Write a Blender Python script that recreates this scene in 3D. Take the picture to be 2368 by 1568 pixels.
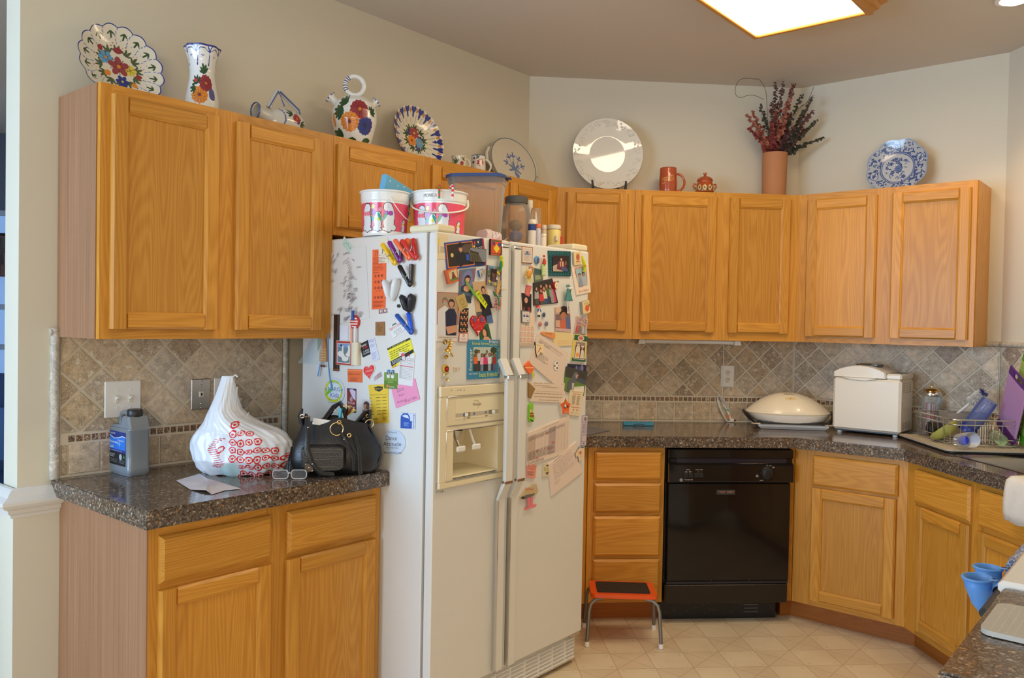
import bpy, bmesh, math, random
import numpy as np
from mathutils import Vector, Matrix
random.seed(7)
for o in list(bpy.data.objects): bpy.data.objects.remove(o)
SC = bpy.context.scene
COL = SC.collection
R = math.radians
# ------------------------------------------------------------------ camera, exposure, lights
CAM = np.array([-0.4663, -4.5033, 1.4498])
RR = np.array([0.99605, -0.08684, 0.01842]); UU = np.array([-0.01665, 0.02104, 0.99964]); FF = np.array([0.0872, 0.996, -0.01951])
FPX = 1893.2
cd = bpy.data.cameras.new('camera'); cam = bpy.data.objects.new('camera', cd); COL.objects.link(cam)
cd.sensor_width = 36; cd.lens = FPX/2368*36; cd.clip_start = .05; cd.clip_end = 60
mw = Matrix.Identity(4)
for i in range(3):
    mw[i][0] = RR[i]; mw[i][1] = UU[i]; mw[i][2] = -FF[i]; mw[i][3] = CAM[i]
cam.matrix_world = mw
SC.camera = cam
SC.view_settings.view_transform = 'Standard'; SC.view_settings.look = 'None'; SC.view_settings.gamma = 1
SC.view_settings.use_curve_mapping = False
SC.view_settings.exposure = 0.36
SC.cycles.use_denoising = True
SC.cycles.max_bounces = 10; SC.cycles.diffuse_bounces = 5; SC.cycles.transparent_max_bounces = 16
SC.cycles.caustics_reflective = False; SC.cycles.caustics_refractive = False
SC.cycles.sample_clamp_indirect = 6
wd = bpy.data.worlds.new('world'); SC.world = wd; wd.use_nodes = True
wd.node_tree.nodes['Background'].inputs[0].default_value = (.75, .85, 1, 1); wd.node_tree.nodes['Background'].inputs[1].default_value = .6
CEIL = 2.808
def area(name, loc, target, sx, sy, power, col):
    l = bpy.data.lights.new(name, 'AREA'); l.shape = 'RECTANGLE'; l.size = sx; l.size_y = sy; l.energy = power; l.color = col
    o = bpy.data.objects.new(name, l); COL.objects.link(o); o.location = loc
    o.rotation_euler = (Vector(target)-Vector(loc)).to_track_quat('-Z', 'Y').to_euler(); return o
PANEL_E = 9.0            # ceiling fixture panel
area('window_light', (-4.05, -4.4, 1.55), (0, -3.0, 1.3), 3.2, 1.5, 160, (.47, .71, 1))
area('rear_window_light', (-.6, -8.35, 1.6), (-.2, 0, 1.4), 3.2, 1.4, 62, (1, .80, .58))
area('hall_window_light', (-3.6, -.2, 1.9), (-3.6, 1.1, 1.0), 1.2, 1.0, 5, (.35, .55, 1))  # unseen blue fill lamp inside the hall, aimed toward its window
def spot(name, loc, power, col, size=.05, ang=110):
    l = bpy.data.lights.new(name, 'SPOT'); l.energy = power; l.color = col; l.spot_size = R(ang); l.spot_blend = .6; l.shadow_soft_size = size
    o = bpy.data.objects.new(name, l); COL.objects.link(o); o.location = loc; return o
spot('downlight_lamp', (1.90, -1.20, CEIL-.03), 14, (1, .66, .34))
# ------------------------------------------------------------------ wall frames and measuring helpers
LB, LC = 1.540, 1.0242
PCD = (LB+LC*math.cos(R(45)), -LC*math.sin(R(45)))
FR = {'A': ((0, 0), 45), 'B': ((0, 0), 0), 'C': ((LB, 0), -45), 'D': (PCD, -90)}
def fr(k):
    (x, y), a = FR[k]; a = R(a)
    return np.array([x, y]), np.array([math.cos(a), math.sin(a)]), np.array([math.sin(a), -math.cos(a)])
FR['S'] = (tuple(fr('A')[0]+fr('A')[1]*-1.554), -45)     # left side of the refrigerator
FR['E'] = ((.323, -3.288), -135)                          # front edge of the peninsula
def hit(k, o, px, py):
    P, d, n = fr(k); D = FF+RR*(px-1184)/FPX-UU*(py-784)/FPX
    t = (o-(CAM[:2]-P)@n)/(D[:2]@n); w = CAM+t*D
    return float((w[:2]-P)@d), float(w[2])
def hitz(k, z, px, py):
    P, d, n = fr(k); D = FF+RR*(px-1184)/FPX-UU*(py-784)/FPX
    t = (z-CAM[2])/D[2]; w = CAM+t*D
    return float((w[:2]-P)@d), float((w[:2]-P)@n)
def W(k, s, o, z):
    P, d, n = fr(k); q = P+d*s+n*o; return (float(q[0]), float(q[1]), z)
def C(r, g, b):
    f = lambda c: (c/255/12.92 if c/255 <= .04045 else ((c/255+.055)/1.055)**2.4)
    return (f(r), f(g), f(b))
# ------------------------------------------------------------------ mesh builder
class M:
    def __init__(s): s.v = []; s.f = []; s.c = []; s.cur = (.8, .8, .8); s.colored = False
    def col(s, c): s.cur = c; s.colored = True; return s
    def add(s, vs, fs, T=None):
        n = len(s.v)
        if T is not None: vs = [tuple(T @ Vector(v)) for v in vs]
        s.v += [tuple(map(float, v)) for v in vs]; s.f += [tuple(i+n for i in f) for f in fs]; s.c += [s.cur]*len(fs); return s
    def box(s, x0, x1, y0, y1, z0, z1, b=0, T=None):
        if b <= 0:
            vs = [(x, y, z) for x in (x0, x1) for y in (y0, y1) for z in (z0, z1)]
            return s.add(vs, [(0, 1, 3, 2), (4, 6, 7, 5), (0, 4, 5, 1), (2, 3, 7, 6), (0, 2, 6, 4), (1, 5, 7, 3)], T)
        X = (x0, x1); Y = (y0, y1); Z = (z0, z1); vs = []; idx = {}
        for i in (0, 1):
            for j in (0, 1):
                for k in (0, 1):
                    a = (X[i]+(b if i == 0 else -b), Y[j]+(b if j == 0 else -b), Z[k]+(b if k == 0 else -b)); p = (X[i], Y[j], Z[k])
                    for m in range(3):
                        q = list(a); q[m] = p[m]; idx[(i, j, k, m)] = len(vs); vs.append(tuple(q))
        g = lambda i, j, k, m: idx[(i, j, k, m)]; fs = []
        for e in (0, 1):
            fs.append((g(e, 0, 0, 0), g(e, 1, 0, 0), g(e, 1, 1, 0), g(e, 0, 1, 0)))
            fs.append((g(0, e, 0, 1), g(1, e, 0, 1), g(1, e, 1, 1), g(0, e, 1, 1)))
            fs.append((g(0, 0, e, 2), g(1, 0, e, 2), g(1, 1, e, 2), g(0, 1, e, 2)))
            for h in (0, 1):
                fs.append((g(e, h, 0, 0), g(e, h, 1, 0), g(e, h, 1, 1), g(e, h, 0, 1)))
                fs.append((g(e, 0, h, 0), g(e, 1, h, 0), g(e, 1, h, 2), g(e, 0, h, 2)))
                fs.append((g(0, e, h, 1), g(1, e, h, 1), g(1, e, h, 2), g(0, e, h, 2)))
                for w in (0, 1): fs.append((g(e, h, w, 0), g(e, h, w, 1), g(e, h, w, 2)))
        return s.add(vs, fs, T)
    def prism(s, poly, y0, y1, b=0, axis='y', T=None, inset=None):
        """extrude a 2D outline; y0 is the front (chamfered by b)"""
        n = len(poly); cx = sum(p[0] for p in poly)/n; cy = sum(p[1] for p in poly)/n
        def ring(off, y):
            out = []
            for (x, z) in poly:
                dx, dz = x-cx, z-cy; L = math.hypot(dx, dz) or 1; k = max(0, (L-off)/L)
                x2, z2 = cx+dx*k, cy+dz*k
                out.append((x2, y, z2) if axis == 'y' else ((x2, z2, y) if axis == 'z' else (y, x2, z2)))
            return out
        sg = 1 if y1 > y0 else -1
        if b: vs = ring(b, y0)+ring(0, y0+sg*b)+ring(0, y1); nr = 3
        else: vs = ring(0, y0)+ring(0, y1); nr = 2
        fs = [tuple(range(n)), tuple(range((nr-1)*n, nr*n))]
        for r in range(nr-1):
            for i in range(n): j = (i+1) % n; fs.append((r*n+i, r*n+j, (r+1)*n+j, (r+1)*n+i))
        return s.add(vs, fs, T)
    def lathe(s, prof, n=32, c=(0, 0, 0), T=None, a0=0, a1=360, sx=1, sy=1):
        full = abs(a1-a0) >= 360; m = n if full else n+1; vs = []; fs = []
        for (r, z) in prof:
            for i in range(m):
                a = R(a0+(a1-a0)*i/n); vs.append((c[0]+r*sx*math.cos(a), c[1]+r*sy*math.sin(a), c[2]+z))
        for k in range(len(prof)-1):
            for i in range(n):
                j = (i+1) % m if full else i+1
                fs.append((k*m+i, k*m+j, (k+1)*m+j, (k+1)*m+i))
        return s.add(vs, fs, T)
    def cyl(s, p0, p1, r0, r1=None, n=16):
        return s.tube([p0, p1], [r0, r0 if r1 is None else r1], n)
    def tube(s, pts, r, n=8, closed=False, cap=True, T=None, flat=1.0):
        P = [Vector(p) for p in pts]; K = len(P); rr = r if isinstance(r, (list, tuple)) else [r]*K
        tang = []
        for i in range(K):
            a = P[(i+1) % K] if (closed or i < K-1) else P[i]; b_ = P[i-1] if (closed or i > 0) else P[i]
            t = (a-b_); tang.append(t.normalized() if t.length > 1e-9 else Vector((0, 0, 1)))
        up = Vector((0, 0, 1)) if abs(tang[0].z) < .9 else Vector((1, 0, 0))
        nx = tang[0].cross(up).normalized(); vs = []; fs = []
        for i in range(K):
            nx = (nx-tang[i]*nx.dot(tang[i])).normalized(); ny = tang[i].cross(nx)
            for j in range(n):
                a = 2*math.pi*j/n; vs.append(tuple(P[i]+nx*math.cos(a)*rr[i]+ny*math.sin(a)*rr[i]*flat))
        for i in range(K if closed else K-1):
            i2 = (i+1) % K
            for j in range(n): j2 = (j+1) % n; fs.append((i*n+j, i*n+j2, i2*n+j2, i2*n+j))
        if cap and not closed: fs += [tuple(range(n)), tuple(range((K-1)*n, K*n))]
        return s.add(vs, fs, T)
    def ball(s, c, r, n=12, sx=1, sy=1, sz=1):
        pr = [(r*math.sin(math.pi*i/(n//2+2)), -r*sz*math.cos(math.pi*i/(n//2+2))) for i in range(n//2+3)]
        pr[0] = (0.0001, pr[0][1]); pr[-1] = (.0001, pr[-1][1])
        return s.lathe(pr, n, c, sx=sx, sy=sy)
    def obj(s, name, mat, parent=None, smooth=0, loc=None, rot=None, recalc=True, mats=None):
        me = bpy.data.meshes.new(name); me.from_pydata(s.v, [], s.f)
        if s.colored and len(me.polygons) == len(s.c):
            at = me.color_attributes.new('Col', 'FLOAT_COLOR', 'CORNER')
            tot = np.zeros(len(me.polygons), int); me.polygons.foreach_get('loop_total', tot)
            c4 = np.ones((len(s.c), 4)); c4[:, :3] = np.array(s.c); at.data.foreach_set('color', np.repeat(c4, tot, axis=0).ravel())
        if recalc:
            bm = bmesh.new(); bm.from_mesh(me); bmesh.ops.recalc_face_normals(bm, faces=bm.faces); bm.to_mesh(me); bm.free()
        if smooth:
            me.shade_smooth(); me.set_sharp_from_angle(angle=R(smooth))
        if mat is not None: me.materials.append(mat)
        return link(me, name, parent, loc, rot)
def link(me, name, parent=None, loc=None, rot=None):
    o = bpy.data.objects.new(name, me); COL.objects.link(o)
    if parent is not None: o.parent = parent
    if loc is not None: o.location = loc
    if rot is not None: o.rotation_euler = rot
    return o
def tag(o, label, cat, group=None):
    o['label'] = label; o['category'] = cat
    if group: o['group'] = group
    return o
def struct(o): o['kind'] = 'structure'; return o
def thing(name, label, cat, k='B', s=0, o=0, z=0, turn=0, group=None):
    e = bpy.data.objects.new(name, None); COL.objects.link(e); e.empty_display_size = .05
    e.location = W(k, s, o, z); e.rotation_euler = (0, 0, R(FR[k][1]+turn)); return tag(e, label, cat, group)
def copy_tree(o, parent=None):
    c = o.copy(); COL.objects.link(c)
    if parent is not None: c.parent = parent
    for ch in list(o.children): copy_tree(ch, c)
    return c
# ------------------------------------------------------------------ materials
MT = {}
def newmat(name):
    m = bpy.data.materials.new(name); m.use_nodes = True; nt = m.node_tree
    return m, nt, nt.nodes['Principled BSDF']
def mat(name, col=(.8, .8, .8), rough=.5, metal=0, spec=.5, trans=0, ior=1.45, emit=None, es=0, alpha=1, coat=0, bump=0, bscale=200, sub=0):
    if name in MT: return MT[name]
    m, nt, b = newmat(name)
    b.inputs['Base Color'].default_value = (*col, 1); b.inputs['Roughness'].default_value = rough; b.inputs['Metallic'].default_value = metal
    b.inputs['Specular IOR Level'].default_value = spec; b.inputs['Transmission Weight'].default_value = trans; b.inputs['IOR'].default_value = ior
    b.inputs['Alpha'].default_value = alpha; b.inputs['Coat Weight'].default_value = coat
    if sub: b.inputs['Subsurface Weight'].default_value = sub; b.inputs['Subsurface Radius'].default_value = (.02, .02, .02)
    if emit: b.inputs['Emission Color'].default_value = (*emit, 1); b.inputs['Emission Strength'].default_value = es
    N = nt.nodes; L = nt.links
    # slight tonal unevenness and fine relief so that no surface is perfectly flat
    tc = N.new('ShaderNodeTexCoord'); nz = N.new('ShaderNodeTexNoise'); nz.inputs['Scale'].default_value = bscale if bump else 9; nz.inputs['Detail'].default_value = 3
    L.new(tc.outputs['Object'], nz.inputs['Vector'])
    if bump:
        bp = N.new('ShaderNodeBump'); bp.inputs['Strength'].default_value = bump; bp.inputs['Distance'].default_value = .002
        L.new(nz.outputs['Fac'], bp.inputs['Height']); L.new(bp.outputs['Normal'], b.inputs['Normal'])
    elif not trans and alpha == 1:
        mp = N.new('ShaderNodeMapRange'); mp.inputs['To Min'].default_value = max(.02, rough-.06); mp.inputs['To Max'].default_value = min(1, rough+.06)
        L.new(nz.outputs['Fac'], mp.inputs['Value']); L.new(mp.outputs[0], b.inputs['Roughness'])
    MT[name] = m; return m
def vcol(name, rough=.5, coat=0, trans=0):
    if name in MT: return MT[name]
    m, nt, b = newmat(name); a = nt.nodes.new('ShaderNodeVertexColor'); a.layer_name = 'Col'
    nt.links.new(a.outputs['Color'], b.inputs['Base Color']); b.inputs['Roughness'].default_value = rough; b.inputs['Coat Weight'].default_value = coat
    b.inputs['Transmission Weight'].default_value = trans
    b.inputs['Coat Roughness'].default_value = .05
    MT[name] = m; return m
def ramp(nt, pts):
    r = nt.nodes.new('ShaderNodeValToRGB'); e = r.color_ramp.elements
    while len(e) > 1: e.remove(e[-1])
    e[0].position = pts[0][0]; e[0].color = (*pts[0][1], 1)
    for p, c in pts[1:]:
        x = e.new(p); x.color = (*c, 1)
    return r
def oak(name, horiz=False, tint=(1, 1, 1), dark=1.0):
    if name in MT: return MT[name]
    m, nt, b = newmat(name); N = nt.nodes; L = nt.links
    tc = N.new('ShaderNodeTexCoord'); oi = N.new('ShaderNodeObjectInfo')
    off = N.new('ShaderNodeVectorMath'); off.operation = 'SCALE'; off.inputs[0].default_value = (37, 11, 23); L.new(oi.outputs['Random'], off.inputs['Scale'])
    ad = N.new('ShaderNodeVectorMath'); ad.operation = 'ADD'; L.new(tc.outputs['Object'], ad.inputs[0]); L.new(off.outputs[0], ad.inputs[1])
    mp = N.new('ShaderNodeMapping'); mp.inputs['Scale'].default_value = (.55, 7, 7) if horiz else (7, 7, .55); L.new(ad.outputs[0], mp.inputs[0])
    n1 = N.new('ShaderNodeTexNoise'); n1.inputs['Scale'].default_value = 1.15; n1.inputs['Detail'].default_value = 1.5; L.new(mp.outputs[0], n1.inputs['Vector'])
    mu = N.new('ShaderNodeMath'); mu.operation = 'MULTIPLY'; mu.inputs[1].default_value = 190; L.new(n1.outputs['Fac'], mu.inputs[0])
    sn = N.new('ShaderNodeMath'); sn.operation = 'SINE'; L.new(mu.outputs[0], sn.inputs[0])
    mp2 = N.new('ShaderNodeMapping'); mp2.inputs['Scale'].default_value = (6, 330, 330) if horiz else (330, 330, 6); L.new(ad.outputs[0], mp2.inputs[0])
    n2 = N.new('ShaderNodeTexNoise'); n2.inputs['Scale'].default_value = 1; n2.inputs['Detail'].default_value = 2; L.new(mp2.outputs[0], n2.inputs['Vector'])
    a1 = N.new('ShaderNodeMath'); a1.operation = 'MULTIPLY_ADD'; a1.inputs[1].default_value = .07; a1.inputs[2].default_value = .33; L.new(sn.outputs[0], a1.inputs[0])
    a2 = N.new('ShaderNodeMath'); a2.operation = 'MULTIPLY_ADD'; a2.inputs[1].default_value = .34; L.new(n2.outputs['Fac'], a2.inputs[0]); L.new(a1.outputs[0], a2.inputs[2])
    n3 = N.new('ShaderNodeTexNoise'); n3.inputs['Scale'].default_value = .7; L.new(mp.outputs[0], n3.inputs['Vector'])
    a3 = N.new('ShaderNodeMath'); a3.operation = 'MULTIPLY_ADD'; a3.inputs[1].default_value = .22; a3.inputs[2].default_value = -.11; L.new(n3.outputs['Fac'], a3.inputs[0])
    a4 = N.new('ShaderNodeMath'); a4.operation = 'ADD'; L.new(a2.outputs[0], a4.inputs[0]); L.new(a3.outputs[0], a4.inputs[1])
    t = lambda c: tuple(x*y*dark for x, y in zip(c, tint))
    rp = ramp(nt, [(.22, t((.40, .155, .018))), (.45, t((.55, .24, .030))), (.62, t((.65, .305, .046))), (.85, t((.74, .39, .078)))]); L.new(a4.outputs[0], rp.inputs[0])
    hs = N.new('ShaderNodeHueSaturation'); L.new(rp.outputs[0], hs.inputs['Color'])
    mr = N.new('ShaderNodeMapRange'); mr.inputs['To Min'].default_value = .88; mr.inputs['To Max'].default_value = 1.1; L.new(oi.outputs['Random'], mr.inputs[0]); L.new(mr.outputs[0], hs.inputs['Value'])
    L.new(hs.outputs[0], b.inputs['Base Color']); b.inputs['Roughness'].default_value = .36; b.inputs['Specular IOR Level'].default_value = .35; b.inputs['Coat Weight'].default_value = .06; b.inputs['Coat Roughness'].default_value = .25
    bp = N.new('ShaderNodeBump'); bp.inputs['Strength'].default_value = .12; bp.inputs['Distance'].default_value = .001; L.new(n2.outputs['Fac'], bp.inputs['Height']); L.new(bp.outputs['Normal'], b.inputs['Normal'])
    MT[name] = m; return m
OAKV = oak('oak_vertical'); OAKH = oak('oak_horizontal', True); OAKP = oak('oak_panel', tint=(.98, .98, 1.02))
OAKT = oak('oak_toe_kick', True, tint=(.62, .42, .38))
def laminate():
    m, nt, b = newmat('oak_laminate'); N = nt.nodes; L = nt.links
    tc = N.new('ShaderNodeTexCoord'); mp = N.new('ShaderNodeMapping'); mp.inputs['Scale'].default_value = (150, 150, 1.4); L.new(tc.outputs['Object'], mp.inputs[0])
    n = N.new('ShaderNodeTexNoise'); n.inputs['Scale'].default_value = 1; n.inputs['Detail'].default_value = 3; L.new(mp.outputs[0], n.inputs['Vector'])
    r = ramp(nt, [(.3, (.27, .125, .058)), (.55, (.33, .162, .08)), (.75, (.38, .195, .10))]); L.new(n.outputs['Fac'], r.inputs[0])
    L.new(r.outputs[0], b.inputs['Base Color']); b.inputs['Roughness'].default_value = .5; MT['lam'] = m; return m
LAM = laminate()
def quartz(name, sc=170, rough=.13):
    m, nt, b = newmat(name); N = nt.nodes; L = nt.links
    tc = N.new('ShaderNodeTexCoord')
    v = N.new('ShaderNodeTexVoronoi'); v.inputs['Scale'].default_value = sc; L.new(tc.outputs['Object'], v.inputs['Vector'])
    bw = N.new('ShaderNodeSeparateColor'); L.new(v.outputs['Color'], bw.inputs[0])
    r = ramp(nt, [(0, (.022, .015, .011)), (.2, (.06, .042, .030)), (.38, (.11, .078, .055)), (.58, (.17, .125, .09)), (.74, (.12, .09, .075)), (.82, (.26, .20, .15)), (.90, (.42, .34, .26)), (.955, (.50, .23, .06)), (.975, (.62, .56, .46))])
    r.color_ramp.interpolation = 'CONSTANT'; L.new(bw.outputs[0], r.inputs[0])
    v2 = N.new('ShaderNodeTexVoronoi'); v2.inputs['Scale'].default_value = sc*2.3; L.new(tc.outputs['Object'], v2.inputs['Vector'])
    b2 = N.new('ShaderNodeSeparateColor'); L.new(v2.outputs['Color'], b2.inputs[0])
    r2 = ramp(nt, [(0, (.085, .060, .044)), (.5, (.14, .10, .074)), (.8, (.05, .036, .028)), (.92, (.42, .34, .26))]); r2.color_ramp.interpolation = 'CONSTANT'; L.new(b2.outputs[1], r2.inputs[0])
    mx = N.new('ShaderNodeMix'); mx.data_type = 'RGBA'; mx.inputs[0].default_value = .45; L.new(r.outputs[0], mx.inputs[6]); L.new(r2.outputs[0], mx.inputs[7])
    L.new(mx.outputs[2], b.inputs['Base Color']); b.inputs['Roughness'].default_value = rough; MT[name] = m; return m
QUARTZ = quartz('quartz'); 
def travertine(name, cols, rough=.55):
    m, nt, b = newmat(name); N = nt.nodes; L = nt.links
    tc = N.new('ShaderNodeTexCoord'); oi = N.new('ShaderNodeObjectInfo')
    off = N.new('ShaderNodeVectorMath'); off.operation = 'SCALE'; off.inputs[0].default_value = (17, 31, 13); L.new(oi.outputs['Random'], off.inputs['Scale'])
    ad = N.new('ShaderNodeVectorMath'); ad.operation = 'ADD'; L.new(tc.outputs['Object'], ad.inputs[0]); L.new(off.outputs[0], ad.inputs[1])
    n = N.new('ShaderNodeTexNoise'); n.inputs['Scale'].default_value = 34; n.inputs['Detail'].default_value = 8; n.inputs['Roughness'].default_value = .65; L.new(ad.outputs[0], n.inputs['Vector'])
    rr = ramp(nt, [(i/(len(cols)-1), c) for i, c in enumerate(cols)]); L.new(oi.outputs['Random'], rr.inputs[0])
    hs = N.new('ShaderNodeHueSaturation'); L.new(rr.outputs[0], hs.inputs['Color'])
    mr = N.new('ShaderNodeMapRange'); mr.inputs['From Min'].default_value = .25; mr.inputs['From Max'].default_value = .75; mr.inputs['To Min'].default_value = .55; mr.inputs['To Max'].default_value = 1.6
    L.new(n.outputs['Fac'], mr.inputs[0]); L.new(mr.outputs[0], hs.inputs['Value'])
    n2 = N.new('ShaderNodeTexNoise'); n2.inputs['Scale'].default_value = 330; n2.inputs['Detail'].default_value = 2; L.new(ad.outputs[0], n2.inputs['Vector'])
    r2 = ramp(nt, [(.56, (0, 0, 0)), (.62, (1, 1, 1))]); L.new(n2.outputs['Fac'], r2.inputs[0])
    n3 = N.new('ShaderNodeTexNoise'); n3.inputs['Scale'].default_value = 45; n3.inputs['Detail'].default_value = 3; L.new(ad.outputs[0], n3.inputs['Vector'])
    r3 = ramp(nt, [(.60, (0, 0, 0)), (.66, (1, 1, 1))]); L.new(n3.outputs['Fac'], r3.inputs[0])
    mxx = N.new('ShaderNodeMath'); mxx.operation = 'MAXIMUM'; L.new(r2.outputs[0], mxx.inputs[0]); L.new(r3.outputs[0], mxx.inputs[1])
    ml = N.new('ShaderNodeMath'); ml.operation = 'MULTIPLY'; ml.inputs[1].default_value = .8; L.new(mxx.outputs[0], ml.inputs[0])
    mx = N.new('ShaderNodeMix'); mx.data_type = 'RGBA'; L.new(ml.outputs[0], mx.inputs[0]); L.new(hs.outputs[0], mx.inputs[6]); mx.inputs[7].default_value = (.72, .66, .54, 1)
    L.new(mx.outputs[2], b.inputs['Base Color']); b.inputs['Roughness'].default_value = rough
    bp = N.new('ShaderNodeBump'); bp.inputs['Strength'].default_value = .35; bp.inputs['Distance'].default_value = .002; L.new(n.outputs['Fac'], bp.inputs['Height']); L.new(bp.outputs['Normal'], b.inputs['Normal'])
    MT[name] = m; return m
TRAV = travertine('travertine', [(.50, .37, .235), (.33, .255, .18), (.60, .48, .34), (.27, .205, .15), (.48, .36, .22), (.42, .36, .29), (.66, .53, .38), (.36, .26, .16)])
BRONZE = travertine('bronze_mosaic', [(.20, .09, .035), (.10, .055, .03), (.26, .12, .04)], .3)
GROUT = mat('grout', (.68, .62, .51), .85, bump=.3, bscale=150)
PENCIL = travertine('travertine_trim', [(.42, .38, .31), (.50, .45, .37), (.36, .33, .28)], .5)
WALLP = mat('wall_paint', (.69, .645, .53), .75, bump=.05, bscale=120)
WALLW = mat('white_trim_paint', (.74, .73, .69), .4)
CEILP = mat('ceiling_paint', (.64, .59, .52), .9, bump=.05, bscale=90)
WHITE = mat('white_plastic', (.80, .79, .76), .35)
FRIDGE = mat('fridge_enamel', (.72, .705, .665), .38, bump=.12, bscale=420, coat=.2)
ALMOND = mat('almond_plastic', (.78, .69, .48), .4)
CHROME = mat('chrome', (.8, .8, .8), .12, 1)
STEEL = mat('brushed_steel', (.55, .53, .5), .3, 1)
BLACK = mat('black_plastic', (.015, .015, .016), .35)
BLACKG = mat('black_gloss', (.010, .008, .007), .08)
BROWN = mat('brown_end_cap', (.22, .11, .05), .5)
PRINT = vcol('printed_paper', .6); GLOSSP = vcol('glazed_paint', .18, .5); SATIN = vcol('satin_paint', .35)
def clear(name, col, fac, rough=.1):
    """thin clear or frosted plastic: transparent mixed with a glossy tinted body"""
    if name in MT: return MT[name]
    m, nt, b = newmat(name); N = nt.nodes; L = nt.links
    b.inputs['Base Color'].default_value = (*col, 1); b.inputs['Roughness'].default_value = rough
    tr = N.new('ShaderNodeBsdfTransparent'); tr.inputs[0].default_value = (*[min(1, .75+.25*c) for c in col], 1); mx = N.new('ShaderNodeMixShader')
    fz = N.new('ShaderNodeFresnel'); fz.inputs[0].default_value = 1.45; a = N.new('ShaderNodeMath'); a.operation = 'ADD'; a.inputs[1].default_value = fac; a.use_clamp = True
    L.new(fz.outputs[0], a.inputs[0]); L.new(a.outputs[0], mx.inputs[0]); L.new(tr.outputs[0], mx.inputs[1]); L.new(b.outputs[0], mx.inputs[2])
    L.new(mx.outputs[0], N['Material Output'].inputs[0]); MT[name] = m; return m
# ------------------------------------------------------------------ text to mesh
_tc = {}
def text_mesh(t):
    if t in _tc: return _tc[t]
    c = bpy.data.curves.new('t', 'FONT'); c.body = t; c.resolution_u = 2; c.fill_mode = 'FRONT'
    o = bpy.data.objects.new('t', c); me = bpy.data.meshes.new_from_object(o)
    vs = [(v.co.x, v.co.y) for v in me.vertices]; fs = [tuple(p.vertices) for p in me.polygons]
    bpy.data.objects.remove(o); bpy.data.curves.remove(c); bpy.data.meshes.remove(me)
    xs = [v[0] for v in vs]; ys = [v[1] for v in vs]; x0, x1, y0, y1 = min(xs), max(xs), min(ys), max(ys)
    _tc[t] = ([((x-x0)/(x1-x0), (y-y0)/(y1-y0)) for x, y in vs], fs, (x1-x0)/(y1-y0)); return _tc[t]
# ------------------------------------------------------------------ painted decoration evaluated on dense grids
class Paint:
    def __init__(s, base): s.base = base; s.ops = []
    def ell(s, x, y, a, b=None, rot=0, col=(0, 0, 0)): s.ops.append(('e', x, y, a, b or a, R(rot), col)); return s
    def ring(s, x, y, r0, r1, col, sq=1): s.ops.append(('r', x, y, r0, r1, sq, col)); return s
    def poly(s, pts, col): s.ops.append(('p', np.array(pts, float), col)); return s
    def line(s, pts, w, col): s.ops.append(('l', np.array(pts, float), w, col)); return s
    def flower(s, x, y, r, col, cen, n=9, rot=0, dark=None):
        for i in range(n):
            a = R(rot+360*i/n); s.ell(x+.58*r*math.cos(a), y+.58*r*math.sin(a), .44*r, .30*r, math.degrees(a), col)
        s.ell(x, y, .45*r, col=col)
        if dark:
            for i in range(n):
                a = R(rot+360*(i+.5)/n); s.line([(x+.2*r*math.cos(a), y+.2*r*math.sin(a)), (x+.85*r*math.cos(a), y+.85*r*math.sin(a))], .035*r, dark)
        s.ell(x, y, .18*r, col=cen); return s
    def leaf(s, x, y, L, ang, col, w=.3):
        a = R(ang); s.ell(x+L/2*math.cos(a), y+L/2*math.sin(a), L/2, L*w/2, ang, col); return s
    def frond(s, x, y, L, ang, col, n=4):
        for i in range(n):
            t = i/(n-1)-.5; s.leaf(x, y, L*(1-.5*abs(t)), ang+t*110, col, .32)
        return s
    def ev(s, X, Y):
        out = np.empty((len(X), 3)); out[:] = s.base
        for op in s.ops:
            k = op[0]
            if k == 'e':
                _, x, y, a, b, r, c = op; dx = X-x; dy = Y-y; u = dx*math.cos(r)+dy*math.sin(r); v = -dx*math.sin(r)+dy*math.cos(r); m = (u/a)**2+(v/b)**2 < 1
            elif k == 'r':
                _, x, y, r0, r1, sq, c = op; d = np.hypot(X-x, (Y-y)/sq); m = (d > r0) & (d < r1)
            elif k == 'p':
                P, c = op[1], op[2]; m = np.zeros(len(X), bool); n = len(P)
                for i in range(n):
                    x1, y1 = P[i]; x2, y2 = P[(i+1) % n]
                    if y1 == y2: continue
                    cr = ((y1 > Y) != (y2 > Y)) & (X < (x2-x1)*(Y-y1)/(y2-y1)+x1); m ^= cr
            else:
                P, w, c = op[1], op[2], op[3]; m = np.zeros(len(X), bool)
                for i in range(len(P)-1):
                    a = P[i]; d = P[i+1]-a; L2 = d@d or 1e-9; t = np.clip(((X-a[0])*d[0]+(Y-a[1])*d[1])/L2, 0, 1)
                    m |= np.hypot(X-a[0]-t*d[0], Y-a[1]-t*d[1]) < w
            out[m] = c
        return out
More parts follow.
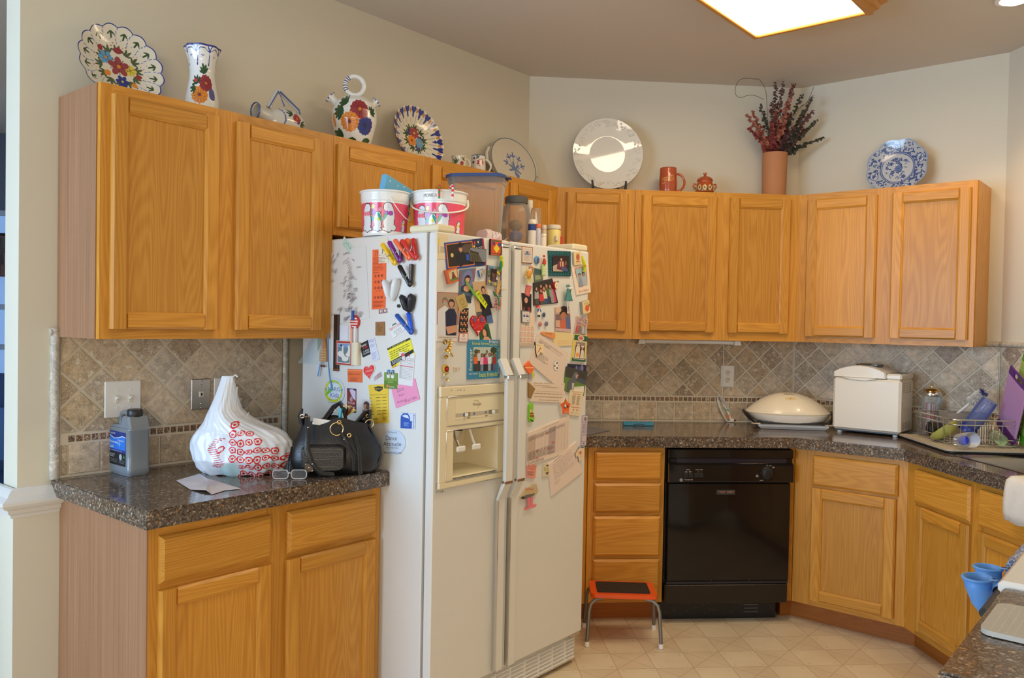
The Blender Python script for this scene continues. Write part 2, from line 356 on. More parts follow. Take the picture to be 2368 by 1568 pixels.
def surf(name, f, nu, nv, paint, mat_, parent, uvf=None, closed=False, loc=None, rot=None, back=None, both=None):
    """grid surface f(u,v)->(x,y,z) arrays, coloured per face by paint at uvf(u,v)"""
    u = np.linspace(0, 1, nu+1); v = np.linspace(0, 1, nv+1); Ug, Vg = np.meshgrid(u, v, indexing='ij')
    x, y, z = f(Ug, Vg); co = np.stack([x, y, z], -1).reshape(-1, 3)
    i, j = np.meshgrid(np.arange(nu), np.arange(nv), indexing='ij'); a = (i*(nv+1)+j).ravel()
    i2 = ((i+1) % nu if closed else i+1)
    b = (i2*(nv+1)+j).ravel(); F = np.stack([a, b, b+1, a+1], 1)
    me = bpy.data.meshes.new(name); me.vertices.add(len(co)); me.vertices.foreach_set('co', co.ravel())
    me.loops.add(F.size); me.loops.foreach_set('vertex_index', F.ravel()); me.polygons.add(len(F))
    me.polygons.foreach_set('loop_start', np.arange(0, F.size, 4)); me.update(calc_edges=True); me.validate()
    me.shade_smooth()
    uc = ((i+.5)/nu).ravel(); vc = ((j+.5)/nv).ravel(); X, Y = uvf(uc, vc) if uvf else (uc, vc)
    c = paint.ev(X, Y) if isinstance(paint, Paint) else paint(X, Y)
    if len(me.polygons) == len(c):
        at = me.color_attributes.new('Col', 'FLOAT_COLOR', 'CORNER'); c4 = np.ones((len(c), 4)); c4[:, :3] = c
        at.data.foreach_set('color', np.repeat(c4, 4, axis=0).ravel())
    me.materials.append(mat_)
    return link(me, name, parent, loc, rot)
# ------------------------------------------------------------------ flat printed things (photos, papers, magnets) lying on a plane
class Flat:
    def __init__(s, name, label, cat, k, o, quad, base, th=.0012, group=None, z=None, shape=None, mat_=None, edge=None, bulge=0):
        s.k, s.o = k, o
        if z: ox, oy, sc = z; quad = [(ox+a/sc, oy+b/sc) for a, b in quad]
        Q = [hit(k, o, *q) for q in quad]
        if len(Q) == 2: (a, b), (c, d) = Q; Q = [(a, b), (c, b), (c, d), (a, d)]
        s.s0 = sum(q[0] for q in Q)/4; s.z0 = sum(q[1] for q in Q)/4; s.Q = [(a-s.s0, b-s.z0) for a, b in Q]
        s.th = th; s.n = 0; s.m = M().col(base); s.mat_ = mat_ or PRINT; s.kids = []; s.group = group; s.nm = (name, label, cat)
        out = shape or [(0, 0), (1, 0), (1, 1), (0, 1)]
        P = [s.uv(*p) for p in out]
        if edge:
            s.m.col(edge); s.m.prism(P, -th, 0); s.m.col(base); s.n = 1; s._add([s.uv(*p) for p in out], [tuple(range(len(out)))])
        else: s.m.prism(P, -th, 0, min(.0012, th*.4))
    def uv(s, u, v):
        (a, b), (c, d), (e, f), (g, h) = s.Q
        return ((a*(1-u)+c*u)*(1-v)+(g*(1-u)+e*u)*v, (b*(1-u)+d*u)*(1-v)+(h*(1-u)+f*u)*v)
    def _add(s, pts, faces, col=None):
        s.n += 1; y = -s.th-s.n*6e-5
        if col is not None: s.m.col(col)
        s.m.add([(p[0], y, p[1]) for p in pts], faces)
    def poly(s, pts, col): s._add([s.uv(*p) for p in pts], [tuple(range(len(pts)))], col); return s
    def rect(s, u0, v0, u1, v1, col): return s.poly([(u0, v0), (u1, v0), (u1, v1), (u0, v1)], col)
    def ell(s, u, v, a, b, col, n=14, rot=0):
        r = R(rot); return s.poly([(u+a*math.cos(t)*math.cos(r)-b*math.sin(t)*math.sin(r), v+a*math.cos(t)*math.sin(r)+b*math.sin(t)*math.cos(r)) for t in [2*math.pi*i/n for i in range(n)]], col)
    def text(s, t, u0, v0, u1, v1, col):
        vs, fs, _ = text_mesh(t); s._add([s.uv(u0+(u1-u0)*x, v1-(v1-v0)*y) for x, y in vs], fs, col); return s
    def lines(s, u0, v0, u1, v1, n, col, h=.35, jit=.15, seed=1):
        rg = random.Random(seed); pts = []; fs = []
        for i in range(n):
            v = v0+(v1-v0)*(i+.3)/n; e = u1-(u1-u0)*jit*rg.random()*2; hh = (v1-v0)/n*h; u = u0
            while u < e-.005:
                w = min(e-u, (u1-u0)*(.06+.12*rg.random())); k = len(pts)
                pts += [s.uv(u, v), s.uv(u+w*.85, v), s.uv(u+w*.85, v+hh), s.uv(u, v+hh)]; fs.append((k, k+1, k+2, k+3)); u += w
        s._add(pts, fs, col); return s
    def person(s, u, v, h, skin, hair, cloth, w=.5, asp=1.0):
        """head centre (u,v), head height h; asp = width/height of the frame"""
        k = h/asp if asp else h
        s.ell(u, v+.0*h, .46*k, .60*h, hair); s.poly([(u-.9*k*w*2, v+3*h), (u-.8*k*w*2, v+1.0*h), (u-.2*k, v+.6*h), (u+.2*k, v+.6*h), (u+.8*k*w*2, v+1.0*h), (u+.9*k*w*2, v+3*h)], cloth)
        s.rect(u-.13*k, v+.3*h, u+.13*k, v+.72*h, skin); s.ell(u, v+.06*h, .32*k, .46*h, skin); s.poly([(u-.4*k, v-.02*h), (u-.3*k, v-.42*h), (u, v-.56*h), (u+.3*k, v-.42*h), (u+.4*k, v-.02*h), (u+.22*k, v-.2*h), (u-.2*k, v-.24*h)], hair); return s
    def part(s, name, mat_=None):
        """what is drawn from here on becomes a child mesh"""
        s.kids.append((s.cn if hasattr(s, 'cn') else None, s.m, s.mat_)); s.cn = name; s.m = M(); s.mat_ = mat_ or s.mat_; return s
    def raised(s, pts, t, col, b=.001):
        """raised relief piece"""
        s.m.col(col); s.m.prism([s.uv(*p) for p in pts], -s.th-t, -s.th+.0003, b); return s
    def done(s):
        s.kids.append((s.cn if hasattr(s, 'cn') else None, s.m, s.mat_)); nm, lab, cat = s.nm
        n0, m0, mt0 = s.kids[0]
        root = m0.obj(nm, mt0, loc=W(s.k, s.s0, s.o, s.z0), rot=(0, 0, R(FR[s.k][1])), recalc=False); tag(root, lab, cat, s.group)
        for n, m, mt in s.kids[1:]:
            if m.v: m.obj(n, mt, root, recalc=False)
        s.root = root; return root
def circ(n=20, cx=.5, cy=.5, a=.5, b=.5): return [(cx+a*math.cos(2*math.pi*i/n), cy+b*math.sin(2*math.pi*i/n)) for i in range(n)]
# ================================================================== ROOM SHELL
def floor_mat():
    m, nt, b = newmat('vinyl_floor'); N = nt.nodes; L = nt.links
    tc = N.new('ShaderNodeTexCoord'); mp = N.new('ShaderNodeMapping'); p = .1645
    mp.inputs['Location'].default_value = (-.300/p, .807/p, 0); mp.inputs['Scale'].default_value = (1/p, 1/p, 1); L.new(tc.outputs['Object'], mp.inputs[0])
    sp = N.new('ShaderNodeSeparateXYZ'); L.new(mp.outputs[0], sp.inputs[0])
    def M1(op, a, b_=None, c=None):
        n = N.new('ShaderNodeMath'); n.operation = op
        for i, q in enumerate([a, b_, c]):
            if q is None: continue
            if isinstance(q, (int, float)): n.inputs[i].default_value = q
            else: L.new(q, n.inputs[i])
        return n.outputs[0]
    x, y = sp.outputs[0], sp.outputs[1]
    fx, fy = M1('FRACT', x), M1('FRACT', y)
    ex = M1('ABSOLUTE', M1('SUBTRACT', fx, .5)); ey = M1('ABSOLUTE', M1('SUBTRACT', fy, .5))
    edge = M1('GREATER_THAN', M1('MAXIMUM', ex, ey), .486)
    par = M1('MODULO', M1('ADD', M1('FLOOR', x), M1('ADD', M1('FLOOR', y), 1000)), 2.0)      # 1 on squares split by diagonals
    par = M1('GREATER_THAN', par, .5); par = M1('SUBTRACT', 1, par)
    dg = M1('LESS_THAN', M1('ABSOLUTE', M1('SUBTRACT', ex, ey)), .016)
    line = M1('MAXIMUM', edge, M1('MULTIPLY', dg, par))
    # small corner ornaments in the plain squares
    dx = M1('ABSOLUTE', M1('SUBTRACT', ex, .36)); dy = M1('ABSOLUTE', M1('SUBTRACT', ey, .36)); vo = N.new('ShaderNodeTexVoronoi'); vo.inputs['Scale'].default_value = 110; L.new(tc.outputs['Object'], vo.inputs['Vector'])
    orn = M1('MULTIPLY', M1('MULTIPLY', M1('LESS_THAN', M1('ADD', dx, dy), .10), M1('LESS_THAN', vo.outputs['Distance'], .38)), M1('SUBTRACT', 1, par))
    nz = N.new('ShaderNodeTexNoise'); nz.inputs['Scale'].default_value = 5; nz.inputs['Detail'].default_value = 4; L.new(tc.outputs['Object'], nz.inputs[0])
    r = ramp(nt, [(.3, (.70, .58, .385)), (.7, (.80, .68, .48))]); L.new(nz.outputs[0], r.inputs[0])
    m0 = N.new('ShaderNodeMix'); m0.data_type = 'RGBA'; m0.blend_type = 'MULTIPLY'; L.new(M1('MULTIPLY', par, .6), m0.inputs[0]); L.new(r.outputs[0], m0.inputs[6]); m0.inputs[7].default_value = (.88, .84, .80, 1)
    m1 = N.new('ShaderNodeMix'); m1.data_type = 'RGBA'; L.new(M1('MULTIPLY', line, .5), m1.inputs[0]); L.new(m0.outputs[2], m1.inputs[6]); m1.inputs[7].default_value = (.36, .25, .13, 1)
    m2 = N.new('ShaderNodeMix'); m2.data_type = 'RGBA'; L.new(M1('MULTIPLY', orn, .5), m2.inputs[0]); L.new(m1.outputs[2], m2.inputs[6]); m2.inputs[7].default_value = (.36, .36, .28, 1)
    L.new(m2.outputs[2], b.inputs['Base Color']); b.inputs['Roughness'].default_value = .34; return m
HAS = W('A', -2.537, 0, 0)     # free end of the left wall
struct(M().box(-6, 3.2, -8.6, 2.2, -.1, 0).obj('floor', floor_mat()))
struct(M().box(-6, 3.2, -8.6, 2.2, CEIL, CEIL+.1).obj('ceiling', CEILP))
def wallbox(name, k, s0, s1, t=.115, z0=0, z1=CEIL, m=WALLP):
    return struct(M().box(s0, s1, 0, t, z0, z1).obj(name, m, loc=W(k, 0, 0, 0), rot=(0, 0, R(FR[k][1]))))
wl = wallbox('wall_left', 'A', -2.537, .05)
wb = wallbox('wall_back', 'B', 0, LB)
wc = wallbox('wall_angled', 'C', 0, LC)
wr = wallbox('wall_right', 'D', 0, 7.8)
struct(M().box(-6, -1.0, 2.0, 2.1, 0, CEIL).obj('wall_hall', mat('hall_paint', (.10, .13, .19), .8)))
def holed(name, axis, pos, a0, a1, h0, h1, z0, z1, m=WALLP):
    mb = M()
    def bx(u0, u1, zz0, zz1):
        if axis == 'x': mb.box(pos, pos+.1, u0, u1, zz0, zz1)
        else: mb.box(u0, u1, pos, pos+.1, zz0, zz1)
    bx(a0, h0, 0, CEIL); bx(h1, a1, 0, CEIL); bx(h0, h1, 0, z0); bx(h0, h1, z1, CEIL); return struct(mb.obj(name, m))
holed('wall_breakfast', 'x', -4.3, -8.6, 2.1, -6.3, -2.9, .75, 2.35)
holed('wall_rear', 'y', -8.6, -6, 3.2, -2.2, 1.0, .9, 2.3)
def window(name, horiz_axis, pos, a0, a1, z0, z1, nx=4, ny=3):
    mb = M(); w = .045
    def bx(u0, u1, zz0, zz1, t=.03):
        if horiz_axis == 'y': mb.box(pos-t, pos+t, u0, u1, zz0, zz1, .004)
        else: mb.box(u0, u1, pos-t, pos+t, zz0, zz1, .004)
    bx(a0, a0+w, z0, z1); bx(a1-w, a1, z0, z1); bx(a0, a1, z0, z0+w); bx(a0, a1, z1-w, z1)
    for i in range(1, nx): u = a0+(a1-a0)*i/nx; bx(u-.012, u+.012, z0, z1, .012)
    for j in range(1, ny): u = z0+(z1-z0)*j/ny; bx(a0, a1, u-.012, u+.012, .012)
    r = struct(mb.obj(name, WALLW)); g = M()
    if horiz_axis == 'y': g.box(pos-.004, pos+.004, a0, a1, z0, z1)
    else: g.box(a0, a1, pos-.004, pos+.004, z0, z1)
    g.obj('pane', clear('window_glass', (.9, .95, 1), .02, .02), r); return r
window('window_1', 'y', -4.16, -6.3, -2.9, .75, 2.35)
window('window_2', 'x', -8.5, -2.2, 1.0, .9, 2.3)
# wall end jamb below the rail is slightly proud; chair rail wraps the free end of the left wall
e = M().box(-2.552, -2.415, -.012, .125, 0, .812).obj('trim_1', WALLP, loc=W('A', 0, 0, 0), rot=(0, 0, R(45))); struct(e)
def rail_prof(): return [(.0, .806), (.014, .806), (.016, .816), (.024, .822), (.028, .834), (.042, .842), (.048, .852), (.048, .862), (.030, .874), (.020, .888), (.010, .896), (0, .898)]
mb = M(); pr = rail_prof()
path = [(-2.405, 0), (-2.545, 0), (-2.545, .115)]
rings = []
for i, (x, y) in enumerate(path):
    for (d, z) in pr:
        if i == 0: rings.append((x, y-d, z))
        elif i == 1: rings.append((x-d, y-d, z))
        else: rings.append((x-d, y+.03, z))
n = len(pr); fs = []
for i in range(2):
    for j in range(n): j2 = (j+1) % n; fs.append((i*n+j, i*n+j2, (i+1)*n+j2, (i+1)*n+j))
fs += [tuple(range(n)), tuple(range(2*n, 3*n))]
mb.add(rings, fs); struct(mb.obj('trim_2', mat('rail_paint', (.74, .73, .71), .3), loc=W('A', 0, -.0, 0), rot=(0, 0, R(45)), smooth=20))
# hall beyond the wall end
t = thing('hall_window', 'blue-lit window with white bars in the dark room past the wall end', 'window', 'B', -3.35, -1.985, 0)
M().box(-.9, .5, -.02, .0, .75, 2.2).obj('pane', mat('hall_sky', (.1, .15, .25), .4, emit=(.25, .45, .85), es=.55), t)
mb = M()
for x in (-.9, -.55, -.2, .02, .28, .5): mb.box(x-.02, x+.02, -.06, -.02, .75, 2.2, .004)
for z in (.75, 1.2, 1.5, 2.2): mb.box(-.9, .5, -.06, -.02, z-.02, z+.02, .004)
mb.obj('frame', mat('blue_white_frame', (.35, .45, .6), .5), t)
t = thing('curtain', 'dark floral curtain hanging over the hall window', 'curtain', 'B', -3.35, -1.93, 0)
mb = M(); pts = []
for i in range(60):
    x = -.95+1.5*i/59; pts.append((x, -.13-.03*math.sin(i*.9)))
vs = [(x, y, z) for x, y in pts for z in (1.72, 2.02)]
mb.add(vs, [(2*i, 2*i+1, 2*i+3, 2*i+2) for i in range(59)]); 
cm, cnt, cb = newmat('floral_cloth'); vv = cnt.nodes.new('ShaderNodeTexVoronoi'); vv.inputs['Scale'].default_value = 14; tcc = cnt.nodes.new('ShaderNodeTexCoord'); cnt.links.new(tcc.outputs['Object'], vv.inputs[0])
rrp = ramp(cnt, [(0, (.02, .02, .03)), (.5, (.10, .09, .09)), (.8, (.25, .12, .12)), (1, (.05, .10, .09))]); scv = cnt.nodes.new('ShaderNodeSeparateColor'); cnt.links.new(vv.outputs['Color'], scv.inputs[0]); cnt.links.new(scv.outputs[0], rrp.inputs[0]); cnt.links.new(rrp.outputs[0], cb.inputs['Base Color']); cb.inputs['Roughness'].default_value = .9
mb.obj('valance', cm, t, smooth=60)
M().tube([(-1, -.1, 2.03), (.6, -.1, 2.03)], .012).obj('rod', BLACK, t)
t = thing('sofa', 'dark blue sofa in the room beyond the wall end', 'sofa', 'B', -2.9, -.9, 0)
NAVY = mat('navy_cloth', (.025, .06, .16), .85, bump=.3, bscale=60)
M().box(-1, .3, -.5, .4, .1, .45, .05).obj('seat', NAVY, t); M().box(-1, .3, .15, .45, .45, 1.05, .07).obj('backrest', NAVY, t); M().box(.12, .34, -.5, .4, .1, .72, .05).obj('armrest', NAVY, t); M().box(-.9, -.1, -.02, .2, .45, .85, .08).obj('cushion', mat('blue_cushion', (.06, .14, .32), .8), t)
for x in (-.9, .22): M().box(x, x+.08, -.42, -.34, 0, .1).obj('leg', BLACK, t)
gs, go = -2.60, -.09
t = thing('wooden_gate', 'light wooden safety gate post with a round knob beside the wall end', 'gate', 'A', -2.585, -.21, 0)
PINE = mat('pine', (.55, .38, .17), .5)
M().box(-.02, .02, -.02, .02, 0, .80, .004).obj('post', PINE, t)
M().ball((-.03, -.02, .66), .022).obj('knob', PINE, t, smooth=60)
for zz in (.08, .74): M().box(-.5, -.02, -.012, .012, zz, zz+.035, .003).obj('crossbar', PINE, t)
for i in range(6): M().tube([(-.08-.07*i, 0, .1), (-.08-.07*i, 0, .75)], .008).obj('bar', PINE, t)
# ================================================================== TILE BACKSPLASH (parts of the walls they are set on)
def clip(poly, x0, x1, z0, z1):
    for (ax, v, sg) in ((0, x0, 1), (0, x1, -1), (1, z0, 1), (1, z1, -1)):
        out = []
        for i in range(len(poly)):
            a, b = poly[i-1], poly[i]; da, db = sg*(a[ax]-v), sg*(b[ax]-v)
            if (da >= 0) != (db >= 0):
                t = da/(da-db); out.append((a[0]+(b[0]-a[0])*t, a[1]+(b[1]-a[1])*t))
            if db >= 0: out.append(b)
        poly = out
        if not poly: return []
    return poly
def parea(p): return abs(sum(p[i-1][0]*p[i][1]-p[i][0]*p[i-1][1] for i in range(len(p))))/2
def tiles(wall, s0, s1, z1, phase, sqphase, mosphase, top=1.378, hx=.0727, hz=.0717):
    rg = random.Random(int(s1*1000))
    M().box(s0, s1, -.005, 0, .914, top).obj('grout', GROUT, wall)
    g = .0046; zb = 1.0585
    def put(poly, name, mt, b=.0022):
        poly = [(x+rg.uniform(-.0006, .0006), z+rg.uniform(-.0006, .0006)) for x, z in poly]
        t = .0088+rg.uniform(0, .0012)
        M().prism(poly, -t, -.003, b).obj(name, mt, wall)
    i0 = int((s0-phase)/hx)-2; i1 = int((s1-phase)/hx)+3
    for i in range(i0, i1):
        for j in range(0, 8):
            if (i+j) % 2 == 0: continue
            cx, cz = phase+i*hx, zb+j*hz
            ex = hx-g*1.4; ez = hz-g*1.4
            p = clip([(cx-ex, cz), (cx, cz+ez), (cx+ex, cz), (cx, cz-ez)], s0+g, s1-g, zb+g*.6, top-g*.3)
            # soften the corners
            if len(p) < 3 or parea(p) < .0004: continue
            put(p, 'diamond_tile', TRAV)
    x = sqphase
    while x > s0: x -= .1035
    while x < s1:
        a, b = max(x+g*.7, s0+g), min(x+.1035-g*.7, s1-g)
        if b-a > .01: put([(a, .9235), (b, .9235), (b, 1.0215), (a, 1.0215)], 'square_tile', TRAV)
        x += .1035
    x = mosphase; pm = .0265 if wall.name == 'wall_back' else .0252
    while x > s0: x -= pm
    while x < s1:
        if x > s0+.001 and x+pm < s1+.004:
            a, b = x+.0028, x+pm-.0028; P = [(a, 1.0295), (b, 1.0295), (b, 1.0505), (a, 1.0505)]
            M().prism(P, -.0085, -.003, .0028).obj('mosaic_tile', BRONZE, wall)
        x += pm
tiles(wl, -2.414, -1.568, 1.378, -2.351+.0, -2.388, -2.415, top=1.404)
tiles(wb, .10, LB-.006, 1.378, .681, .438, .3705)
tiles(wc, .006, LC, 1.378, .143, .01, .01)
tiles(wr, 0.01, .55, 1.378, .16, .02, .02)
# half-round travertine trims, mitred at the top left
def pencil(name, wall, pts, r=.0145):
    M().tube(pts, r, 10).obj(name, PENCIL, wall, smooth=50)
pencil('pencil_trim', wl, [(-2.430, -.006, .914), (-2.430, -.006, 1.405)], .0155); pencil('pencil_trim', wl, [(-2.446, -.006, 1.392), (-1.90, -.006, 1.392)], .0135)
pencil('pencil_trim', wl, [(-1.552, -.004, .914), (-1.552, -.004, 1.40)])
pencil('pencil_trim', wc, [(.93, -.006, 1.389), (LC-.004, -.006, 1.389)], .0135); pencil('pencil_trim', wr, [(.004, -.006, 1.389), (.55, -.006, 1.389)], .0135)
# ================================================================== CABINETS  (local x along the wall, y into it, z up; y=0 at the wall)
def door(parent, x0, x1, z0, z1, yf, name='door', drawer=False, hinge=None):
    """frame-and-panel door whose back lies at yf, 19 mm thick, towards the room (-y)"""
    t = .0185; st = .054; w = x1-x0
    if drawer:
        d = M().box(x0, x1, yf-t*.55, yf, z0, z1)
        P = [(x0, z0), (x1, z0), (x1, z1), (x0, z1)]; q = .011
        vs = [(x0, yf-t*.55, z0), (x1, yf-t*.55, z0), (x1, yf-t*.55, z1), (x0, yf-t*.55, z1), (x0+q, yf-t, z0+q), (x1-q, yf-t, z0+q), (x1-q, yf-t, z1-q), (x0+q, yf-t, z1-q)]
        d.add(vs, [(0, 1, 5, 4), (1, 2, 6, 5), (2, 3, 7, 6), (3, 0, 4, 7), (4, 5, 6, 7)])
        return d.obj(name, OAKH, parent)
    def rail(a0, a1, c0, c1, vert, outer):
        """moulded member with an eased outer edge and a stepped bead inside"""
        m = M(); q = .007; b = .009
        if vert:   # a0..a1 is x (outer first), full height
            o_, i_ = (a0, a1) if outer < 0 else (a1, a0); s = 1 if outer < 0 else -1
            prof = [(o_, yf), (o_, yf-t*.6), (o_+s*q, yf-t), (i_-s*b, yf-t), (i_-s*b*.5, yf-t*.78), (i_, yf-t*.62), (i_, yf)]
            def mit(k): return k
            vs = []
            for (zz, sgn) in ((c0, 1), (c1, -1)):
                for (x, y) in prof:
                    ins = 0
                    if abs(x-o_) < 1e-9: ins = 0
                    vs.append((x, y, zz+(sgn*q if (y < yf-t*.61 and False) else 0)))
            n = len(prof); fs = [tuple(range(n)), tuple(range(n, 2*n))]+[(i, (i+1) % n, n+(i+1) % n, n+i) for i in range(n)]
            m.add(vs, fs)
        else:
            o_, i_ = (c0, c1) if outer < 0 else (c1, c0); s = 1 if outer < 0 else -1
            prof = [(o_, yf), (o_, yf-t*.6), (o_+s*q, yf-t+.0002), (i_-s*b, yf-t+.0002), (i_-s*b*.5, yf-t*.78), (i_, yf-t*.62), (i_, yf)]
            n = len(prof); vs = [(a0, y, z) for z, y in prof]+[(a1, y, z) for z, y in prof]
            m.add(vs, [tuple(range(n)), tuple(range(n, 2*n))]+[(i, (i+1) % n, n+(i+1) % n, n+i) for i in range(n)])
        return m
    s1_ = rail(x0, x0+st, z0, z1, True, -1); root = s1_.obj(name, OAKV, parent)
    rail(x1-st, x1, z0, z1, True, 1).obj('stile', OAKV, root)
    rail(x0+st-.002, x1-st+.002, z0, z0+st, False, -1).obj('rail', OAKH, root); rail(x0+st-.002, x1-st+.002, z1-st, z1, False, 1).obj('rail', OAKH, root)
    M().box(x0+st-.004, x1-st+.004, yf-t*.42, yf-t*.1, z0+st-.004, z1-st+.004).obj('panel', OAKP, root)
    return root
def face(parent, x0, x1, z0, z1, y, verts, horiz, w=None, t=.019):
    """face frame: stiles at given x ranges, rails at given z ranges"""
    for (a, b) in verts: M().box(a, b, y-t, y, z0, z1).obj('stile', OAKV, parent)
    for (c, d, a, b) in horiz: M().box(a, b, y-t+.0003, y, c, d).obj('rail', OAKH, parent)
def upper(name, label, k, s0, s1, z0, z1, doors, dz, endL=None, endR=None, mitL=0, mitR=0, group='oak wall cabinets'):
    t = thing(name, label, 'cabinet', k, s0, 0, z0, group=group); L = s1-s0; D = .3; H = z1-z0
    f = .281
    # carcass with mitred ends at the corners
    P = [(0, -.002), (L, -.002), (L-mitR*f, -f), (mitL*f, -f)]
    P = [(0+ (0 if mitL else 0), -.002), (L, -.002), (L-mitR*f, -f), (mitL*f, -f)]
    M().prism([(x, y) for x, y in P], 0, H-.012, 0, 'z').obj('carcass', OAKV, t)
    if endL: M().box(-.004, .0, -f, -.002, 0, H).obj('side_panel', LAM, t)
    if endR: M().box(L, L+.004, -f, -.002, 0, H).obj('side_panel', OAKV, t)
    xs = [(a-s0, b-s0) for a, b in doors]; x0, x1 = mitL*D, L-mitR*D
    st = [(x0, xs[0][0]+.012)]+[(xs[i][1]-.012, xs[i+1][0]+.012) for i in range(len(xs)-1)]+[(xs[-1][1]-.012, x1)]
    hz = []
    for (a, b) in zip(st[:-1], st[1:]): hz += [(0, dz[0]-z0+.012, a[1], b[0]), (dz[1]-z0-.012, H, a[1], b[0])]
    face(t, x0, x1, 0, H, -f, st, hz)
    for (a, b) in xs: door(t, a, b, dz[0]-z0, dz[1]-z0, -D-.0005)
    return t
T8 = math.tan(R(22.5))
upper('upper_cabinet', 'tall two-door oak wall cabinet at the left, above the light switches', 'A', -2.419, -1.552, 1.378, 2.155, [(-2.390, -2.032), (-1.969, -1.605)], (1.409, 2.124), endL=1)
upper('upper_cabinet', 'short two-door oak wall cabinet above the refrigerator', 'A', -1.550, -.552, 1.776, 2.155, [(-1.538, -1.087), (-1.033, -.573)], (1.807, 2.124))
upper('upper_cabinet', 'one-door oak corner wall cabinet right behind the jar on the refrigerator', 'A', -.550, 0, 1.378, 2.155, [(-.513, -.166)], (1.409, 2.124), mitR=T8)
upper('upper_cabinet', 'narrow one-door oak wall cabinet right of the refrigerator, under the white plate', 'B', 0, .530, 1.378, 2.155, [(.169, .494)], (1.42, 2.130), mitL=T8)
upper('upper_cabinet', 'two-door oak wall cabinet with the strip light underneath', 'B', .532, LB, 1.378, 2.155, [(.568, .967), (1.038, 1.368)], (1.42, 2.128), mitR=T8)
upper('upper_cabinet', 'two-door oak wall cabinet at the right, under the blue plate', 'C', 0, .960, 1.378, 2.155, [(.172, .522), (.592, .937)], (1.41, 2.122), mitL=T8, endR=1)
def base(name, label, k, s0, s1, stiles, drawers, doors, depth=.59, endL=False, mitL=0, mitR=0, toe=.537, extra=None):
    t = thing(name, label, 'cabinet', k, s0, 0, 0, group='oak base cabinets'); L = s1-s0; f = depth
    P = [(0, -.004), (L, -.004), (L-mitR*f, -f), (mitL*f, -f)]
    M().prism(P, .10, .725 if 'sink' in label else .860, 0, 'z').obj('carcass', OAKV, t)
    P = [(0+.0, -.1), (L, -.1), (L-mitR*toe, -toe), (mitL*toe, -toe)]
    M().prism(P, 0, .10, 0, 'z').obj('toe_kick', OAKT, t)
    if endL: M().box(-.004, 0, -f-.019, -.004, 0, .860).obj('side_panel', LAM, t)
    zs = sorted(set([c for d in drawers for c in d[2:]]+[c for d in doors for c in d[2:]]))
    for (a, b) in stiles: M().box(a-s0, b-s0, -f-.019, -f, .10, .860).obj('stile', OAKV, t)
    for (a, b) in zip(stiles[:-1], stiles[1:]):
        cols = [d for d in drawers+doors if d[0] > a[0] and d[1] < b[1]]
        if not cols: continue
        cols.sort(key=lambda d: d[2]); prev = .10
        for d in cols: M().box(a[1]-s0, b[0]-s0, -f-.0187, -f, prev, d[2]+.01).obj('rail', OAKH, t); prev = d[3]-.01
        M().box(a[1]-s0, b[0]-s0, -f-.0187, -f, prev, .860).obj('rail', OAKH, t)
    for (a, b, c, d) in drawers: door(t, a-s0, b-s0, c, d, -f-.0195, 'drawer', True)
    for (a, b, c, d) in doors: door(t, a-s0, b-s0, c, d, -f-.0195)
    return t
base('base_cabinet', 'oak base cabinet with two drawers over two doors, left of the refrigerator', 'A', -2.411, -1.562, [(-2.411, -2.372), (-2.030, -1.948), (-1.597, -1.562)],
     [(-2.383, -2.019, .692, .828), (-1.959, -1.587, .692, .828)], [(-2.383, -2.016, .13, .672), (-1.961, -1.588, .13, .672)], endL=True)
base('base_cabinet', 'plain oak corner base cabinet hidden behind the refrigerator', 'A', -.63, 0, [(-.63, -.255)], [], [], mitR=T8)
base('base_cabinet', 'narrow oak base cabinet with four stacked drawers', 'B', 0, .632, [(.2545, .296), (.603, .632)],
     [(.284, .615, .702, .838), (.284, .615, .543, .684), (.284, .615, .330, .524), (.284, .615, .128, .315)], [], mitL=T8)
base('base_cabinet', 'oak base filler right of the dishwasher', 'B', 1.262, LB, [(1.262, 1.2865)], [], [], mitR=T8)
base('base_cabinet', 'angled oak base cabinet with one drawer over one door, right of the dishwasher', 'C', 0, LC, [(.2545, .355), (.720, .7725)],
     [(.344, .733, .690, .835)], [(.342, .728, .130, .678)], mitL=T8, mitR=T8)
base('base_cabinet', 'oak sink base cabinet with false drawer fronts under the towel', 'D', 0, 1.9, [(.2545, .335), (.700, .775), (1.12, 1.2), (1.86, 1.9)],
     [(.325, .710, .690, .835), (.762, 1.135, .690, .835)], [(.338, .706, .13, .676), (.755, 1.135, .13, .670)], mitL=T8)
# ================================================================== COUNTERTOPS
def counter(name, label, poly, z0=.861, z1=.914, holes=None, lip=.004):
    mb = M(); n = len(poly)
    a = sum(poly[i-1][0]*poly[i][1]-poly[i][0]*poly[i-1][1] for i in range(n)); P = poly if a > 0 else poly[::-1]
    bm = bmesh.new(); vs = [bm.verts.new((x, y, z0)) for x, y in P]; f = bm.faces.new(vs); r = bmesh.ops.extrude_face_region(bm, geom=[f])
    top = [g for g in r['geom'] if isinstance(g, bmesh.types.BMVert)]; bmesh.ops.translate(bm, vec=(0, 0, z1-z0), verts=top)
    te = [e for e in bm.edges if all(abs(v.co.z-z1) < 1e-6 for v in e.verts)]; bmesh.ops.bevel(bm, geom=te, offset=lip, segments=2, affect='EDGES')
    bmesh.ops.recalc_face_normals(bm, faces=bm.faces); me = bpy.data.meshes.new(name); bm.to_mesh(me); bm.free(); me.materials.append(QUARTZ)
    o = link(me, name); tag(o, label, 'countertop'); return o
w2 = lambda k, s, o: W(k, s, o, 0)[:2]
tt = lambda o: o*T8
counter('countertop', 'brown speckled stone countertop left of the refrigerator', [w2('A', -2.4377, .003), w2('A', -1.557, .003), w2('A', -1.557, .652), w2('A', -2.4377, .652)])
oc = .638
sinkP = None
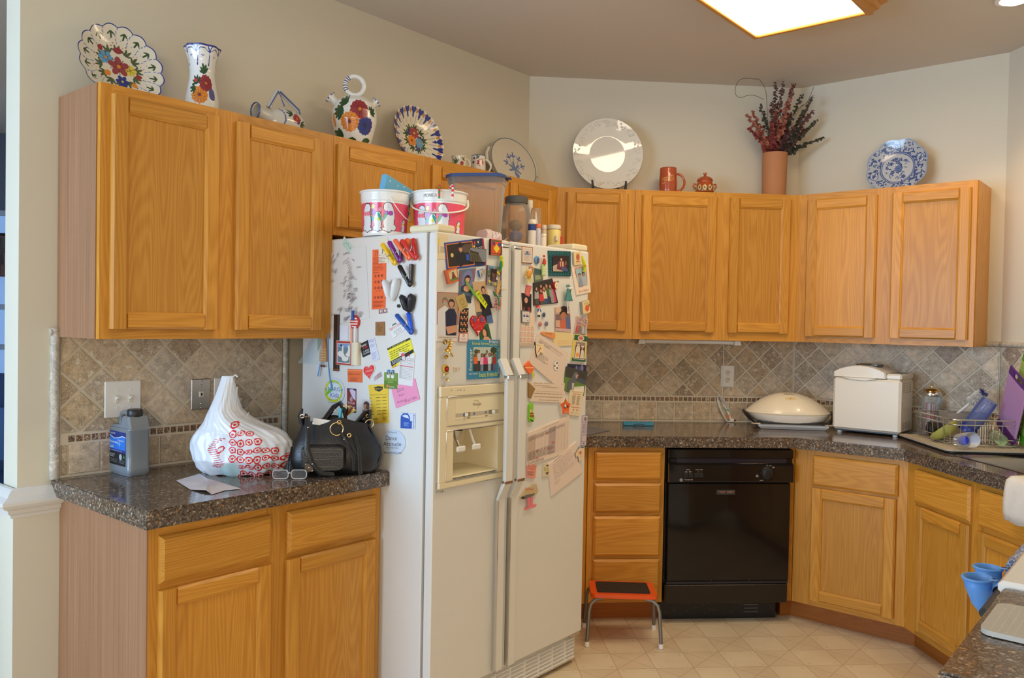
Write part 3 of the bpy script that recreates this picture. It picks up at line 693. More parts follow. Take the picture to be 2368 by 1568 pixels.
cr = counter('countertop', 'long brown speckled stone countertop over the dishwasher, running round to the sink',
     [w2('A', -.634, .003), w2('A', -.003*T8, .003), w2('B', LB-.003*T8, .003), w2('C', LC-.003*T8, .003), w2('D', 1.9, .003), w2('D', 1.9, oc), w2('D', oc*T8, oc), w2('B', LB-oc*T8, oc), w2('B', oc*T8, oc), w2('A', -.634, oc)])
# sink opening cut into the slab
cut = M().box(.42, 1.18, -.512, -.085, -.3, .3).obj('cutter', None, loc=W('D', 0, 0, .914), rot=(0, 0, R(-90)))
md = cr.modifiers.new('opening', 'BOOLEAN'); md.object = cut; md.operation = 'DIFFERENCE'; md.solver = 'EXACT'
dg = bpy.context.evaluated_depsgraph_get(); me2 = bpy.data.meshes.new_from_object(cr.evaluated_get(dg)); cr.modifiers.clear(); cr.data = me2; bpy.data.objects.remove(cut)
# ================================================================== lights fixtures
def lat(k, o, px0, px1, py):
    """centre (s), height (z) and true width of something seen between two picture columns, standing at distance o from wall k"""
    s, z = hit(k, o, (px0+px1)/2, py); w = np.array(W(k, s, o, z)); d = float((w-CAM)@FF); return s, z, (px1-px0)*d/FPX
e0 = thing('ceiling_light', 'bright rectangular ceiling light in an oak frame with moulded sides', 'light', 'B', .903, .970, 2.735)
e0.rotation_euler = (0, 0, R(45))
GLOW = mat('light_panel', (1, 1, 1), .5, emit=(1, .81, .55), es=PANEL_E)
LN, WD = 1.22, .46      # local x runs back along the long side (-x), local y: -y is the near-right side
M().box(-LN, 0, -WD, 0, .004, .02).obj('diffuser', GLOW, e0)
mb = M(); mb.box(-LN-.022, .022, 0, .022, -.006, .073, .003); mb.obj('side_rail', OAKH, e0)
M().box(0, .022, -WD, 0, -.006, .073, .003).obj('end_rail', OAKH, e0); M().box(-LN-.022, -LN, -WD, 0, -.006, .073, .003).obj('end_rail', OAKH, e0)
og = [(-WD, -.008), (-WD-.022, -.008), (-WD-.026, .004), (-WD-.045, .010), (-WD-.055, .024), (-WD-.078, .030), (-WD-.086, .046), (-WD-.080, .056), (-WD-.105, .073), (-WD, .073)]
M().prism([(y, z) for y, z in og], -LN-.022, .022, 0, 'x').obj('crown_moulding', OAKH, e0)
t = thing('downlight', 'round recessed ceiling light in the top right corner', 'light', 'B', *hitz('B', 2.805, 2347, -2), CEIL)
M().lathe([(.072, -.001), (.072, -.007), (.056, -.009), (.054, -.001)], 40).obj('trim_ring', WHITE, t, smooth=30)
M().lathe([(.0001, -.022), (.034, -.018), (.053, -.003)], 32).obj('bulb', mat('bulb_glow', (1, 1, 1), .4, emit=(1, .8, .55), es=9), t, smooth=60)
# ================================================================== REFRIGERATOR
def cutmesh(name, a, cuts, mt):
    o = a.obj('tmp', mt); cs = []
    for c in cuts:
        q = c.obj('cutter', None); md = o.modifiers.new('b', 'BOOLEAN'); md.object = q; md.operation = 'DIFFERENCE'; md.solver = 'EXACT'; cs.append(q)
    me = bpy.data.meshes.new_from_object(o.evaluated_get(bpy.context.evaluated_depsgraph_get())); me.name = name
    for q in cs+[o]: bpy.data.objects.remove(q)
    if not me.materials: me.materials.append(mt)
    return me
F = thing('refrigerator', 'white side-by-side refrigerator covered in magnets and photos', 'refrigerator', 'A', -1.554, 0, 0)
FW = .912; YB, YF = -.828, -.865
me = cutmesh('body', M().box(0, FW, -.818, -.122, .03, 1.757, .004), [M().box(.060, .362, -.9, -.72, .899, 1.071)], FRIDGE); link(me, 'body', F)
GK = M().box(.012, .058, YB, -.818, .14, 1.745); GK.box(.364, FW-.012, YB, -.818, .14, 1.745); GK.box(.058, .364, YB, -.818, 1.073, 1.745); GK.box(.058, .364, YB, -.818, .14, .897); GK.obj('gasket', mat('gasket_grey', (.22, .22, .21), .6), F)
me = cutmesh('freezer_door', M().box(.001, .3885, YF, YB, .139, 1.757, .006), [M().box(.060, .362, YF-.1, YB+.0305, .900, 1.070)], FRIDGE); dl = link(me, 'door', F)
# keep the door skin closed behind the recess
dr = M().box(.3945, .911, YF, YB, .139, 1.757, .006).obj('door', FRIDGE, F)
for (a, b) in ((.01, .10), (.80, .905)):
    M().box(a, b, -.862, -.72, 1.758, 1.784, .006).obj('hinge_cover', ALMOND, F)
g = M().box(.01, .905, -.835, -.80, .012, .128, .003).obj('grille', mat('grille_white', (.62, .61, .58), .45), F)
for i in range(6):
    z = .026+.016*i
    M().prism([(-.835, z), (-.846, z+.003), (-.846, z+.007), (-.835, z+.011)], .03, .885, 0, 'x').obj('slat', WHITE, g)
for i in range(9): M().box(.1+.09*i, .104+.09*i, -.8465, -.835, .024, .118).obj('divider', WHITE, g)
# bottom hinge
M().box(.84, .905, -.86, -.80, .128, .139, .002).obj('hinge', mat('hinge_beige', (.5, .42, .3), .5), F)
for x in (.03, .85):
    M().cyl((x, -.70, .015), (x+.03, -.70, .015), .015).obj('roller', BLACK, F); M().cyl((x, -.2, .015), (x+.03, -.2, .015), .015).obj('roller', BLACK, F)
# dispenser
D = M().box(.023, .384, YF-.012, YF+.001, .874, .897, .003); D.box(.023, .384, YF-.012, YF+.001, 1.190, 1.226, .003); D.box(.023, .055, YF-.012, YF+.001, .897, 1.190); D.box(.369, .384, YF-.012, YF+.001, .897, 1.190); D.box(.055, .369, YF-.012, YF+.001, 1.073, 1.087)
DS = D.obj('dispenser', ALMOND, F)
M().tube([(.023, YF-.004, .873), (.385, YF-.004, .873), (.385, YF-.004, 1.2265), (.023, YF-.004, 1.2265)], .0028, 6, closed=True).obj('trim', CHROME, DS)
cp = M().box(.056, .368, YF-.0095, YF+.001, 1.088, 1.189, .002).obj('control_panel', ALMOND, DS)
YP = YF-.0096
def outline(x0, x1, z0, z1, y, r=.006, w=.0016):
    pts = []
    for cx, cz, a in ((x1-r, z1-r, 0), (x0+r, z1-r, 90), (x0+r, z0+r, 180), (x1-r, z0+r, 270)):
        for j in range(5): q = R(a+22.5*j); pts.append((cx+r*math.cos(q), y, cz+r*math.sin(q)))
    return M().tube(pts, w, 6, closed=True)
outline(.055, .369, 1.087, 1.190, YF-.012).obj('trim', CHROME, DS, smooth=60); outline(.055, .369, .897, 1.073, YF-.012).obj('trim', CHROME, DS, smooth=60)
cr_ = mat('cream_face', (.80, .72, .50), .45)
M().box(.098, .330, YP-.0012, YP, 1.108, 1.178, .0005).obj('face_plate', cr_, cp)
M().box(.100, .328, YP-.0016, YP-.001, 1.116, 1.130).obj('control_strip', mat('strip_grey', (.52, .45, .34), .5), cp)
for x in (.158, .290): M().box(x-.016, x+.016, YP-.002, YP-.0012, 1.1155, 1.1305).obj('slot', mat('slot_dark', (.25, .2, .12), .6), cp)
for x in (.152, .296): M().box(x-.007, x+.007, YP-.008, YP-.0018, 1.1165, 1.1295, .0015).obj('slider', mat('slider_white', (.85, .84, .8), .3), cp)
mb = M(); mb.col(C(120, 105, 80))
vs, fs, _ = text_mesh('Whirlpool'); mb.add([(.187+.045*x, YP-.0016, 1.148+.014*y) for x, y in vs], fs)
mb.tube([(.202+.02*math.cos(a), YP-.0016, 1.155+.016*math.sin(a)) for a in [R(q) for q in range(-60, 130, 20)]], .0005, 4)
mb.col(C(70, 110, 160))
for x in (.138, .192, .255): mb.box(x, x+.006, YP-.0022, YP-.0016, 1.119, 1.128)
mb.col(C(150, 130, 95))
for x in (.155, .25): mb.add([(x, YP-.0014, 1.113), (x+.024, YP-.0014, 1.113), (x+.012, YP-.0014, 1.107)], [(0, 1, 2)])
mb.obj('lettering', PRINT, cp, recalc=False)
# recess with its tray and two levers
rc = M(); X0, X1, Z0, Z1, YQ = .060, .362, .900, 1.070, -.728
rc.add([(X0+.03, YF-.011, Z0+.006), (X1-.035, YF-.011, Z0+.006), (X1-.035, YF-.011, Z1), (X0+.03, YF-.011, Z1), (X0+.05, YQ, Z0+.02), (X1-.06, YQ, Z0+.02), (X1-.06, YQ, Z1-.01), (X0+.05, YQ, Z1-.01)],
       [(4, 5, 6, 7), (0, 4, 7, 3), (1, 2, 6, 5), (0, 1, 5, 4), (2, 3, 7, 6)])
rc.box(.056, X0+.03, YF-.0115, YF, .898, 1.072); rc.box(X1-.035, .368, YF-.0115, YF, .898, 1.072)
R_ = rc.obj('recess', ALMOND, DS, recalc=False)
M().box(X0+.032, X1-.038, YF-.009, YQ-.003, Z0+.004, Z0+.010, .002).obj('drip_tray', cr_, DS)
for (x, l) in ((.115, 0), (.195, 1)):
    lv = M().tube([(x, YF+.012, 1.068), (x+.003, YF-.0, 1.035), (x+.012, YF-.006, 1.008)], [.007, .006, .006], 8, flat=.5).obj('lever', WHITE if l else STEEL, DS, smooth=50)
    M().box(x-.010, x+.034, YF-.018, YF-.008, .994, 1.014, .004).obj('paddle', WHITE, lv)
M().lathe([(.004, 1.032), (.020, 1.062), (.022, 1.070)], 16, (.118, YF+.0, 0)).obj('ice_chute', STEEL, DS, smooth=50)
mb = M()
rgm = random.Random(4)
for cx, cz, n, sp in ((.035, .862, 16, .014), (.015, .866, 3, .003), (.105, 1.2105, 7, .016)):
    for i in range(n):
        x, z = cx+rgm.gauss(0, sp), cz+rgm.gauss(0, .003 if cz < 1 else .0012); y = YF-.0004 if cz < 1 else YF-.0125
        mb.add([(x, y, z), (x+.006*rgm.random()+.002, y, z+.001), (x+.004, y, z+.003*rgm.random()+.001)], [(0, 1, 2)])
mb.obj('chipped_paint', mat('chip_dark', (.05, .02, .02), .6), F, recalc=False)
def handle(x0, x1):
    yo = YF
    P = [(yo, 1.738), (yo-.014, 1.738), (yo-.014, 1.318), (yo-.052, 1.252), (yo-.052, .862), (yo-.018, .796), (yo-.018, .150), (yo, .150), (yo, .782), (yo-.036, .868), (yo-.036, 1.246), (yo, 1.305)]
    h = M().prism(P, x0, x1, 0, 'x').obj('handle', ALMOND if False else FRIDGE, F)
    w = .003
    for xa in (x0-w, x1):
        M().prism([(y-(.001 if y < yo else 0), z) for y, z in [(yo, 1.738), (yo-.014, 1.738), (yo-.014, 1.318), (yo-.003, 1.312), (yo, 1.312)]], xa, xa+w, 0, 'x').obj('edge_trim', CHROME, h)
    M().prism([(yo, .790), (yo-.019, .790), (yo-.019, .150), (yo, .150)], x0-w, x0, 0, 'x').obj('edge_trim', CHROME, h)
    M().prism([(yo, 1.312), (yo-.015, 1.318), (yo-.053, 1.253), (yo-.053, .862), (yo-.018, .796), (yo-.018, .79), (yo-.014, .79), (yo-.046, .868), (yo-.046, 1.248), (yo-.010, 1.300)], x0-w, x0, 0, 'x').obj('edge_trim', mat('pale_edge', (.75, .78, .8), .3), h)
    M().box(x0-w, x1+w, yo-.056, yo-.034, 1.243, 1.258, .003).obj('corner_cap', CHROME, h)
    M().box(x0-w, x1+.001, yo-.054, yo-.034, .856, .866, .001).obj('end_cap', BROWN, h)
    M().box(x0-w-.001, x1+w+.001, yo-.017, yo, 1.728, 1.742, .003).obj('top_cap', CHROME, h)
handle(.330+.0, .366); handle(.402, .438)
# ================================================================== DISHWASHER
t = thing('dishwasher', 'black built-in dishwasher with a round dial between the oak cabinets', 'dishwasher', 'B', .635, 0, 0)
w = .626
M().box(.004, w-.004, -.60, -.02, .10, .858).obj('tub', BLACK, t)
cpn = M().prism([(-.605, .858), (-.652, .852), (-.652, .815), (-.640, .808), (-.640, .792), (-.660, .780), (-.660, .697), (-.605, .690)], .006, w, 0, 'x').obj('control_panel', BLACKG, t)
M().box(.012, w-.006, -.6605, -.650, .700, .703).obj('bezel', BLACK, cpn)
M().box(.045, w-.03, -.646, -.639, .789, .812, .001).obj('handle_recess', mat('recess_gloss', (.02, .02, .03), .05), cpn)
# dial
dx, dz = .490, .742
M().lathe([(.030, 0), (.034, .004), (.031, .008), (.026, .018), (.022, .020), (.0001, .020)], 32, T=Matrix.Translation((dx, -.660, dz)) @ Matrix.Rotation(R(90), 4, 'X')).obj('dial', BLACK, cpn, smooth=35)
M().box(dx-.004, dx+.004, -.685, -.679, dz-.022, dz+.022, .001).obj('dial_grip', BLACK, cpn)
for x in (.088, .112, .140, .162): M().box(x-.011, x+.011, -.664, -.6595, .722, .742, .001).obj('button', BLACK, cpn)
mb = M().col((.75, .75, .75)); rg = random.Random(3)
def tx(s, x, z, wd, h, y): vs, fs, _ = text_mesh(s); mb.add([(x+wd*a, y, z+h*b) for a, b in vs], fs)
for (s_, x, z, wd, h) in (('DRYER', .090, .757, .018, .0035), ('WASH CYCLES', .135, .757, .036, .0035), ('ON', .086, .749, .007, .0025), ('ENERGY', .083, .7455, .014, .0028), ('NORMAL', .103, .749, .013, .0025), ('HEAT', .105, .7455, .010, .0028), ('OFF', .145, .746, .006, .0028), ('ON', .161, .746, .005, .0028), ('Potscrubber 400', .082, .702+.006, .040, .005),
                    ('OFF', dx-.003, dz+.037, .007, .003), ('WASH', dx+.010, dz+.036, .012, .003), ('RINSE', dx+.027, dz+.029, .012, .003), ('HOLD', dx+.028, dz+.025, .010, .003), ('POTS', dx-.052, dz-.010, .010, .003), ('SCRUB', dx-.054, dz-.014, .012, .003), ('NORMAL', dx-.054, dz-.018, .014, .003), ('SHORT', dx-.034, dz-.036, .018, .003)):
    tx(s_, x, z, wd, h, -.6604)
mb.tube([(.0655+.0065*math.cos(a), -.6606, .7085+.0065*math.sin(a)) for a in np.linspace(0, 6.2, 20)], .0008, 4, closed=True); tx('GE', .0615, .7060, .008, .005, -.6606)
mb.obj('lettering', PRINT, cpn, recalc=False)
dd = M().box(.008, w-.008, -.648, -.60, .214, .690, .003).obj('door', BLACKG, t)
mg = M().box(.245, .338, -.6515, -.648, .636, .659, .0008).obj('magnet', mat('magnet_dark', (.035, .035, .04), .4), dd)
mb = M().col(C(200, 140, 90)); tx('DIRTY', .298, .644, .034, .008, -.6520); tx('WASHED', .254, .649, .035, .004, -.6520); tx('CLEAN', .262, .643, .022, .004, -.652); mb.obj('lettering', PRINT, mg, recalc=False)
M().box(.008, w-.008, -.646, -.60, .196, .2135, .004).obj('kick_strip', mat('strip_gloss', (.02, .02, .025), .15), t)
M().box(.004, w-.012, -.648, -.60, .104, .195, .003).obj('lower_panel', mat('black_satin', (.016, .012, .009), .22), t)
tk = M().box(.0, w-.035, -.565, -.50, .0, .104).obj('toe_panel', BLACK, t)
for i in range(4): M().box(.43, .50, -.567, -.563, .030+.018*i, .034+.018*i).obj('vent', mat('vent_grey', (.10, .10, .11), .5), tk)
mb = M(); rg = random.Random(5)
for i in range(120):
    x, z, y = rg.uniform(.02, .58), rg.uniform(.02, .095), -.5655
    if i > 90: x, z, y = rg.uniform(.02, .6), rg.choice([.193, .216, .106]), -.6485
    mb.add([(x, y, z), (x+rg.uniform(.001, .007), y, z+.0004), (x+.002, y, z+rg.uniform(.0005, .002))], [(0, 1, 2)])
mb.obj('scuff_mark', mat('scuff_grey', (.28, .26, .25), .7), t, recalc=False)
# ================================================================== wall plates
def plate(name, label, k, s0, s1, z0, z1, mt, cat='switch', o=.0095):
    t = thing(name, label, cat, k, (s0+s1)/2, o, (z0+z1)/2); a, b = (s1-s0)/2, (z1-z0)/2
    M().box(-a, a, -.006, 0, -b, b, .003).obj('plate', mt, t); return t, a, b
IV = mat('ivory_plastic', (.72, .68, .56), .35)
t, a, b = plate('light_switch', 'white double toggle switch plate on the tiles above the grey jug', 'A', -2.275, -2.150, 1.100, 1.226, WHITE)
for x in (-.022, .024):
    M().box(x-.006, x+.006, -.0085, -.0055, -.013, .013, .0008).obj('switch_housing', IV, t); M().prism([(-.008, -.004), (-.018, .004), (-.017, .010), (-.008, .006)], x-.004, x+.004, 0, 'x').obj('toggle', WHITE, t)
    for z in (-.030, .030): M().cyl((x, -.0075, z), (x, -.0055, z), .0032, n=10).obj('screw', WHITE, t)
t, a, b = plate('phone_socket', 'brushed steel phone socket plate on the tiles left of the shopping bag', 'A', -1.963, -1.886, 1.106, 1.221, STEEL, 'socket')
M().box(-.008, .008, -.010, -.005, -.010, .010, .0008).obj('jack', IV, t); M().box(-.003, .003, -.0105, -.0098, -.005, .005).obj('jack_opening', BLACK, t)
for z in (-.05, -.034, .034, .05): M().ball((0, -.007, z), .0036, 10).obj('screw', STEEL, t, smooth=60)
t, a, b = plate('power_outlet', 'white outlet plate half hidden behind the shopping bag', 'A', -1.872, -1.795, 1.106, 1.221, WHITE, 'outlet')
for z in (-.02, .02): M().lathe([(.0001, .003), (.013, .003), (.014, 0)], 20, T=Matrix.Translation((0, -.006, z)) @ Matrix.Rotation(R(90), 4, 'X')).obj('socket', IV, t)
def outlet(label, k, s0, s1, z0, z1):
    t, a, b = plate('power_outlet', label, k, s0, s1, z0, z1, WHITE, 'outlet')
    for z in (-.020, .020):
        so = M().lathe([(.0001, .003), (.0155, .003), (.0165, 0)], 20, T=Matrix.Translation((0, -.006, z)) @ Matrix.Rotation(R(90), 4, 'X')).obj('socket', IV, t)
        for x in (-.0055, .0055): M().box(x-.0012, x+.0012, -.0096, -.0088, z-.001, z+.008).obj('slot', BLACK, so)
        M().cyl((0, -.0096, z-.008), (0, -.0088, z-.008), .0022, n=10).obj('slot', BLACK, so)
    M().ball((0, -.0065, 0), .003, 8).obj('screw', WHITE, t); return t
outlet('white power outlet on the back wall tiles above the coiled white cord', 'B', 1.112, 1.190, 1.111, 1.233)
outlet('white power outlet on the right wall half hidden behind the green cutting board', 'D', .086, .166, 1.10, 1.225)
# under-cabinet strip light and its cord
t = thing('strip_light', 'slim white strip light under the wall cabinet right of the refrigerator', 'light', 'B', .860, .20, 1.378)
M().box(-.245, .245, -.035, .035, -.022, 0, .006).obj('lens', mat('lens_white', (.78, .78, .76), .4), t)
for x in (-.275, .245): M().prism([(x, -.002), (x+.03, -.002), (x+.03+(.006 if x > 0 else 0), -.026), (x-(.006 if x < 0 else 0), -.026)], -.042, .042, 0).obj('end_cap', WHITE, t)
zt = .9145
s0 = hit('B', .012, 1670, 900)[0]
t = thing('power_cable', 'white coiled power cable hanging down the tiles with a twist tie', 'cord', 'B', s0, .0, 0)
pts = [(0, -.020, 1.36), (.002, -.016, 1.2), (.0, -.018, 1.1), (-.002, -.018, 1.05), (.006, -.02, 1.0)]
M().tube(pts, .0028, 8).obj('drop_wire', WHITE, t, smooth=60)
cl = M(); rg = random.Random(2)
for i in range(4):
    a = .022+.006*i; P = []
    for j in range(30):
        q = 2*math.pi*j/30; u = .085*math.cos(q); v = a*.55*math.sin(q)
        x = .008+u*.42+v*.9; z = .985-u*.9+v*.4
        P.append((x, -.022-.004*i-.006*math.sin(q*2+i), max(.918, z)))
    cl.tube(P, .0027, 6, closed=True)
cl.obj('coil', WHITE, t, smooth=60)
M().tube([(.0, -.05, .992), (.016, -.052, .985), (.03, -.048, .982)], .003, 6).obj('twist_tie', mat('tie_green', (.15, .45, .35), .6), t)
M().box(.042, .062, -.045, -.02, .916, .934, .003).obj('plug', WHITE, t)
for x in (.062,): M().box(x, x+.012, -.038, -.036, .922, .929).obj('prong', CHROME, t); M().box(x, x+.012, -.029, -.027, .922, .929).obj('prong', CHROME, t)
mb = M().box(.02, .034, -.047, -.044, .938, .958); mb.obj('tag', mat('tag_orange', (.7, .2, .1), .6), t)
# ================================================================== grill on a drip tray
t = thing('electric_grill', 'cream domed electric grill with black side hinges on the counter', 'grill', 'B', 1.423, .20, 0, turn=-12)
CREAM = mat('cream_shell', (.83, .74, .58), .28, coat=.3); LGREY = mat('pale_grey_plastic', (.74, .74, .73), .45)
def sell(name, zs, mt, n=56, e=2.5, parent=t, sx=1, y0=0):
    vs = []; fs = []
    for (a, b, z) in zs:
        for i in range(n):
            q = 2*math.pi*i/n; c_, s_ = math.cos(q), math.sin(q); r = (abs(c_)**e+abs(s_)**e)**(-1/e); vs.append((a*r*c_, y0+b*r*s_, z))
    for k in range(len(zs)-1):
        for i in range(n): j = (i+1) % n; fs.append((k*n+i, k*n+j, (k+1)*n+j, (k+1)*n+i))
    fs += [tuple(range(n)), tuple(range((len(zs)-1)*n, len(zs)*n))]
    return M().add(vs, fs).obj(name, mt, parent, smooth=40)
lid = [(.218, .131, .984), (.2245, .1365, .990)]+[(.225*q, .137*q, .994+.106*(1-q**2.1)) for q in np.linspace(1, .02, 18)]
sell('lid', lid, CREAM, e=2.15)
sell('base', [(.175, .112, .944), (.205, .128, .960), (.218, .133, .985)], mat('white_base', (.84, .80, .74), .35), e=2.4)
for sg in (-1, 1):
    hnd = M().tube([(sg*.232, .01, .994), (sg*.228, -.055, .984), (sg*.212, -.098, .966), (sg*.188, -.122, .950), (sg*.176, -.128, .926)], [.008, .010, .011, .010, .009], 8).obj('hinge_band', BLACK, t, smooth=50)
M().box(-.17, .17, -.112, .10, .938, .946, .002).obj('seam', BLACK, t)
tr = M(); tr.prism([(-.192, .936), (-.170, .918), (.170, .918), (.192, .936)], -.165, -.085, 0); tr.box(-.215, -.185, -.15, -.10, .934, .939, .002); tr.box(.185, .215, -.15, -.10, .934, .939, .002)
tt_ = thing('drip_tray', 'pale grey drip tray in front of the domed grill', 'tray', 'B', 1.423, .20, 0, turn=-12)
tp = M(); ou = [(-.178, -.165), (.178, -.165), (.178, -.075), (-.178, -.075)]; 
vs = []
for (g_, z) in ((.016, .9155), (0, .930), (-.002, .940), (-.010, .943), (.004, .940), (.012, .921)):
    vs += [(x-math.copysign(g_, x), (y+g_ if y < -.1 else y-g_), z) for x, y in ou]
fs = [(0, 1, 2, 3), (20, 21, 22, 23)]+[(4*k+i, 4*k+(i+1) % 4, 4*k+4+(i+1) % 4, 4*k+4+i) for k in range(5) for i in range(4)]
tp.add(vs, fs).obj('pan', LGREY, tt_)
for sg in (-1, 1): M().lathe([(.0001, 0), (.022, 0), (.023, .003), (.0001, .004)], 18, (sg*.190, -.130, .939), sy=.8).obj('grip', mat('tray_grip', (.78, .68, .55), .4), tt_, smooth=40)
mb = M().col(C(90, 80, 65))
# lettering and badge follow the dome
def dome_z(x, y): r = min(1, ((abs(x)/.225)**2.15+(abs(y)/.137)**2.15)**(1/2.15)); return .994+.106*(1-r**2.1)
vs, fs, _ = text_mesh('LEAN'); mb.add([(-.026+.048*x, -.045+.016*y, dome_z(-.026+.048*x, -.045+.016*y)+.0012) for x, y in vs], fs)
mb.obj('lettering', PRINT, t, recalc=False)
mb = M().col(C(225, 205, 150)); n = 18; P = [(.03*math.cos(2*math.pi*i/n), -.072+.009*math.sin(2*math.pi*i/n)) for i in range(n)]
mb.add([(x, y, dome_z(x, y)+.001) for x, y in P], [tuple(range(n))]); mb.col(C(170, 60, 40)); P = [(.003*math.cos(2*math.pi*i/8), -.074+.003*math.sin(2*math.pi*i/8)) for i in range(8)]; mb.add([(x, y, dome_z(x, y)+.0018) for x, y in P], [tuple(range(8))])
mb.obj('badge', SATIN, t, recalc=False)
# ================================================================== bread machine
t = thing('bread_machine', 'white upright bread machine with a domed lid in the counter corner', 'appliance', 'C', .4775, 0, 0)
BWM = mat('bread_white', (.84, .78, .68), .3, coat=.2)
X, Y0, Y1 = .166, -.262, -.035
M().box(-X, X, Y0, Y1, .932, 1.2, .012).obj('body', BWM, t)
for x in (-X+.03, X-.03):
    for y in (Y0+.03, Y1-.03): M().cyl((x, y, .915), (x, y, .934), .012).obj('foot', LGREY, t)
M().box(-X+.012, X-.012, Y0+.012, Y1-.012, .926, .934).obj('underside', BLACK, t)
P = [(-X, 1.203), (-X, 1.228)]+[(-X+.004+(.252)*i/12, 1.232+.034*math.sin(math.pi*i/12)**.8) for i in range(13)]+[(.090, 1.222), (.090, 1.203)]
lid_ = M().prism(P, Y0+.002, Y1-.004, .006).obj('lid', BWM, t, smooth=30)
P = [(-X+.05, 1.203), (-X+.09, 1.193), (0, 1.190), (.05, 1.203)]
M().prism(P, Y0-.006, Y0+.006, .002).obj('grip_lip', BWM, lid_)
M().box(.092, X, Y0+.002, Y1-.004, 1.200, 1.230, .008).obj('control_block', BWM, t)
M().box(.102, X-.012, Y0+.03, Y1-.05, 1.229, 1.2315).obj('control_label', mat('label_green', (.12, .25, .2), .4), t)
M().box(.11, X-.03, Y0+.035, Y0+.055, 1.231, 1.2325).obj('button', mat('button_red', (.5, .08, .06), .4), t)
M().box(-.075, .035, -.19, -.09, 1.258, 1.272, .004).obj('window', mat('window_dark', (.03, .05, .05), .05), lid_)
M().tube([(-.065, -.19, 1.270), (-.02, -.19, 1.276), (.03, -.19, 1.270)], .003, 6).obj('window_rim', CHROME, lid_)
for blk in ((1.135, 1.19), (.952, .99)):
    for i in range(6):
        z = blk[0]+(blk[1]-blk[0])*i/6
        for j in range(3): M().box(X-.0005, X+.0006, Y0+.03+.055*j, Y0+.072+.055*j, z, z+.003).obj('vent', mat('vent_shadow', (.35, .3, .26), .6), t)
tc_ = thing('power_lead', 'thin black lead rising between the grill and the bread machine', 'cord', 'B', 1.70, .10, 0)
M().tube([(0, 0, .918), (.005, .02, .95), (-.004, .03, 1.0), (-.02, -.02, .96), (-.04, -.01, .918), (.05, .0, .918)], .003, 6).obj('wire', BLACK, tc_, smooth=60)
# ================================================================== THINGS ON THE REFRIGERATOR
_ord = {}
def FL(name, label, cat, k, quad, base, z, th=.0008, **kw):
    o = {'S': .0008, 'A': .8655}[k]; _ord[k] = _ord.get(k, 0)+1
    return Flat(name, label, cat, k, o, quad, base, th=th+_ord[k]*.00011, z=z, **kw)
WH = C(228, 228, 222); INK = C(60, 58, 60); RED = C(205, 40, 35); SK = C(205, 150, 120); SK2 = C(170, 112, 82); HB = C(45, 30, 25); HL = C(120, 85, 55)
zs1 = (740, 530, 6.03); zs2 = (680, 780, 4.75); zl1 = (990, 530, 6.819); zl2 = (990, 740, 6.533); zr1 = (1180, 550, 6.27); zr2 = (1180, 760, 6.535); zr3 = (1180, 950, 6.27)
GR = 'papers and magnets on the refrigerator side'; GL = 'photos and magnets on the left refrigerator door'; GD = 'photos and magnets on the right refrigerator door'
# ---- left side of the refrigerator
f = FL('paper', 'large white sheet covered in faint handwriting, curling at the edges', 'paper', 'S', [(125, 335), (640, 228), (690, 1240), (128, 1352)], C(218, 216, 212), zs1, group=GR)
rg = random.Random(11)
for i in range(46):
    u, v = rg.uniform(.03, .82), rg.uniform(.03, .95); L = rg.uniform(.05, .17); n = rg.randint(2, 4); a = rg.uniform(-.03, .06)
    for j in range(n): vv = v+.013*j; f.poly([(u, vv), (u+L*rg.uniform(.7, 1), vv-a), (u+L*.8, vv-a+.004), (u, vv+.004)], C(120, 118, 122) if rg.random() > .15 else C(165, 120, 115))
for i in range(16): u = .58+rg.uniform(-.04, .04); v = .2+i*.035; f.poly([(u-.03, v), (u+.04, v-.03), (u+.05, v-.024), (u-.02, v+.006)], C(135, 128, 130))
f.ell(.58, .62, .02, .012, C(50, 50, 50)); f.done()
f = FL('sticker', 'pale green sticker stuck askew at the top left of the refrigerator side', 'sticker', 'S', [(338, 98), (472, 250), (415, 348), (300, 205)], C(205, 222, 212), zs1, group=GR)
f.text('CHINA', .12, .12, .92, .62, C(95, 150, 125)); f.lines(.1, .7, .92, .92, 2, C(110, 160, 140)); f.done()
f = FL('flyer', 'tall narrow orange flyer with small black print', 'flyer', 'S', [(735, 290), (928, 270), (912, 1112), (724, 1120)], C(240, 105, 50), zs1, group=GR)
f.text('Call', .2, .02, .55, .06, INK); f.text('211', .2, .075, .5, .11, INK); f.lines(.08, .13, .95, .36, 10, C(150, 60, 35)); f.text('Remember', .08, .37, .5, .395, INK)
for r_, y in ((3, .42), (3, .52), (3, .62), (3, .78)):
    for i in range(3): f.rect(.18+.24*i, y, .32+.24*i, y+.045, C(190, 80, 45)); f.text('211'[i], .22+.24*i, y+.008, .27+.24*i, y+.038, INK)
f.text('JUST DIAL', .3, .69, .7, .705, INK); f.lines(.1, .86, .9, .97, 5, C(150, 60, 35)); f.done()
f = FL('card', 'cream card with a dancing figure above small print', 'card', 'S', [(820, 130), (948, 118), (951, 470), (820, 482)], C(225, 215, 190), zs1, group=GR)
f.poly([(.3, .22), (.36, .2), (.55, .42), (.45, .62), (.36, .62), (.42, .42)], C(120, 100, 90)); f.poly([(.5, .3), (.9, .45), (.86, .48), (.5, .36)], C(120, 100, 90)); f.text('SPECIAL OLYMPICS', .08, .66, .92, .69, INK); f.text('JUNE 26 - JULY 4', .06, .80, .94, .845, C(40, 35, 90)); f.done()
f = FL('photo_strip', 'tiny strip of two portraits under the orange flyer', 'photo', 'S', [(816, 1115), (940, 1098), (944, 1166), (822, 1186)], C(200, 190, 190), zs1, group=GR)
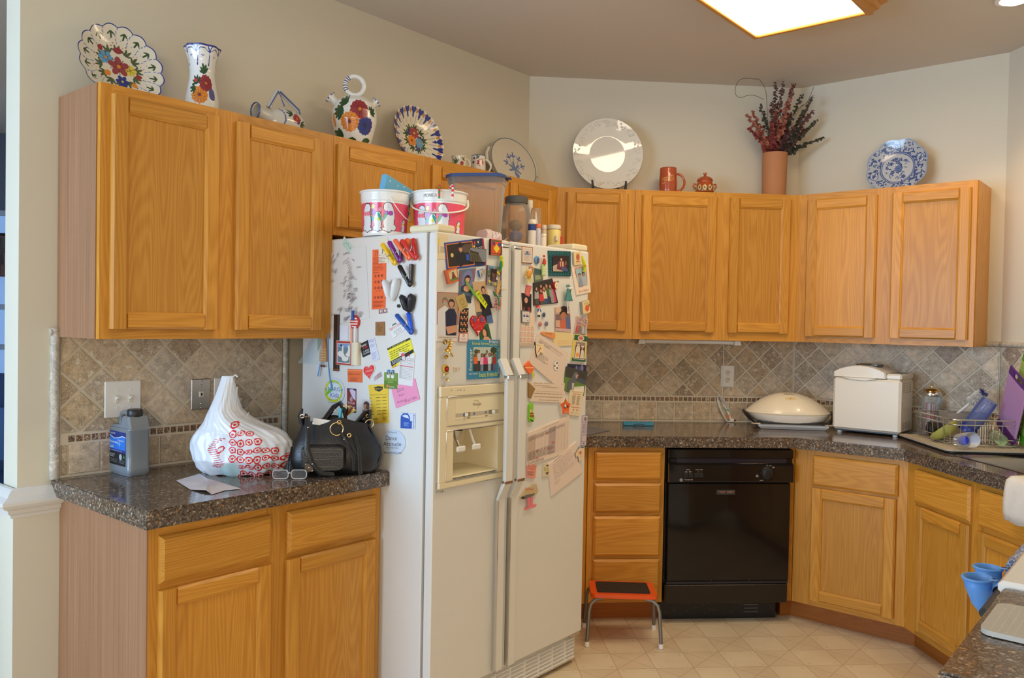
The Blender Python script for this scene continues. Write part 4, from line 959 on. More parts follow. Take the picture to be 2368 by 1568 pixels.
for u in (.25, .73): f.rect(u-.2, .08, u+.2, .92, C(130, 90, 85)); f.ell(u+.02, .5, .12, .3, C(235, 200, 185))
f.done()
f = FL('magnet', 'square tan magnet with a dark line drawing', 'magnet', 'S', [(781, 1295), (906, 1290), (910, 1483), (781, 1483)], C(150, 105, 60), zs1, th=.003, group=GR)
f.part('drawing'); 
for a, b, c_, d in ((.3, .25, .5, .2), (.5, .2, .7, .3), (.7, .3, .65, .6), (.65, .6, .4, .7), (.4, .7, .28, .5), (.28, .5, .3, .25), (.45, .4, .6, .42), (.5, .4, .5, .6)): f.poly([(a, b), (c_, d), (c_+.03, d+.02), (a+.03, b+.02)], C(70, 50, 35))
f.done()
f = FL('magnet', 'white pizza-menu magnet with red lettering, tilted under the blue clip', 'magnet', 'S', [(955, 1360), (1135, 1255), (1200, 1395), (1020, 1535)], C(225, 225, 222), zs1, th=.001, group=GR, shape=[(.02, .2), (.25, .0), (.75, .0), (.98, .2), (1, .6), (.93, .97), (.07, .97), (0, .6)])
f.part('lettering'); f.poly([(.3, .02), (.6, .02), (.62, .14), (.3, .14)], C(80, 120, 100)); f.text("PAPA JOHN'S", .04, .16, .96, .5, RED); f.lines(.2, .54, .8, .72, 2, C(90, 150, 120)); f.text('872-7575', .3, .78, .78, .9, RED); f.done()
f = FL('note_sheet', 'plain white notes hanging under the striped round clip', 'paper', 'S', [(205, 1320), (395, 1345), (392, 1560), (215, 1560)], C(222, 222, 232), zs1, group=GR); f.done()
f = FL('card', 'black and red card with white lettering, tilted left', 'card', 'S', [(722, 76), (812, 30), (846, 180), (757, 222)], C(25, 22, 24), zs2, group=GR)
f.part('lettering'); f.text('Power', .08, .1, .8, .3, WH); f.text('OIL', .3, .3, .9, .5, RED); f.text('1-800', .25, .6, .9, .72, WH); f.text('POWER', .2, .76, .95, .88, WH); f.done()
f = FL('paper', 'narrow white list beside the black and red card', 'paper', 'S', [(815, 25), (885, 2), (943, 240), (862, 266)], C(212, 214, 230), zs2, group=GR); f.lines(.1, .04, .9, .18, 2, C(120, 110, 140), jit=.1); f.lines(.12, .25, .85, .40, 3, C(130, 140, 170)); f.lines(.12, .62, .8, .95, 7, C(140, 150, 180)); f.done()
f = FL('card', 'yellow card with black bands, tilted, behind the emergency card', 'card', 'S', [(1027, 122), (1275, 4), (1335, 215), (1082, 340)], C(235, 222, 50), zs2, group=GR)
f.part('print'); f.poly([(0, 0), (1, 0), (1, .1), (0, .1)], C(40, 40, 35)); f.text('To Get Involved', .04, .015, .8, .085, C(230, 220, 60)); f.lines(.06, .2, .95, .6, 4, C(110, 105, 40), jit=.1); f.text('Z', .45, .3, .52, .42, C(90, 110, 90)); f.poly([(0, .66), (1, .60), (1, .76), (0, .92)], C(35, 35, 32)); f.lines(.05, .68, .6, .86, 3, WH); f.rect(.02, .93, .2, .99, C(220, 140, 40)); f.done()
f = FL('note_sheet', 'pink lined note with pencil writing', 'note', 'S', [(1068, 552), (1330, 450), (1385, 680), (1122, 780)], C(235, 150, 185), zs2, group=GR)
f.lines(.02, .08, .98, .98, 9, C(225, 130, 170), h=.12, jit=0); f.text('Dot', .22, .16, .5, .34, C(150, 90, 115)); f.text('Work -', .22, .44, .5, .56, C(150, 90, 115)); f.text('Emergency $', .12, .72, .5, .84, C(150, 90, 115)); f.text('4167 500', .4, .8, .9, .92, C(150, 90, 115)); f.done()
f = FL('card', 'white emergency-contact card with a red cap drawing', 'card', 'S', [(1160, 156), (1331, 182), (1306, 542), (1149, 516)], C(225, 222, 220), zs2, group=GR)
f.part('print'); f.ell(.3, .16, .17, .11, C(70, 55, 50)); f.ell(.31, .18, .12, .08, C(215, 205, 200)); f.ell(.25, .08, .12, .055, C(220, 90, 90)); f.text('In Case of', .55, .14, .98, .185, INK); f.text('Emergency', .52, .2, .98, .25, INK); f.ell(.66, .08, .05, .025, C(215, 60, 60))
f.rect(.08, .27, .97, .275, RED); f.rect(.07, .40, .96, .425, C(220, 120, 120))
for i in range(11): f.rect(.08, .31+.045*i+(.03 if i > 1 else 0), .94, .315+.045*i+(.03 if i > 1 else 0), C(90, 85, 85)); f.text('Name', .08, .285+.045*i+(.03 if i > 1 else 0), .22, .303+.045*i+(.03 if i > 1 else 0), C(60, 60, 60))
f.done()
f = FL('magnet', 'small orange business magnet with black print', 'magnet', 'S', [(592, 349), (750, 352), (751, 497), (596, 491)], C(230, 110, 55), zs2, th=.0015, group=GR)
f.part('print'); f.rect(.0, .08, 1, .14, C(240, 150, 90)); f.text('DADO', .03, .3, .38, .45, C(120, 45, 30)); f.lines(.4, .34, .95, .44, 1, C(140, 60, 40)); f.lines(.2, .64, .85, .9, 3, C(120, 60, 40), seed=3); f.done()
hs = [(.5+.5*math.sin(t)**3*1.0, .46-(.40*math.cos(t)-.15*math.cos(2*t)-.06*math.cos(3*t)-.03*math.cos(4*t))) for t in [2*math.pi*i/32 for i in range(32)]]
f = FL('magnet', 'red heart magnet with white lettering on the refrigerator side', 'magnet', 'S', [(758, 305), (892, 275), (895, 455), (775, 490)], C(222, 215, 212), zs2, th=.0015, group=GR, shape=hs)
f.part('heart'); f.poly([(.5+(u-.5)*.93, .47+(v-.47)*.93) for u, v in hs], C(225, 50, 45)); f.text("JUNIORS", .2, .36, .82, .55, C(240, 190, 190)); f.lines(.25, .18, .75, .3, 2, C(240, 150, 150)); f.lines(.32, .6, .7, .75, 3, C(240, 150, 150)); f.done()
f = FL('photo', 'tiny tilted snapshot right of the red heart magnet', 'photo', 'S', [(876, 440), (955, 378), (968, 425), (885, 478)], C(190, 185, 200), zs2, group=GR); f.ell(.3, .5, .12, .35, SK); f.rect(.45, .05, .95, .9, C(150, 140, 155)); f.ell(.6, .5, .09, .3, SK); f.ell(.8, .5, .09, .3, SK); f.done()
f = FL('card', 'green card with two dogs in blue caps', 'card', 'S', [(995, 385), (1138, 395), (1140, 570), (992, 562)], C(120, 150, 60), zs2, th=.001, group=GR)
f.part('print'); f.rect(.02, .5, .98, .98, C(95, 130, 40)); 
for u in (.33, .65): f.poly([(u-.11, .3), (u-.1, -.05), (u+.1, -.05), (u+.11, .3), (u, .36)], C(225, 222, 220)); f.ell(u, .02, .1, .13, C(45, 45, 50)); f.ell(u, .05, .03, .1, C(215, 215, 215)); f.ell(u, -.12, .12, .07, C(90, 165, 215)); f.rect(u+.02, -.18, u+.1, -.1, C(40, 60, 100))
f.lines(.3, .52, .72, .63, 2, C(180, 200, 140)); f.ell(.3, .84, .1, .1, C(235, 120, 60)); f.text('boo', .45, .8, .8, .92, WH); f.done()
f = FL('menu', 'long yellow menu with a black badge and price rows', 'menu', 'S', [(820, 524), (1034, 514), (1045, 938), (868, 950)], C(232, 195, 60), zs2, group=GR)
f.part('print'); f.poly([(.3, .07), (.52, .04), (.76, .06), (.74, .13), (.55, .19), (.34, .14)], C(50, 48, 30)); f.text('REPLAY', .35, .09, .7, .13, C(220, 190, 70)); f.lines(.05, .25, .95, .28, 1, C(90, 75, 30), jit=0)
for i in range(6):
    y = .33+.085*i; f.rect(.0, y, .13, y+.012, C(70, 60, 30)); f.rect(.35, y+.0, .58, y+.012, C(70, 60, 30)); f.rect(.66, y, .69, y+.012, C(70, 60, 30)); f.rect(.72, y, .92, y+.012, C(70, 60, 30))
f.lines(.1, .85, .4, .98, 4, C(90, 75, 30)); f.lines(.68, .83, .95, .96, 4, C(90, 75, 30)); f.done()
f = FL('magnet', 'white oval magnet with yellow ring and bubbly blue and green lettering', 'magnet', 'S', [(341, 440), (560, 452), (560, 750), (340, 735)], C(200, 212, 228), zs2, th=.001, group=GR, shape=circ(32))
f.part('print'); f.ell(.46, .5, .45, .42, C(205, 210, 40), 28); f.ell(.48, .48, .36, .33, C(215, 222, 235), 28); f.poly([(.0, .68), (.3, .36), (.25, .5), (.45, .2), (.38, .5), (.2, .62)], C(120, 190, 70))
f.text('eNeRGy', .04, .34, .94, .54, C(50, 120, 130)); f.text('Kidz', .3, .56, .74, .72, C(50, 95, 170)); f.text('WORLDS', .24, .11, .72, .20, C(110, 170, 60)); f.text('Day Camp', .24, .78, .7, .84, C(50, 140, 60)); f.text('www.camp.com', .2, .90, .72, .94, C(70, 80, 190)); f.done()
f = FL('magnet', 'tall dark red magnet with a white swoosh', 'magnet', 'S', [(588, 559), (684, 566), (682, 829), (590, 822)], C(140, 40, 40), zs2, th=.001, group=GR)
f.part('print'); f.rect(0, 0, 1, .07, C(50, 55, 90)); f.poly([(.3, .05), (.6, .02), (1, .1), (1, .5), (.7, .4), (.4, .18)], C(205, 195, 215)); f.ell(.42, .4, .14, .14, C(90, 80, 80)); f.poly([(.3, .45), (.55, .3), (.7, .5), (.45, .55)], C(190, 150, 140)); f.text('TOGA', .1, .55, .92, .66, WH); f.rect(0, .72, 1, 1, C(60, 35, 40)); f.rect(0, .75, 1, .79, C(180, 150, 155)); f.rect(0, .84, 1, .88, C(200, 190, 195)); f.done()
f = FL('photo', 'small photo of two hugging children beside the yellow menu', 'photo', 'S', [(757, 684), (852, 688), (853, 884), (757, 884)], C(210, 205, 200), zs2, th=.002, group=GR)
f.part('picture'); f.ell(.5, .28, .35, .2, C(75, 55, 45)); f.ell(.35, .38, .2, .14, C(195, 150, 125)); f.ell(.65, .42, .2, .13, C(120, 85, 65)); f.rect(0, .55, 1, .8, C(190, 160, 140)); f.ell(.3, .62, .2, .08, C(140, 110, 95)); f.ell(.6, .84, .4, .14, C(185, 185, 180)); f.done()
f = FL('magnet', 'square blue and white railway magnet with vertical blue web address', 'magnet', 'S', [(1178, 822), (1338, 838), (1332, 1010), (1176, 1000)], C(205, 215, 232), zs2, th=.0008, group=GR)
f.part('print'); f.rect(0, .5, .8, .98, C(45, 85, 175)); f.poly([(.02, .22), (.2, .04), (.5, .02), (.66, .25), (.66, .5), (.0, .5)], C(45, 85, 175)); f.poly([(.1, .22), (.3, .12), (.5, .15), (.6, .35), (.3, .3)], C(215, 222, 235)); f.lines(.25, .58, .6, .85, 4, C(170, 190, 230)); f.done()
vs, fs, _ = text_mesh('bytrain.org'); f2 = f.root
mb = M().col(C(50, 70, 180)); mb.add([(f.uv(.97-.12*y, .95-.88*x)[0], -f.th-.0006, f.uv(.97-.12*y, .95-.88*x)[1]) for x, y in vs], fs); mb.obj('lettering', PRINT, f2, recalc=False)
f = FL('magnet', 'white oval dance-school magnet above the handbag', 'magnet', 'S', [(968, 1010), (1228, 1018), (1228, 1298), (960, 1290)], C(200, 212, 228), zs2, th=.0008, group=GR, shape=circ(32))
f.part('lettering'); f.text('We Dance At:', .28, .06, .66, .14, INK); f.text('Dance', .2, .24, .66, .42, C(60, 60, 70)); f.text('Attitude', .1, .48, .84, .64, C(70, 60, 75)); f.text('(919) 793-0164', .2, .68, .72, .76, INK); f.text('danceattitude.com', .12, .86, .84, .94, INK); f.done()
f = FL('magnet', 'small round black dot magnet', 'magnet', 'S', [(1086, 1048), (1124, 1048), (1124, 1095), (1086, 1095)], C(50, 50, 50), zs1, th=.004, group=GR, shape=circ(14)); f.done()
# geese note holder, pens, black stick, hanging charm, bag
t = thing('note_holder', 'wooden note holder with a red-framed picture of white geese and a pen tube', 'note holder', 'S', *[(lambda h: (h[0], .001, h[1]))(hit('S', .02, 680+565/4.75, 780+175/4.75))][0], group=GR)
qz = lambda x, y: (lambda h: (h[0]-hit('S', .02, 680+565/4.75, 780+175/4.75)[0], h[1]-hit('S', .02, 680+565/4.75, 780+175/4.75)[1]))(hit('S', .02, 680+x/4.75, 780+y/4.75))
x0, z1 = qz(443, 35); x1, z0 = qz(612, 315); x2, _ = qz(688, 300)
M().box(x0, x1, -.012, 0, z0, z1, .002).obj('board', mat('holder_cream', (.72, .64, .46), .5), t)
P = [(x1+(x2-x1)*(.5+.5*math.cos(a)), -.010-.012*math.sin(a)) for a in np.linspace(0, math.pi, 10)]
M().prism(P+[(x1, 0), (x2, 0)], z0+.004, z1-.004, 0, 'z').obj('pen_tube', mat('holder_cream'), t, smooth=40)
wx, wz = x1-x0, z1-z0; mb = M(); yy = -.0123
def q(pts, c, k): mb.col(c); mb.add([(x0+wx*u, yy-k*.0001, z1-wz*v) for u, v in pts], [tuple(range(len(pts)))])
q([(.04, .02), (.98, .02), (.98, .98), (.04, .98)], C(175, 50, 50), 0); q([(.10, .10), (.93, .10), (.93, .92), (.10, .92)], C(225, 215, 200), 1); q([(.13, .12), (.90, .12), (.90, .89), (.13, .89)], C(100, 125, 135), 2)
q([(.13, .12), (.9, .12), (.9, .27), (.13, .27)], C(120, 150, 190), 3)
gW = C(225, 218, 205); q([(.42, .18), (.5, .2), (.5, .48), (.6, .62), (.85, .68), (.78, .8), (.6, .84), (.45, .82), (.38, .68), (.18, .62), (.14, .5), (.25, .42), (.4, .42)], gW, 4); q([(.78, .18), (.86, .17), (.9, .3), (.9, .6), (.8, .66), (.62, .56), (.75, .46), (.8, .34)], gW, 5)
q([(.3, .16), (.42, .16), (.44, .22), (.32, .24)], C(30, 35, 45), 6); q([(.55, .86), (.62, .9), (.45, .9)], C(200, 60, 60), 7)
mb.obj('goose_picture', PRINT, t, recalc=False)
for i, (a, c_) in enumerate((((400, 480), (230, 160, 130)), ((455, 520), (225, 225, 230)))):
    s_, z_ = hit('S', .014, 740+(a[0]+a[1])/2/6.03, 530+1480/6.03)
    p = thing('pen', ['salmon and green pen standing in the note holder', 'white printed pen standing in the note holder'][i], 'pen', 'S', s_, .014, z_-.01, group='pens in the note holder')
    M().cyl((0, 0, -.02), (0, 0, .036), .0045, n=10).obj('barrel', mat('pen_%d' % i, C(*c_), .4), p, smooth=40); M().cyl((0, 0, .036), (0, 0, .044), .0047, .003, n=10).obj('cap', mat('pen_cap_%d' % i, C(230, 70, 90) if i == 0 else C(220, 220, 222), .4), p, smooth=40)
s_, z_ = hit('S', .012, 680+450/4.75, 780+190/4.75); zb_ = hit('S', .012, 680+450/4.75, 780+372/4.75)[1]
t = thing('wooden_stick', 'dark brown stick hanging behind the geese note holder', 'stick', 'S', s_, .006, zb_, group=GR)
hh = 1.47-zb_
M().box(-.014, .014, -.005, .005, 0, hh, .002).obj('rod', mat('dark_brown_wood', (.035, .018, .012), .35), t); M().box(-.0145, .0145, -.0055, .0055, .0, .01, .002).obj('tip', mat('copper_tip', (.2, .07, .03), .35), t)
s_, z_ = hit('S', .02, 680+300/4.75, 780+100/4.75)
t = thing('wall_charm', 'orange woven charm with blue ribbons and beads hanging beside the cabinet', 'charm', 'S', s_, .003, z_, group=GR)
P = [(-.006, .06), (.008, .06), (.012, .02), (.022, -.03), (.022, -.058), (-.022, -.058), (-.022, -.03), (-.010, -.004)]
M().prism(P, -.010, -.004, .001).obj('plaque', mat('woven_orange', (.52, .22, .07), .7, bump=.8, bscale=300), t)
for i in range(5): M().box(-.021, .021, -.0112, -.0095, -.054+.010*i, -.050+.010*i).obj('thread', mat('thread_gold', (.6, .4, .15), .6), t)
for x in (-.010, .006): M().tube([(x, -.008, -.058), (x, -.008, -.072)], .001, 5).obj('string', mat('thread_gold'), t); M().ball((x, -.008, -.076), .005, 8).obj('bead', mat('bead_brown', (.15, .05, .03), .3), t, smooth=60)
BR = mat('ribbon_blue', (.12, .33, .68), .45)
M().add([(-.022, -.005, -.058), (-.015, -.005, -.058), (-.028, -.008, -.118), (-.036, -.008, -.118)], [(0, 1, 2, 3)]).obj('ribbon', BR, t)
M().tube([(.030, -.008, .05), (.032, -.008, -.03), (.034, -.008, -.07), (.044, -.008, -.12), (.056, -.006, -.165)], .0035, 6, flat=.3).obj('ribbon', BR, t)
M().tube([(-.012, -.008, -.058), (-.018, -.008, -.115)], .003, 6, flat=.3).obj('ribbon', mat('ribbon_silver', (.55, .57, .62), .4), t)
M().prism([(-.03, .07), (-.004, .06), (-.012, .01), (-.028, -.02), (-.03, .01)], -.013, -.011, 0).obj('leaf', mat('charm_green', (.25, .38, .25), .5), t)
s_, z_ = hit('S', .02, 680+200/4.75, 780+140/4.75)
t = thing('plastic_bag', 'crumpled clear plastic bag hanging at the back of the refrigerator side', 'bag', 'S', s_, .004, z_, group=GR)
rg = random.Random(9); vs = []; fs = []
for i in range(9):
    for j in range(9):
        u, v = i/8, j/8; w_ = .03+.05*v; vs.append((-.02+(u-.5)*2*w_+.05*(1-v)+rg.uniform(-.003, .003), -.006-.015*math.sin(math.pi*u)+rg.uniform(-.004, .004), .075-.13*v+rg.uniform(-.003, .003)))
fs = [(i*9+j, i*9+j+1, (i+1)*9+j+1, (i+1)*9+j) for i in range(8) for j in range(8)]
M().add(vs, fs).obj('film', clear('clear_film', (.85, .92, .95), .12, .2), t, smooth=70)
# round striped clip
s_, z_ = hit('S', .012, 740+470/6.03, 530+1292/6.03)
t = thing('round_clip', 'round red and white striped clip with a blue pin holding notes', 'clip', 'S', s_, .002, z_, group=GR)
r_ = .0245
M().lathe([(.0001, .012), (r_*.8, .012), (r_, .008), (r_, 0)], 28, T=Matrix.Rotation(R(90), 4, 'X')).obj('disc', mat('clip_red', C(205, 55, 50), .3), t, smooth=40)
for i in range(4):
    z = .012-.010*i; h = math.sqrt(max(0, (r_*.98)**2-z*z)); M().box(-h, h, -.0128, -.011, z-.0022, z+.0022).obj('stripe', WHITE, t)
for x in (-.004, .002): M().box(x, x+.005, -.020, -.012, .006, .042, .001).obj('pin', mat('clip_blue', C(40, 85, 170), .3), t)
# V-shaped spring clips
def clip_(label, pts, cols, w=11):
    """two handle tops and the jaw bottom given in the zoom frame"""
    (ax, ay), (bx, by), (jx, jy) = pts
    J = hit('S', .02, 740+jx/6.03, 530+jy/6.03); A_ = hit('S', .02, 740+ax/6.03, 530+ay/6.03); B_ = hit('S', .02, 740+bx/6.03, 530+by/6.03)
    t = thing('spring_clip', label, 'clip', 'S', J[0], .001, J[1], group='plastic clips on the refrigerator side')
    a = (A_[0]-J[0], A_[1]-J[1]); b = (B_[0]-J[0], B_[1]-J[1])
    m1 = mat('clip_'+cols[0], cols[1], .25, coat=.3); m2 = mat('clip_d_'+cols[0], cols[2], .25, coat=.3)
    M().tube([(a[0]*1.04, -.030, a[1]*1.03), (a[0], -.031, a[1]), (a[0]*.55, -.026, a[1]*.52), (a[0]*.28, -.022, a[1]*.22), (0, -.018, -.004)], [.006, .009, .009, .0075, .0085], 10, flat=.8).obj('handle', m1, t, smooth=50)
    M().tube([(b[0]*1.04, -.012, b[1]*1.03), (b[0], -.012, b[1]), (b[0]*.55, -.012, b[1]*.52), (b[0]*.3, -.012, b[1]*.22), (0, -.010, -.004)], [.006, .009, .009, .0075, .0085], 10, flat=.8).obj('handle', m2, t, smooth=50)
    M().ball((0, -.016, -.002), .0115, 14, sy=.6).obj('jaw', m1, t, smooth=60)
    q0 = .3; w_ = .010
    M().tube([(a[0]*q0-w_, -.033, a[1]*q0), (a[0]*q0+w_, -.034, a[1]*q0+.003), (b[0]*.62+.004, -.030, b[1]*.6), (b[0]*.62-.006, -.024, b[1]*.62)], .0012, 6).obj('spring', CHROME, t, smooth=60)
clip_('yellow spring clip, leftmost of the coloured clips', [(912, 215), (960, 280), (1030, 455)], ('yellow', C(235, 185, 20), C(225, 215, 40)))
clip_('purple spring clip between the yellow and the orange ones', [(1005, 185), (1125, 160), (1102, 420)], ('purple', C(125, 35, 130), C(70, 20, 75)))
clip_('orange spring clip between the purple and the red ones', [(1085, 160), (1195, 135), (1230, 385)], ('orange', C(245, 110, 65), C(250, 95, 25)))
clip_('red spring clip, rightmost of the coloured clips', [(1180, 165), (1282, 135), (1325, 380)], ('red', C(220, 50, 40), C(195, 25, 20)))
clip_('black spring clip below the red one', [(1147, 520), (1258, 490), (1245, 752)], ('black', C(28, 28, 28), C(20, 20, 20)))
clip_('blue spring clip at the bottom of the clip column', [(1108, 1200), (1212, 1170), (1262, 1420)], ('blue', C(25, 60, 200), C(20, 90, 220)))
def heart_clip(label, tl, tr, bt, c_, nm):
    T_ = [hit('S', .015, 740+p[0]/6.03, 530+p[1]/6.03) for p in (tl, tr, bt)]; J = T_[2]
    t = thing('heart_clip', label, 'clip', 'S', J[0], .001, J[1], group='plastic clips on the refrigerator side')
    a, b = [(p[0]-J[0], p[1]-J[1]) for p in T_[:2]]; m1 = mat(nm, c_, .35)
    for (p, y) in ((a, -.024), (b, -.012)): M().tube([(p[0]*1.02, y, p[1]*1.05), (p[0], y-.002, p[1]*.97), (p[0]*.7, y, p[1]*.72), (p[0]*.3, y, p[1]*.25), (0, -.012, 0)], [.010, .0155, .018, .014, .006], 12, flat=.7).obj('shell', m1, t, smooth=60)
heart_clip('white heart-shaped clip beside the orange flyer', (945, 730), (1068, 705), (998, 995), C(222, 222, 222), 'clip_white')
heart_clip('black heart-shaped clip above the blue clip', (1185, 940), (1280, 925), (1245, 1155), C(38, 38, 44), 'clip_charcoal')
# ---- left door
f = FL('card', 'cream card with a yellow street lamp drawing, top left of the left door', 'card', 'A', [(140, 52), (312, 85), (308, 470), (138, 478)], C(225, 208, 175), zl1, group=GL)
f.part('print'); f.rect(.12, .2, .14, .78, INK); f.poly([(.05, .24), (.2, .24), (.18, .42), (.08, .42)], C(225, 205, 40)); f.rect(.14, .2, .95, .205, C(190, 175, 140)); f.lines(.3, .5, .9, .75, 5, C(130, 120, 105)); f.done()
f = FL('picture_frame', 'blue and orange paper frame with a graduate photo and fireworks', 'picture frame', 'A', [(246, 216), (866, 140), (912, 570), (290, 648)], C(50, 75, 150), zl1, th=.002, group=GL)
f.part('mat_border'); f.poly([(.03, .055), (.70, .055), (.70, .93), (.03, .93)], C(215, 120, 60)); f.rect(.70, .0, .985, .98, C(28, 40, 70)); f.rect(.96, .01, 1, .98, C(175, 50, 70))
f.part('photo'); f.rect(.055, .09, .68, .89, C(45, 35, 32)); f.rect(.42, .15, .68, .45, C(90, 72, 62)); f.ell(.16, .48, .035, .08, C(215, 195, 130)); f.poly([(.32, .95), (.30, .6), (.40, .45), (.52, .55), (.60, .7), (.62, .89), (.4, .89)], C(25, 28, 38)); f.person(.38, .30, .16, SK, C(130, 90, 65), C(28, 30, 42), .6, 1.35)
f.poly([(.26, .14), (.38, .05), (.50, .14), (.38, .24)], C(25, 25, 30)); f.rect(.50, .52, .61, .74, C(45, 85, 190)); f.rect(.58, .36, .7, .55, C(190, 180, 170))
f.part('fireworks')
for (u, v, c_) in ((.84, .12, C(90, 140, 220)), (.72, .26, C(235, 200, 60))):
    for i in range(9): a = R(40*i); f.poly([(u, v), (u+.05*math.cos(a)-.008*math.sin(a), v+.11*math.sin(a)+.008), (u+.05*math.cos(a), v+.11*math.sin(a))], c_)
    f.ell(u, v, .018, .035, C(250, 230, 120))
f.poly([(.745+.035*(1 if i % 2 == 0 else .4)*math.sin(R(36*i)), .13-.08*(1 if i % 2 == 0 else .4)*math.cos(R(36*i))) for i in range(10)], C(215, 70, 100)); f.text('JUST', .76, .3, .94, .4, WH); f.done()
f = FL('magnet', 'photo magnet of a stone building wall over the graduate photo', 'magnet', 'A', [(640, 298), (905, 312), (906, 522), (640, 512)], C(75, 72, 70), zl1, th=.005, group=GL)
f.part('picture'); f.poly([(.02, .0), (.98, .05), (.98, .98), (.75, .98), (.5, .35), (.02, .12)], C(125, 130, 140)); f.poly([(.05, .15), (.55, .32), (.5, .45), (.05, .3)], C(60, 52, 42)); f.poly([(0, .3), (.5, .46), (.75, 1), (.02, 1)], C(82, 74, 56))
for i in range(3): f.poly([(.1+.14*i, .5), (.14+.14*i, .5), (.2+.16*i, .95), (.15+.16*i, .95)], C(60, 54, 42))
f.done()
f = FL('magnet', 'square orange and purple magnet near the top of the left door', 'magnet', 'A', [(962, 155), (1130, 176), (1128, 420), (958, 405)], C(230, 85, 40), zl1, th=.010, group=GL, edge=C(35, 25, 25))
f.part('picture'); f.rect(.06, .05, .94, .94, C(70, 75, 50)); f.rect(.12, .14, .88, .88, C(225, 80, 35)); f.rect(.14, .05, .86, .12, C(60, 110, 60)); f.rect(.14, .16, .36, .38, C(95, 50, 120)); f.rect(.64, .2, .88, .42, C(55, 65, 150)); f.poly([(.5, .3), (.78, .58), (.5, .86), (.24, .58)], C(225, 205, 50)); f.done()
f = FL('magnet', 'terracotta tile magnet with a pyramid scene', 'magnet', 'A', [(240, 655), (418, 600), (456, 815), (292, 870)], C(205, 105, 60), zl1, th=.010, group=GL, edge=C(175, 80, 45))
f.part('picture'); f.rect(.2, .12, .92, .85, C(215, 190, 150)); f.rect(.2, .7, .92, .85, C(95, 125, 75)); f.poly([(.35, .72), (.5, .35), (.64, .35), (.8, .72)], C(130, 75, 50)); f.poly([(.2, .12), (.45, .12), (.25, .3)], C(225, 150, 60)); f.ell(.56, .3, .1, .06, C(95, 80, 60)); f.rect(.5, .4, .54, .7, C(90, 50, 35)); f.rect(.6, .4, .64, .7, C(90, 50, 35)); f.done()
f = FL('photo', 'school portrait of a dark-haired girl in an oval on mottled blue', 'photo', 'A', [(492, 642), (752, 610), (690, 1062), (478, 1030)], C(90, 115, 135), zl1, th=.001, group=GL)
f.part('portrait'); f.ell(.53, .45, .37, .40, C(120, 125, 175), 24); f.person(.53, .40, .28, C(215, 160, 130), C(35, 25, 30), C(45, 62, 80), .55, .62); f.ell(.53, .74, .22, .12, C(215, 160, 130)); f.rect(.0, .88, 1, 1, C(70, 95, 115)); f.text('QUINCEANERA', .03, .04, .12, .8, C(215, 90, 110)); f.text('MEY', .82, .02, .95, .4, C(215, 90, 110)); f.done()
f = FL('magnet', 'tiny blue tower magnet right of the oval portrait', 'magnet', 'A', [(772, 655), (860, 622), (882, 720), (800, 758)], C(190, 190, 195), zl1, th=.008, group=GL, edge=C(60, 110, 180))
f.part('picture'); f.rect(.5, .1, .95, .9, C(170, 155, 120)); f.poly([(.2, .9), (.3, .2), (.4, .9)], C(50, 70, 110)); f.done()
f = FL('photo', 'photo of a woman in a dark evening dress, half behind the yellow lettered magnet', 'photo', 'A', [(690, 830), (900, 818), (1022, 1475), (782, 1495)], C(200, 165, 125), zl1, th=.001, group=GL)
f.part('picture'); f.poly([(0, .72), (1, .7), (1, 1), (0, 1)], C(95, 85, 80)); f.poly([(.45, .42), (.95, .38), (1, .85), (.9, .98), (.3, .9), (.4, .6)], C(28, 30, 48)); f.person(.72, .20, .15, SK, HB, C(25, 25, 40), .7, .45); f.poly([(.6, .84), (1, .8), (1, 1), (.6, 1)], C(80, 110, 160)); f.done()
f = FL('photo', 'portrait of a grey-bearded man and a woman in a navy dress, red border', 'photo', 'A', [(135, 988), (476, 1005), (466, 1773), (128, 1770)], C(225, 215, 205), zl1, th=.001, group=GL)
f.part('portrait'); f.rect(0, 0, 1, .66, C(165, 50, 50)); f.rect(.03, .012, .96, .875, C(175, 150, 125)); f.poly([(.03, .38), (.25, .3), (.48, .3), (.62, .46), (.62, .875), (.03, .875)], C(215, 215, 220)); f.person(.36, .18, .13, C(190, 135, 110), C(120, 110, 105), C(218, 218, 222), .1, .45); f.ell(.36, .225, .09, .03, C(170, 165, 160))
f.poly([(.38, .40), (.55, .33), (.8, .33), (.92, .46), (.88, .875), (.42, .875)], C(32, 38, 70)); f.person(.66, .22, .15, C(205, 145, 120), C(60, 45, 42), C(32, 38, 70), .1, .45); f.poly([(.4, .7), (.9, .66), (.95, .8), (.5, .85)], SK); f.text('HAPPY 50TH BIRTHDAY STEVE', .08, .905, .92, .925, INK); f.text('MAY 13, 2005', .3, .945, .7, .965, INK); f.done()
f = FL('magnet', 'square gold magnet with a line drawing, overlapping the couple portrait', 'magnet', 'A', [(420, 1082), (560, 1010), (622, 1215), (492, 1300)], C(190, 165, 100), zl1, th=.003, group=GL)
f.part('drawing')
for a, b, c_, d in ((.35, .25, .65, .25), (.65, .25, .7, .5), (.7, .5, .55, .7), (.55, .7, .35, .65), (.35, .65, .3, .4), (.3, .4, .35, .25), (.45, .4, .6, .4)): f.poly([(a, b), (c_, d), (c_+.03, d+.025), (a+.03, b+.025)], C(80, 68, 45))
f.lines(.35, .82, .85, .9, 1, C(90, 75, 50), jit=0); f.done()
f = FL('photo_strip', 'photo booth strip of girls with a red-bordered foot', 'photo', 'A', [(490, 1250), (636, 1246), (612, 1790), (456, 1790)], C(225, 215, 210), zl1, th=.001, group=GL)
f.part('pictures'); f.rect(.03, .0, .98, .70, C(25, 22, 22)); rg = random.Random(5)
